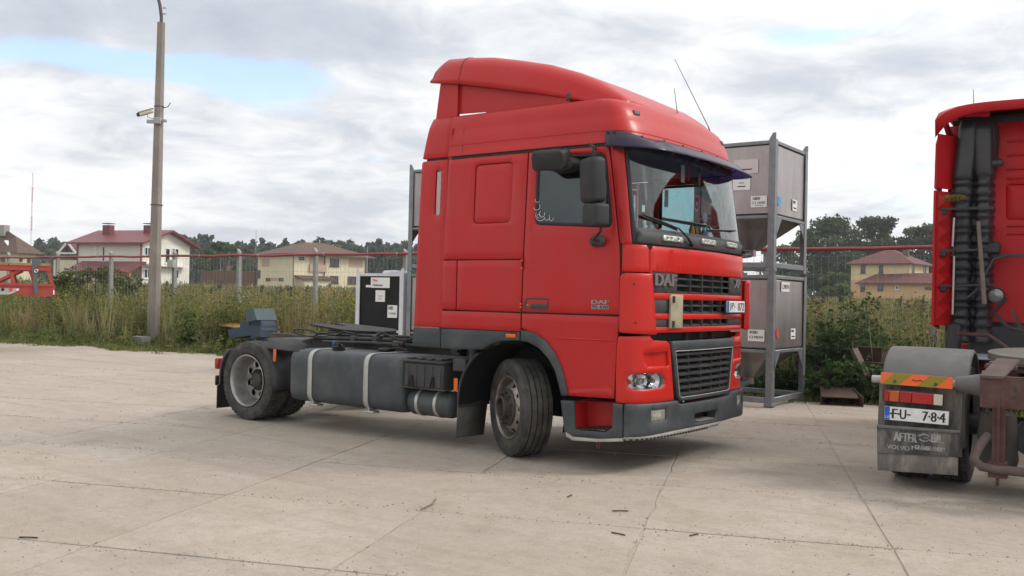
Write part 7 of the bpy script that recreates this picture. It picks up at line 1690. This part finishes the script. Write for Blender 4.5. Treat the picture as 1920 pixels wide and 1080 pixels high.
def P2(name, poly, y, d, m, par=None, sharp=20):
    b = MB(M2); b.prism([(p[0], p[1]) for p in poly], Matrix(((1, 0, 0, 0), (0, 0, 1, y), (0, 1, 0, 0), (0, 0, 0, 1))), 0, d); return b.build(name, m, par or t2, sharp=sharp)
def px2(L, y): return [L2(a, c, y) for a, c in L]
def surf2(y): return lambda u, v, off=0.0: M2 @ Vector((u, y-off, v))
# cab back wall
YB = 2.62
bw = patch('cab_rear_wall', [Vector((-1.14, 1.18)), Vector((1.14, 1.18)), Vector((1.14, 3.55)), Vector((-1.14, 3.55))], surf2(YB), RED2, t2, holes=[fillet(px2([(1886, 345), (1975, 345), (1975, 412), (1886, 412)], YB), .05)], thick=.04, bev=.01, step=.2)
patch('pressed_panel', fillet(px2([(1885, 344), (1976, 344), (1976, 413), (1885, 413)], YB), .05), surf2(YB+.02), RED2, bw, thick=.02, bev=.02, step=.15)
for py_ in (266, 292, 318, 335, 424, 439):
    a = L2(1888, py_, YB); b = MB(M2); b.bar((a.x, YB-.006, a.y), (a.x+.9, YB-.006, a.y), .02, .022, bev=.008); b.build('pressed_rib', RED2, bw)
b = MB(M2); b.box((0, YB+1.1, 2.3), (2.3, 2.0, 2.3), bev=.1); b.build('cab_shell', RED2, t2)
b = MB(M2); b.box((0, YB+.4, 1.35), (2.0, .7, .5)); b.build('cab_underside', DUCT, t2)
# side fairings, ribbed inside
for sg in (-1, 1):
    X = sg*1.21; b = MB(M2)
    up_ = [(2.16, 2.80), (2.62, 2.80), (2.66, 3.42), (2.40, 3.42), (2.22, 3.30)]; lo_ = [(2.12, 1.30), (2.62, 1.25), (2.62, 2.775), (2.13, 2.775)]
    for nm, poly in (('upper_fairing', up_), ('side_fairing', lo_)):
        b = MB(M2); b.prism(poly, Matrix(((0, 0, 1, X), (1, 0, 0, 0), (0, 1, 0, 0), (0, 0, 0, 1))), -.012, .012); fo_ = b.build(nm, RED2, t2)
    # slanted inner lining from the trailing edge to the cab wall
    for z0_, z1_ in ((1.30, 2.775), (2.80, 3.40)):
        b = MB(M2); b.add([(X-sg*.014, 2.16, z0_), (X-sg*.26, 2.60, z0_), (X-sg*.26, 2.60, z1_), (X-sg*.014, 2.16, z1_)], [(0, 1, 2, 3)]); ln_ = b.build('fairing_lining', RED2, t2)
    nrm = Vector((-sg*.44, -.246, 0)).normalized()
    for k in range(8):
        z = 1.36+k*.175
        for (a0, a1) in ((.06, .50), (.50, .94)):
            q = [Vector((X-sg*(.014+.246*a), 2.16+.44*a, z+dz)) for a, dz in ((a0, .0), (a1, .0), (a1, .16), (a0, .16))]; m_ = (q[0]+q[2])/2+nrm*.03+Vector((0, 0, .02))
            b = MB(M2); b.add([p+nrm*.002 for p in q]+[m_], [(0, 1, 4), (1, 2, 4), (2, 3, 4), (3, 0, 4)]); b.build('pressed_diamond', RED2, ln_, sharp=5)
# roof deflector: curved lip with a dark underside
rows = []
for i in range(25):
    t = -1+2*i/24; x = 1.22*t; k = abs(t)**8
    rows.append([Vector((x, 2.10+.06*k, 3.60-.24*k)), Vector((x, 2.12, 3.70-.16*k)), Vector((x*.99, 2.3, 3.73-.08*k)), Vector((x*.98, 2.8, 3.76-.05*k)), Vector((x*.95, 3.6, 3.72-.05*k)), Vector((x*.9, 4.3, 3.5))])
b = MB(M2); b.grid(rows); rd = b.build('roof_deflector', RED2, t2, sharp=50); md = rd.modifiers.new('t', 'SOLIDIFY'); md.thickness = .03
for sg in (-1, 1):
    b = MB(M2); b.tube([(sg*1.13, 2.60, 3.45), (sg*1.16, 2.35, 3.60), (sg*1.0, 2.25, 3.62), (sg*.7, 2.3, 3.60)], .035, 8); b.build('deflector_strut', RED2, rd)
b = MB(M2); b.box((0, 2.66, 3.58), (2.2, .05, .06)); b.box((0, 3.3, 3.6), (2.1, 1.2, .1)); b.build('roof_rear_edge', DUCT, t2)
b = MB(M2); a = L2(1827, 180, 2.9); b.cyl((a.x, 2.9, 3.7), (a.x-.01, 2.88, 4.0), .006, .003, 5); b.build('aerial', DUCT, t2)
# intake duct: two swelling columns, ribbed below
YD = 2.50
def duct_col(pts, w0, dep, ribs):
    b = MB(M2); rows = []
    n = 70; zs_ = [p[1] for p in pts]
    for i in range(n+1):
        z = zs_[0]+(zs_[-1]-zs_[0])*i/n; xc = float(np.interp(z, zs_, [p[0] for p in pts])); w = float(np.interp(z, zs_, [p[2] for p in pts])); d = float(np.interp(z, zs_, [p[3] for p in pts]))
        rb = 0.0
        if z < ribs: rb = .020*(1 if int((z*1.0)/.045) % 2 == 0 else 0)
        R = []
        for k in range(14):
            a = pi*k/13; cxp = math.copysign(abs(cos(a))**.5, cos(a)); sxp = abs(sin(a))**.5
            R.append(Vector((xc-(w/2-rb)*cxp, YD+.10-(d-rb)*sxp, z)))
        rows.append(R)
    b.grid(rows); b.add(rows[-1], [tuple(range(14))]); return b
zt2 = L2(1820, 222, YD).y; zb2 = L2(1820, 640, YD).y
xa = L2(1806, 400, YD).x; xb = L2(1846, 400, YD).x; xt = L2(1834, 240, YD).x
wL = (L2(1828, 400, YD).x-L2(1785, 400, YD).x); wR = (L2(1868, 400, YD).x-L2(1830, 400, YD).x)
duct_col([(xa, zb2, wL, .26), (xa, 2.0, wL, .28), (xa-.0, 2.9, wL*1.02, .30), (xa+.03, 3.15, wL, .30), (xa+.05, zt2-.12, wL*.95, .28), (xa+.06, zt2-.03, wL*.85, .22), (xa+.07, zt2, wL*.6, .12)], .2, .3, 2.98).build('intake_duct', DUCT, t2, sharp=30)
dk = [c for c in t2.children if c.name.startswith('intake_duct')][-1]
wM = (wL+wR)*.93; xm_ = (xa+xb)/2+.02
duct_col([(xm_, zb2, wM*.86, .14), (xm_, 2.0, wM*.86, .16), (xm_, 2.9, wM*.88, .17), (xm_+.02, 3.12, wM*.92, .20), (xm_+.03, zt2-.18, wM*.92, .24), (xm_+.03, zt2-.09, wM*.86, .24), (xm_+.03, zt2-.03, wM*.70, .18), (xm_+.03, zt2, wM*.4, .10)], .2, .3, 2.98).build('intake_duct_body', DUCT, dk, sharp=30)
duct_col([(xb, zb2, wR, .24), (xb, 2.0, wR, .26), (xb, 2.9, wR, .28), (xb-.01, 3.1, wR*1.05, .29), (xb-.02, zt2-.15, wR*1.15, .28), (xb-.04, zt2-.05, wR*1.0, .22), (xb-.06, zt2-.01, wR*.7, .12)], .2, .3, 2.98).build('intake_duct_column', DUCT, dk, sharp=30)
b = MB(M2); a = L2(1872, 308, YD); b.box((a.x-.05, YD-.12, a.y), (.22, .06, .09), bev=.03); b.cyl((a.x+.03, YD-.15, a.y), (a.x+.03, YD-.18, a.y), .025, n=8); b.build('duct_lug', DUCT, dk)
for py_ in (392, 470, 536):
    a = L2(1764, py_, 2.2); c = L2(1864, py_-2, 2.2); b = MB(M2); b.bar((a.x, 2.2, a.y), (c.x, 2.2, c.y), .02, .022); b.box((a.x+.02, 2.24, a.y-.03), (.08, .05, .07), bev=.015); b.build('ladder_bar', DUCT, dk)
# grab rod with pale sections
for p0, p1, m in ((408, 462, FRAMEW), (462, 480, DUCT), (480, 590, FRAMEW)):
    a = L2(1789, p0, 2.12); c = L2(1786, p1, 2.12); b = MB(M2); b.cyl((a.x, 2.12, a.y), (c.x, 2.12, c.y), .011, n=8); b.build('grab_rod', ALU if m is FRAMEW else m, t2)
# wooden broom handle and brush left on the ladder: separate things
a = L2(1834, 415, 2.08); c = L2(1846, 570, 2.08); pa = M2 @ Vector((a.x, 2.08, a.y))+O2; pc = M2 @ Vector((c.x, 2.08, c.y))+O2; b = MB(); b.cyl(pa-pc, (0, 0, 0), .020, .024, 8); tag(b.build('broom_handle', GREYW, loc=pc), 'bare wooden stick propped against the ribbed intake duct', 'stick')
a = L2(1789, 371, 2.0); pc = M2 @ Vector((a.x, 2.0, a.y))+O2; cl = Cloud(9); rr_ = cl.r; q = rr_.normal(size=(900, 3)); q /= np.linalg.norm(q, axis=1)[:, None]; q *= rr_.uniform(.6, 1, (900, 1)); q *= np.array([.115, .07, .032]); cl.leaves(q, .03, (.26, .20, .07), .3, .3); mo = cl.build('straw_pad', STRAW); mo.location = pc; tag(mo, 'frayed yellow straw pad resting on the ladder of the intake duct', 'pad')
# work lamp
a = L2(1868, 554, 2.3); b = MB(M2); Mz = Matrix(((1, 0, 0, a.x), (0, 0, -1, 2.3), (0, 1, 0, a.y), (0, 0, 0, 1))); b.lathe([(0, -.08), (.05, -.07), (.075, -.02), (.085, .02), (.08, .03), (.07, .025)], 20, Mz); wl_ = b.build('work_lamp', DUCT, t2)
b = MB(M2); b.lathe([(.076, .022), (.05, .035), (0, .04)], 20, Mz); b.build('lamp_glass', mat('work_lens', (.22, .22, .22), .2, metal=.5), wl_)
# brackets and hoses near the duct foot
b = MB(M2); a = L2(1862, 465, 2.35); b.box((a.x, 2.4, a.y), (.14, .10, .13), bev=.02); b.box((a.x+.14, 2.42, a.y-.08), (.30, .06, .03)); b.build('wall_bracket', DUCT, t2)
b = MB(M2); a = L2(1862, 478, 2.3); c = L2(1830, 545, 2.2); e = L2(1812, 560, 2.1); b.tube([(a.x+.15, 2.4, a.y), (a.x, 2.32, a.y-.05), (c.x, 2.2, c.y), (e.x, 2.1, e.y)], .016, 6); a = L2(1885, 560, 2.2); b.tube([(a.x, 2.3, a.y), (a.x-.1, 2.1, a.y-.15), (a.x+.05, 1.9, a.y-.3), (a.x+.3, 1.7, a.y-.35)], .02, 6); b.build('hose', DUCT, t2)
b = MB(M2); b.box((-.30, 2.75, 1.15), (1.2, .5, .4), bev=.05); b.box((-1.02, 2.3, 1.16), (.16, .12, .34), bev=.03); b.build('engine_tunnel', DUCT, t2)
b = MB(M2); a = L2(1795, 626, 1.9); b.tube([(a.x, 1.9, a.y), (a.x+.3, 1.85, a.y), (a.x+.42, 1.8, a.y-.08), (a.x+.5, 1.75, a.y-.14)], .02, 7); a = L2(1898, 580, 2.0); b.bar((a.x, 2.0, a.y), (a.x+.14, 2.0, a.y-.34), .10, .03); b.build('red_pipe', RSTR, t2)
# blue-grey deck plate behind the cab
b = MB(M2); b.box((-.45, 1.35, 1.02), (1.0, 1.1, .012), bev=.004); b.build('deck_plate', mat('deck_bluegrey', (.16, .19, .23), .5, var=(.20, .23, .27), var_scale=4), t2)
# frame rails and end beam
for sg in (-1, 1):
    b = MB(M2); b.box((sg*.42, 1.3, .86), (.012, 4.4, .24)); b.box((sg*.385, 1.3, .985), (.08, 4.4, .012)); b.box((sg*.385, 1.3, .735), (.08, 4.4, .012)); b.build('frame_rail', RSTR, t2)
b = MB(M2); b.box((0, -.94, .86), (.92, .012, .23)); b.box((0, -.90, .975), (.92, .09, .012)); b.box((0, -.90, .745), (.92, .09, .012)); eb = b.build('end_beam', RSTR, t2)
b = MB(M2); b.box((.05, -.948, .88), (.02, .01, .02)); b.cyl((-.1, -.946, .86), (-.1, -.952, .86), .018, n=8); b.cyl((-.22, -.946, .83), (-.22, -.952, .83), .012, n=8); b.cyl((-.22, -.946, .89), (-.22, -.952, .89), .012, n=8); tag(b.build('beam_hole', DUCT, eb), kind='stuff')
P_ = [Vector(q) for q in px2([(1836, 726), (1852, 690), (1873, 690), (1862, 722), (1880, 727)], -.9)]
b = MB(M2); b.add([(-.46, -.96, .985), (-.30, -.96, .985), (-.22, -.5, 1.10), (-.38, -.5, 1.10), (-.46, -.96, .965), (-.30, -.96, .965), (-.22, -.5, 1.08), (-.38, -.5, 1.08)], [(0, 1, 2, 3), (7, 6, 5, 4), (0, 4, 5, 1), (1, 5, 6, 2), (2, 6, 7, 3), (3, 7, 4, 0)]); b.build('guide_ramp', RSTP, t2, sharp=15)
b = MB(M2); b.box((-.10, -.93, 1.0), (.10, .06, .03)); b.build('ramp_lug', RSTP, eb)
for x in (-.33, .33):
    b = MB(M2); b.box((x, -.90, .55), (.085, .07, .62)); b.box((x, -.94, .50), (.022, .02, .70)); b.box((x, -.90, .27), (.13, .12, .12)); b.build('under_run_leg', RSTR, t2)
b = MB(M2); b.tube([(-.42, -.70, .50), (-.47, -.80, .42), (-.50, -.90, .33), (-.44, -.95, .285), (-.34, -.955, .275), (.34, -.955, .275), (.5, -.955, .275), (1.05, -.955, .275)], .035, 10); b.build('under_run_bar', RSTP, t2)
# axle, air bellows
b = MB(M2); b.cyl((-.9, 0, .5), (.9, 0, .5), .09, n=12); b.lathe([(0, -.2), (.14, -.17), (.21, 0), (.14, .17), (0, .2)], 16, Matrix(((1, 0, 0, 0), (0, 0, 1, 0), (0, 1, 0, .5), (0, 0, 0, 1)))); b.cyl((-.12, -.55, .48), (-.12, -.3, .48), .14, n=16); b.build('rear_axle', DUCT, t2)
for x in (-.36, .16): 
    b = MB(M2); b.lathe([(0, .22), (.13, .22), (.15, .30), (.14, .40), (.15, .50), (.13, .66), (0, .68)], 18, Matrix.Translation((x, -.55, 0))); b.build('air_bellows', mat('bellows_dusty', (.045, .04, .035), .9, var=(.07, .06, .052), var_scale=5), t2)
# fifth wheel
b = MB(M2); n = 28; poly = [(.50*cos(2*pi*i/n)*1.0, .45*sin(2*pi*i/n)) for i in range(n)]
b.prism(poly, Matrix.Translation((.0, .12, 1.13)) @ Matrix.Rotation(radians(4), 4, 'X'), -.055, .0); b.build('fifth_wheel', mat('coupling_grey', (.12, .115, .105), .6, var=(.18, .165, .145), var_scale=5, bump=.2, bump_scale=15), t2)
b = MB(M2); b.box((-.30, -.1, 1.045), (.30, .5, .03)); b.box((-.36, -.3, 1.02), (.24, .16, .05), bev=.01); b.box((0, .1, 1.0), (.9, .8, .04)); b.build('coupling_base', RSTP, t2)
# rear wheels
for sg in (-1, 1):
    for xo in (1.08, .74):
        out = M2 @ Vector((sg, 0, 0)); w = bpy.data.objects.new('wheel', None); COL.objects.link(w); w.parent = t2; w.location = M2 @ Vector((sg*xo, 0, .50)); w.empty_display_size = .1
        Mw = frame((0, 0, 0), Vector((0, 0, 1)).cross(out), (0, 0, 1)) @ Matrix.Scale(1.08, 4); tyre_mesh(Mw, .28, False).build('tyre', RUBBER, w, sharp=30)
        b = MB(); b.lathe([(.30, .13), (.28, .11), (.26, 0), (.24, -.06), (0, -.06)], 30, Mw); b.build('rim', STEELW, w)
# front wheels and front body under the cab (out of the picture on the right, but it stands on them)
for sg in (-1, 1):
    out = M2 @ Vector((sg, 0, 0)); w = bpy.data.objects.new('wheel', None); COL.objects.link(w); w.parent = t2; w.location = M2 @ Vector((sg*1.0, 3.7, .50)); w.empty_display_size = .1
    Mw = frame((0, 0, 0), Vector((0, 0, 1)).cross(out), (0, 0, 1)) @ Matrix.Scale(1.08, 4); tyre_mesh(Mw, .30, True).build('tyre', RUBBER, w, sharp=30)
    b = MB(); b.lathe([(.30, .13), (.28, .11), (.26, .02), (.17, .12), (0, .12)], 30, Mw); b.build('rim', STEELW, w)
b = MB(M2); b.box((0, 4.3, .75), (2.35, .9, .75), bev=.08); b.build('front_skirt', RED2, t2)
# fenders over the rear wheels
for sg in (-1, 1):
    rows = []; Rf = .60
    for k in range(19):
        a = radians(18+k*(196-18)/18)
        prof = [(1.26, -.05), (1.262, -.012), (1.25, .0), (1.0, .004), (.72, .0), (.60, -.004), (.585, -.03)]
        rows.append([Vector((sg*x, -(Rf+d)*cos(pi-a)*1.0, .50+(Rf+d)*sin(a)*1.02+.03)) for x, d in prof])
    b = MB(M2); b.grid(rows); fe = b.build('fender', FEND, t2, sharp=40); md = fe.modifiers.new('t', 'SOLIDIFY'); md.thickness = .012
    # lower vertical back of the fender
    b = MB(M2); b.box((sg*.93, -.615, .60), (.64, .02, .62), bev=.008); fb = b.build('fender_back', FLAP, fe)
# tube arm carrying the board
a = L2(1643, 713, -.68); c = L2(1655, 713, -.68)
b = MB(M2); zz = L2(1700, 714, -.66).y; b.cyl((-1.30, -.665, zz), (-.60, -.665, zz), .032, n=12); b.build('lamp_arm', mat('arm_paint', (.36, .36, .35), .6, dust=(.2, .17, .14), dust_amt=.5), t2)
b = MB(M2); b.cyl((-.66, -.655, zz), (-.47, -.655, zz+.0), .055, .095, 14); b.cyl((-.47, -.655, zz), (-.43, -.655, zz), .12, .12, 14); b.build('arm_socket', FEND, t2)
# twisted hanger plane for board, lamps, plate and flap
TW2 = Matrix.Translation((-1.25, -.75, 0)) @ Matrix.Rotation(radians(5), 4, 'Z') @ Matrix.Rotation(radians(1.2), 4, 'Y')
MH = M2 @ TW2; MHi = MH.inverted(); nH = (MH.to_3x3() @ Vector((0, 1, 0))).normalized(); oH = O2+MH.to_translation()
def LH(px, py):
    p = MHi @ (on_plane(px, py, oH, nH)-O2); return Vector((p.x, p.z))
FH = lambda c, d: MH @ frame((c.x, -d, c.y), (1, 0, 0), (0, 0, 1))
a = LH(1652.5, 697.5); c = LH(1786, 729); w_ = c.x-a.x; h_ = a.y-c.y; ctr = (a+c)/2; Mb = FH(ctr, .03)
OR = mat('board_orange', (.80, .14, .03), .4, spec=.4); OL = mat('board_olive', (.26, .20, .02), .45)
b = MB(Mb); b.box((0, 0, -.006), (w_, h_, .012)); bd = b.build('striped_board', OR, t2)
sk_ = h_*1.05
for x0 in (-w_*.40, w_*.10):
    wd = w_*.25; b = MB(Mb); p = [(x0-sk_*.5, -h_/2), (x0-sk_*.5+wd, -h_/2), (x0+sk_*.5+wd*1.0, h_/2), (x0+sk_*.5, h_/2)]
    p = [(max(-w_/2, min(w_/2, x)), y) for x, y in p]; b.prism(p, Matrix(), .001, .003); b.build('olive_stripe', OL, bd, sharp=None)
for x in (-w_*.30, w_*.27): b = MB(Mb); b.cyl((x, -.02, .002), (x, -.02, .01), .014, n=10); b.build('bolt', IRON, bd)
b = MB(Mb); b.M = Mb; b.tube([(-.03, .005, .004), (0, -.004, .004), (.03, .006, .004), (.05, -.006, .004)], .003, 4); b.build('ink_scrawl', INK, bd)
# tail lamp cluster
a = LH(1657.5, 731); c = LH(1768, 760); ctr = (a+c)/2; w_ = c.x-a.x; h_ = a.y-c.y; Mb = FH(ctr, .02); b = MB(Mb); b.box((0, 0, -.02), (w_+.012, h_+.012, .04), bev=.008); tl = b.build('tail_lamp', DUCT, t2)
x = -w_/2; cols = ((.10, TAILRED), (.17, mat('tail_amber', (.45, .09, .01), .3)), (.21, TAILRED), (.36, mat('tail_red_bright', (.38, .015, .015), .25)), (.16, mat('tail_white', (.50, .49, .40), .3)))
for fr_, m in cols:
    ww = w_*fr_; b = MB(Mb); b.box((x+ww/2, 0, .006), (ww-.003, h_, .026), bev=.004); b.build('lamp_segment', m, tl); x += ww
# number plate
a = LH(1659, 765); c = LH(1779, 792.5); ctr = (a+c)/2; w_ = c.x-a.x; h_ = .112; Mb = FH(ctr, .02); b = MB(Mb); b.box((0, 0, 0), (w_, h_, .01), bev=.004); np2 = b.build('number_plate', PLATEW, t2)
b = MB(Mb); b.box((-w_*.455, 0, .0035), (w_*.082, h_*.96, .005)); b.build('blue_band', BLUE, np2); b = MB(); text(b, 'LV', Mb, .03, .022, -w_*.455, -.03, d=.0065); b.build('country_code', PLATEW, np2)
for s, cx, ww in (('F', -.335, .048), ('U', -.205, .056), ('-', -.115, .03), ('7', .14, .048), ('8', .27, .048), ('4', .40, .054)):
    b = MB(); text(b, s, Mb, w_*.54*ww*3.1 if s != '-' else w_*.05, h_*.70 if s != '-' else h_*.10, cx*w_+.0, 0, d=.0058, bold=.003); b.build('plate_character', INK, np2)
for cx in (-.395, -.272, .205, .335): b = MB(Mb); b.cyl((cx*w_, 0, .005), (cx*w_, 0, .0075), .008, n=8); b.build('plate_stud', INK, np2)
# mud flap in two layers
def hz(L): return [LH(a, c) for a, c in L]
def surfH(u, v, off=0.0): return MH @ Vector((u, -off, v))
ft = fillet(hz([(1645, 797), (1800, 808), (1797, 856), (1645, 848)]), .004); fl = patch('mud_flap', ft, lambda u, v, off=0.0: surfH(u, v, off+.03), FLAP, t2, thick=.012, bev=.003, step=.1, back=True)
ft = hz([(1645, 846), (1797, 852), (1796, 891), (1646, 881)]); patch('flap_extension', ft, lambda u, v, off=0.0: surfH(u, v, off+.018), mat('flap_worn', (.16, .15, .14), .85, var=(.06, .062, .07), var_scale=9, dust=(.46, .40, .32), dust_amt=.85, dust_scale=9, stretch=(1, 1, .3), bump=.2, bump_scale=30), fl, thick=.01, bev=.003, step=.1, back=True)
ft = hz([(1645, 795), (1801, 806), (1801, 812), (1645, 801)]); patch('flap_clamp', ft, lambda u, v, off=0.0: surfH(u, v, off+.045), FEND, fl, thick=.015, bev=.003, step=.1)
PRN = mat('flap_print', (.42, .42, .40), .8, var=(.18, .18, .18), var_scale=16)
def fprint(s, x0, y0, x1, y1, bold=.002):
    a = LH(x0, y0); c = LH(x1, y1); e = LH(x0, y1); ctr = (a+c)/2; b = MB(); text(b, s, FH(ctr, .0345), abs(c.x-a.x), abs(a.y-e.y), bold=bold); return b.build('flap_lettering', PRN, fl, sharp=None)
fprint('AFTER', 1677, 811, 1719, 827, .004); fprint('BIL', 1747, 814, 1769, 829, .004); fprint('VOLVO', 1664, 834, 1706, 842); fprint('I', 1710, 835, 1712, 842); fprint('GRÆNSELANDET', 1716, 836, 1773, 844, .0025)
# round arrow emblem between the words
c = LH(1733.5, 820); Me = FH(c, .036); b = MB(Me); rr = .033
for a0, a1 in ((20, 170), (200, 350)):
    pts = [(rr*1.15*cos(radians(a)), rr*.85*sin(radians(a)), 0) for a in range(a0, a1+1, 15)]; b.tube(pts, .006, 4)
b.bar((-.055, .018, 0), (-.02, .018, 0), .008, .004); b.bar((.02, -.018, 0), (.055, -.018, 0), .008, .004); b.bar((0, .0, 0), (.03, .0, 0), .008, .004); b.build('flap_emblem', PRN, fl, sharp=None)
# ================================================================== keepsakes behind the windscreen (each a thing of its own)
def hang(name, lab, px, py, w, h, m, x=1.16, cat='pennant', shape='rect', trim=None):
    c = onx(px, py, x); t = thing(name, lab, cat, (c.x, c.y, c.z-h/2)); Mh = frame((0, 0, h/2), (0, 1, 0), (0, 0, 1))
    poly = {'rect': [(-w/2, -h/2), (w/2, -h/2), (w/2, h/2), (-w/2, h/2)], 'pen': [(0, -h/2), (w*.35, -h*.36), (w/2, -h*.1), (w/2, h/2), (-w/2, h/2), (-w/2, -h*.1), (-w*.35, -h*.36)]}[shape]
    if trim is not None:
        b = MB(); b.prism([(x_*1.22, y_*1.12-.004) for x_, y_ in poly], Mh, -.003, .0); b.build('trim', trim, t)
    b = MB(); b.prism(poly, Mh, .001, .004); b.build('cloth', m, t)
    b = MB(); b.tube([(0, -w/2, h), (0, 0, h+.05), (0, w/2, h)], .002, 4); b.build('cord', INK, t); return t
WHC = mat('cloth_white', (.62, .62, .60), .8); NAVY = mat('cloth_navy', (.03, .06, .20), .8); TAN = mat('cloth_tan', (.40, .28, .10), .8, var=(.30, .18, .06), var_scale=20); GRC = mat('cloth_grey', (.25, .28, .30), .8, var=(.14, .15, .17), var_scale=18); REDC = mat('cloth_red', (.45, .05, .04), .8)
pn = hang('pennant', 'navy pennant with white border hanging behind the windscreen', 1306, 382, .085, .13, NAVY, 1.14, shape='pen', trim=WHC)
b = MB(); text(b, '*', frame((0, 0, .065), (0, 1, 0), (0, 0, 1)), .035, .045, d=.0045, bold=.003); b.build('emblem', WHC, pn)
hang('pennant', 'grey card pennant with dark print hanging near the middle of the windscreen', 1249, 372, .075, .16, GRC, 1.14)
hang('pennant', 'pale blue banner strip hanging below the sun visor', 1280, 326, .075, .17, WHC, 1.10); hang('pennant', 'red and white ribbon beside the pale blue banner strip', 1291, 326, .035, .15, REDC, 1.10); hang('pennant', 'tan tassel banner hanging under the right half of the visor', 1311, 336, .05, .13, TAN, 1.10)
hang('pennant', 'small yellow-brown banner hanging beside the tan tassel banner', 1320, 347, .03, .09, TAN, 1.10); hang('pennant', 'blue and white ribbon lettered sticker by the windscreen pillar', 1189, 390, .035, .22, mat('cloth_blue', (.05, .15, .42), .8, var=(.5, .5, .5), var_scale=26), 1.20)
hang('paper_card', 'small white card stuck in the lower corner of the windscreen', 1206, 391, .05, .06, WHC, 1.20, 'card')
hang('pennant', 'orange and red tassel hanging beside the lettered ribbon', 1195, 370, .03, .25, REDC, 1.17)
def dash(name, lab, px, w, h, m, cap=None, y=None, x=1.10, cat='bottle', zb=2.10):
    c = onx(px, 440, x); t = thing(name, lab, cat, (x, c.y, zb)); b = MB(); b.lathe([(0, 0), (w, 0), (w*1.02, h*.1), (w, h*.6), (w*.5, h*.8), (w*.42, h*.85)], 12); b.build('body', m, t)
    b = MB(); b.lathe([(w*.5, h*.85), (w*.5, h), (0, h)], 10); b.build('cap', cap or m, t)
dash('bottle', 'orange juice bottle standing on the dashboard', 1297, .028, .20, mat('orange_drink', (.55, .20, .02), .3), WHC); dash('bottle', 'amber bottle standing beside the orange juice bottle', 1305, .025, .17, mat('amber_drink', (.30, .14, .03), .3)); dash('bottle', 'blue and white can-shaped bottle on the dashboard', 1319, .026, .17, mat('blue_drink', (.04, .16, .45), .3), WHC); dash('bottle', 'pale clear bottle at the end of the row on the dashboard', 1326, .022, .18, mat('clear_drink', (.5, .55, .52), .2))
dash('bottle', 'green-labelled bottle standing between the amber and blue bottles', 1312, .028, .14, mat('green_drink', (.06, .20, .08), .3), x=1.06)
c = onx(1208, 436, 1.13); b = MB(); b.box((0, 0, .04), (.03, .05, .09), Matrix.Rotation(.3, 3, 'Y'), bev=.012); b.box((.0, .0, .10), (.028, .04, .05), bev=.012); tag(b.build('plush_toy', WHC, loc=(1.13, c.y, 2.10)), 'small white plush figure in the corner of the dashboard', 'toy')
c = onx(1222, 440, 1.12); b = MB(); b.box((0, 0, .05), (.025, .07, .10), bev=.012); tag(b.build('folded_cloth', GRC, loc=(1.12, c.y, 2.10)), 'folded grey cloth lying on the dashboard', 'cloth')
b = MB(); c = onx(1323, 408, 1.12); b.lathe([(0, 0), (.05, .004), (.056, .01), (.05, .016), (0, .02)], 18, frame((0, 0, .06), (0, 1, 0), (0, 0, 1))); b.cyl((0, 0, 0), (0, 0, .02), .02, n=8); tag(b.build('round_fan', mat('fan_blue', (.18, .33, .45), .3), loc=(1.10, c.y, c.z-.06)), 'round pale blue disc standing above the dashboard bottles', 'disc')
c = onx(1240, 419, 1.16); sk = thing('skull_sign', 'pale skull and crossbones emblem on the dashboard front edge', 'emblem', (1.155, c.y, 2.105)); b = MB(); b.bar((0, -.06, .0), (0, .06, .03), .008, .012); b.bar((0, -.06, .03), (0, .06, .0), .008, .012); b.build('crossed_bones', WHC, sk); b = MB(); b.lathe([(0, .025), (.02, .015), (.024, 0), (.018, -.014), (0, -.02)], 10, frame((.004, 0, .045), (1, 0, 0), (0, 0, 1))); b.build('skull', WHC, sk)

# ================================================================== thin summer haze over the whole place
hz_m = bpy.data.materials.new('haze_air'); hz_m.use_nodes = True; _n = hz_m.node_tree.nodes; _n.clear()
_o = _n.new('ShaderNodeOutputMaterial'); _v = _n.new('ShaderNodeVolumePrincipled'); _v.inputs['Color'].default_value = (.92, .95, 1.0, 1); _v.inputs['Density'].default_value = .0004; _v.inputs['Anisotropy'].default_value = .2
hz_m.node_tree.links.new(_v.outputs[0], _o.inputs['Volume'])
b = MB(); b.box((-150, 500, 39.5), (1560, 1460, 85)); hb = b.build('haze', hz_m, sharp=None); tag(hb, 'thin pale air haze over the yard and the field', 'haze', kind='stuff')
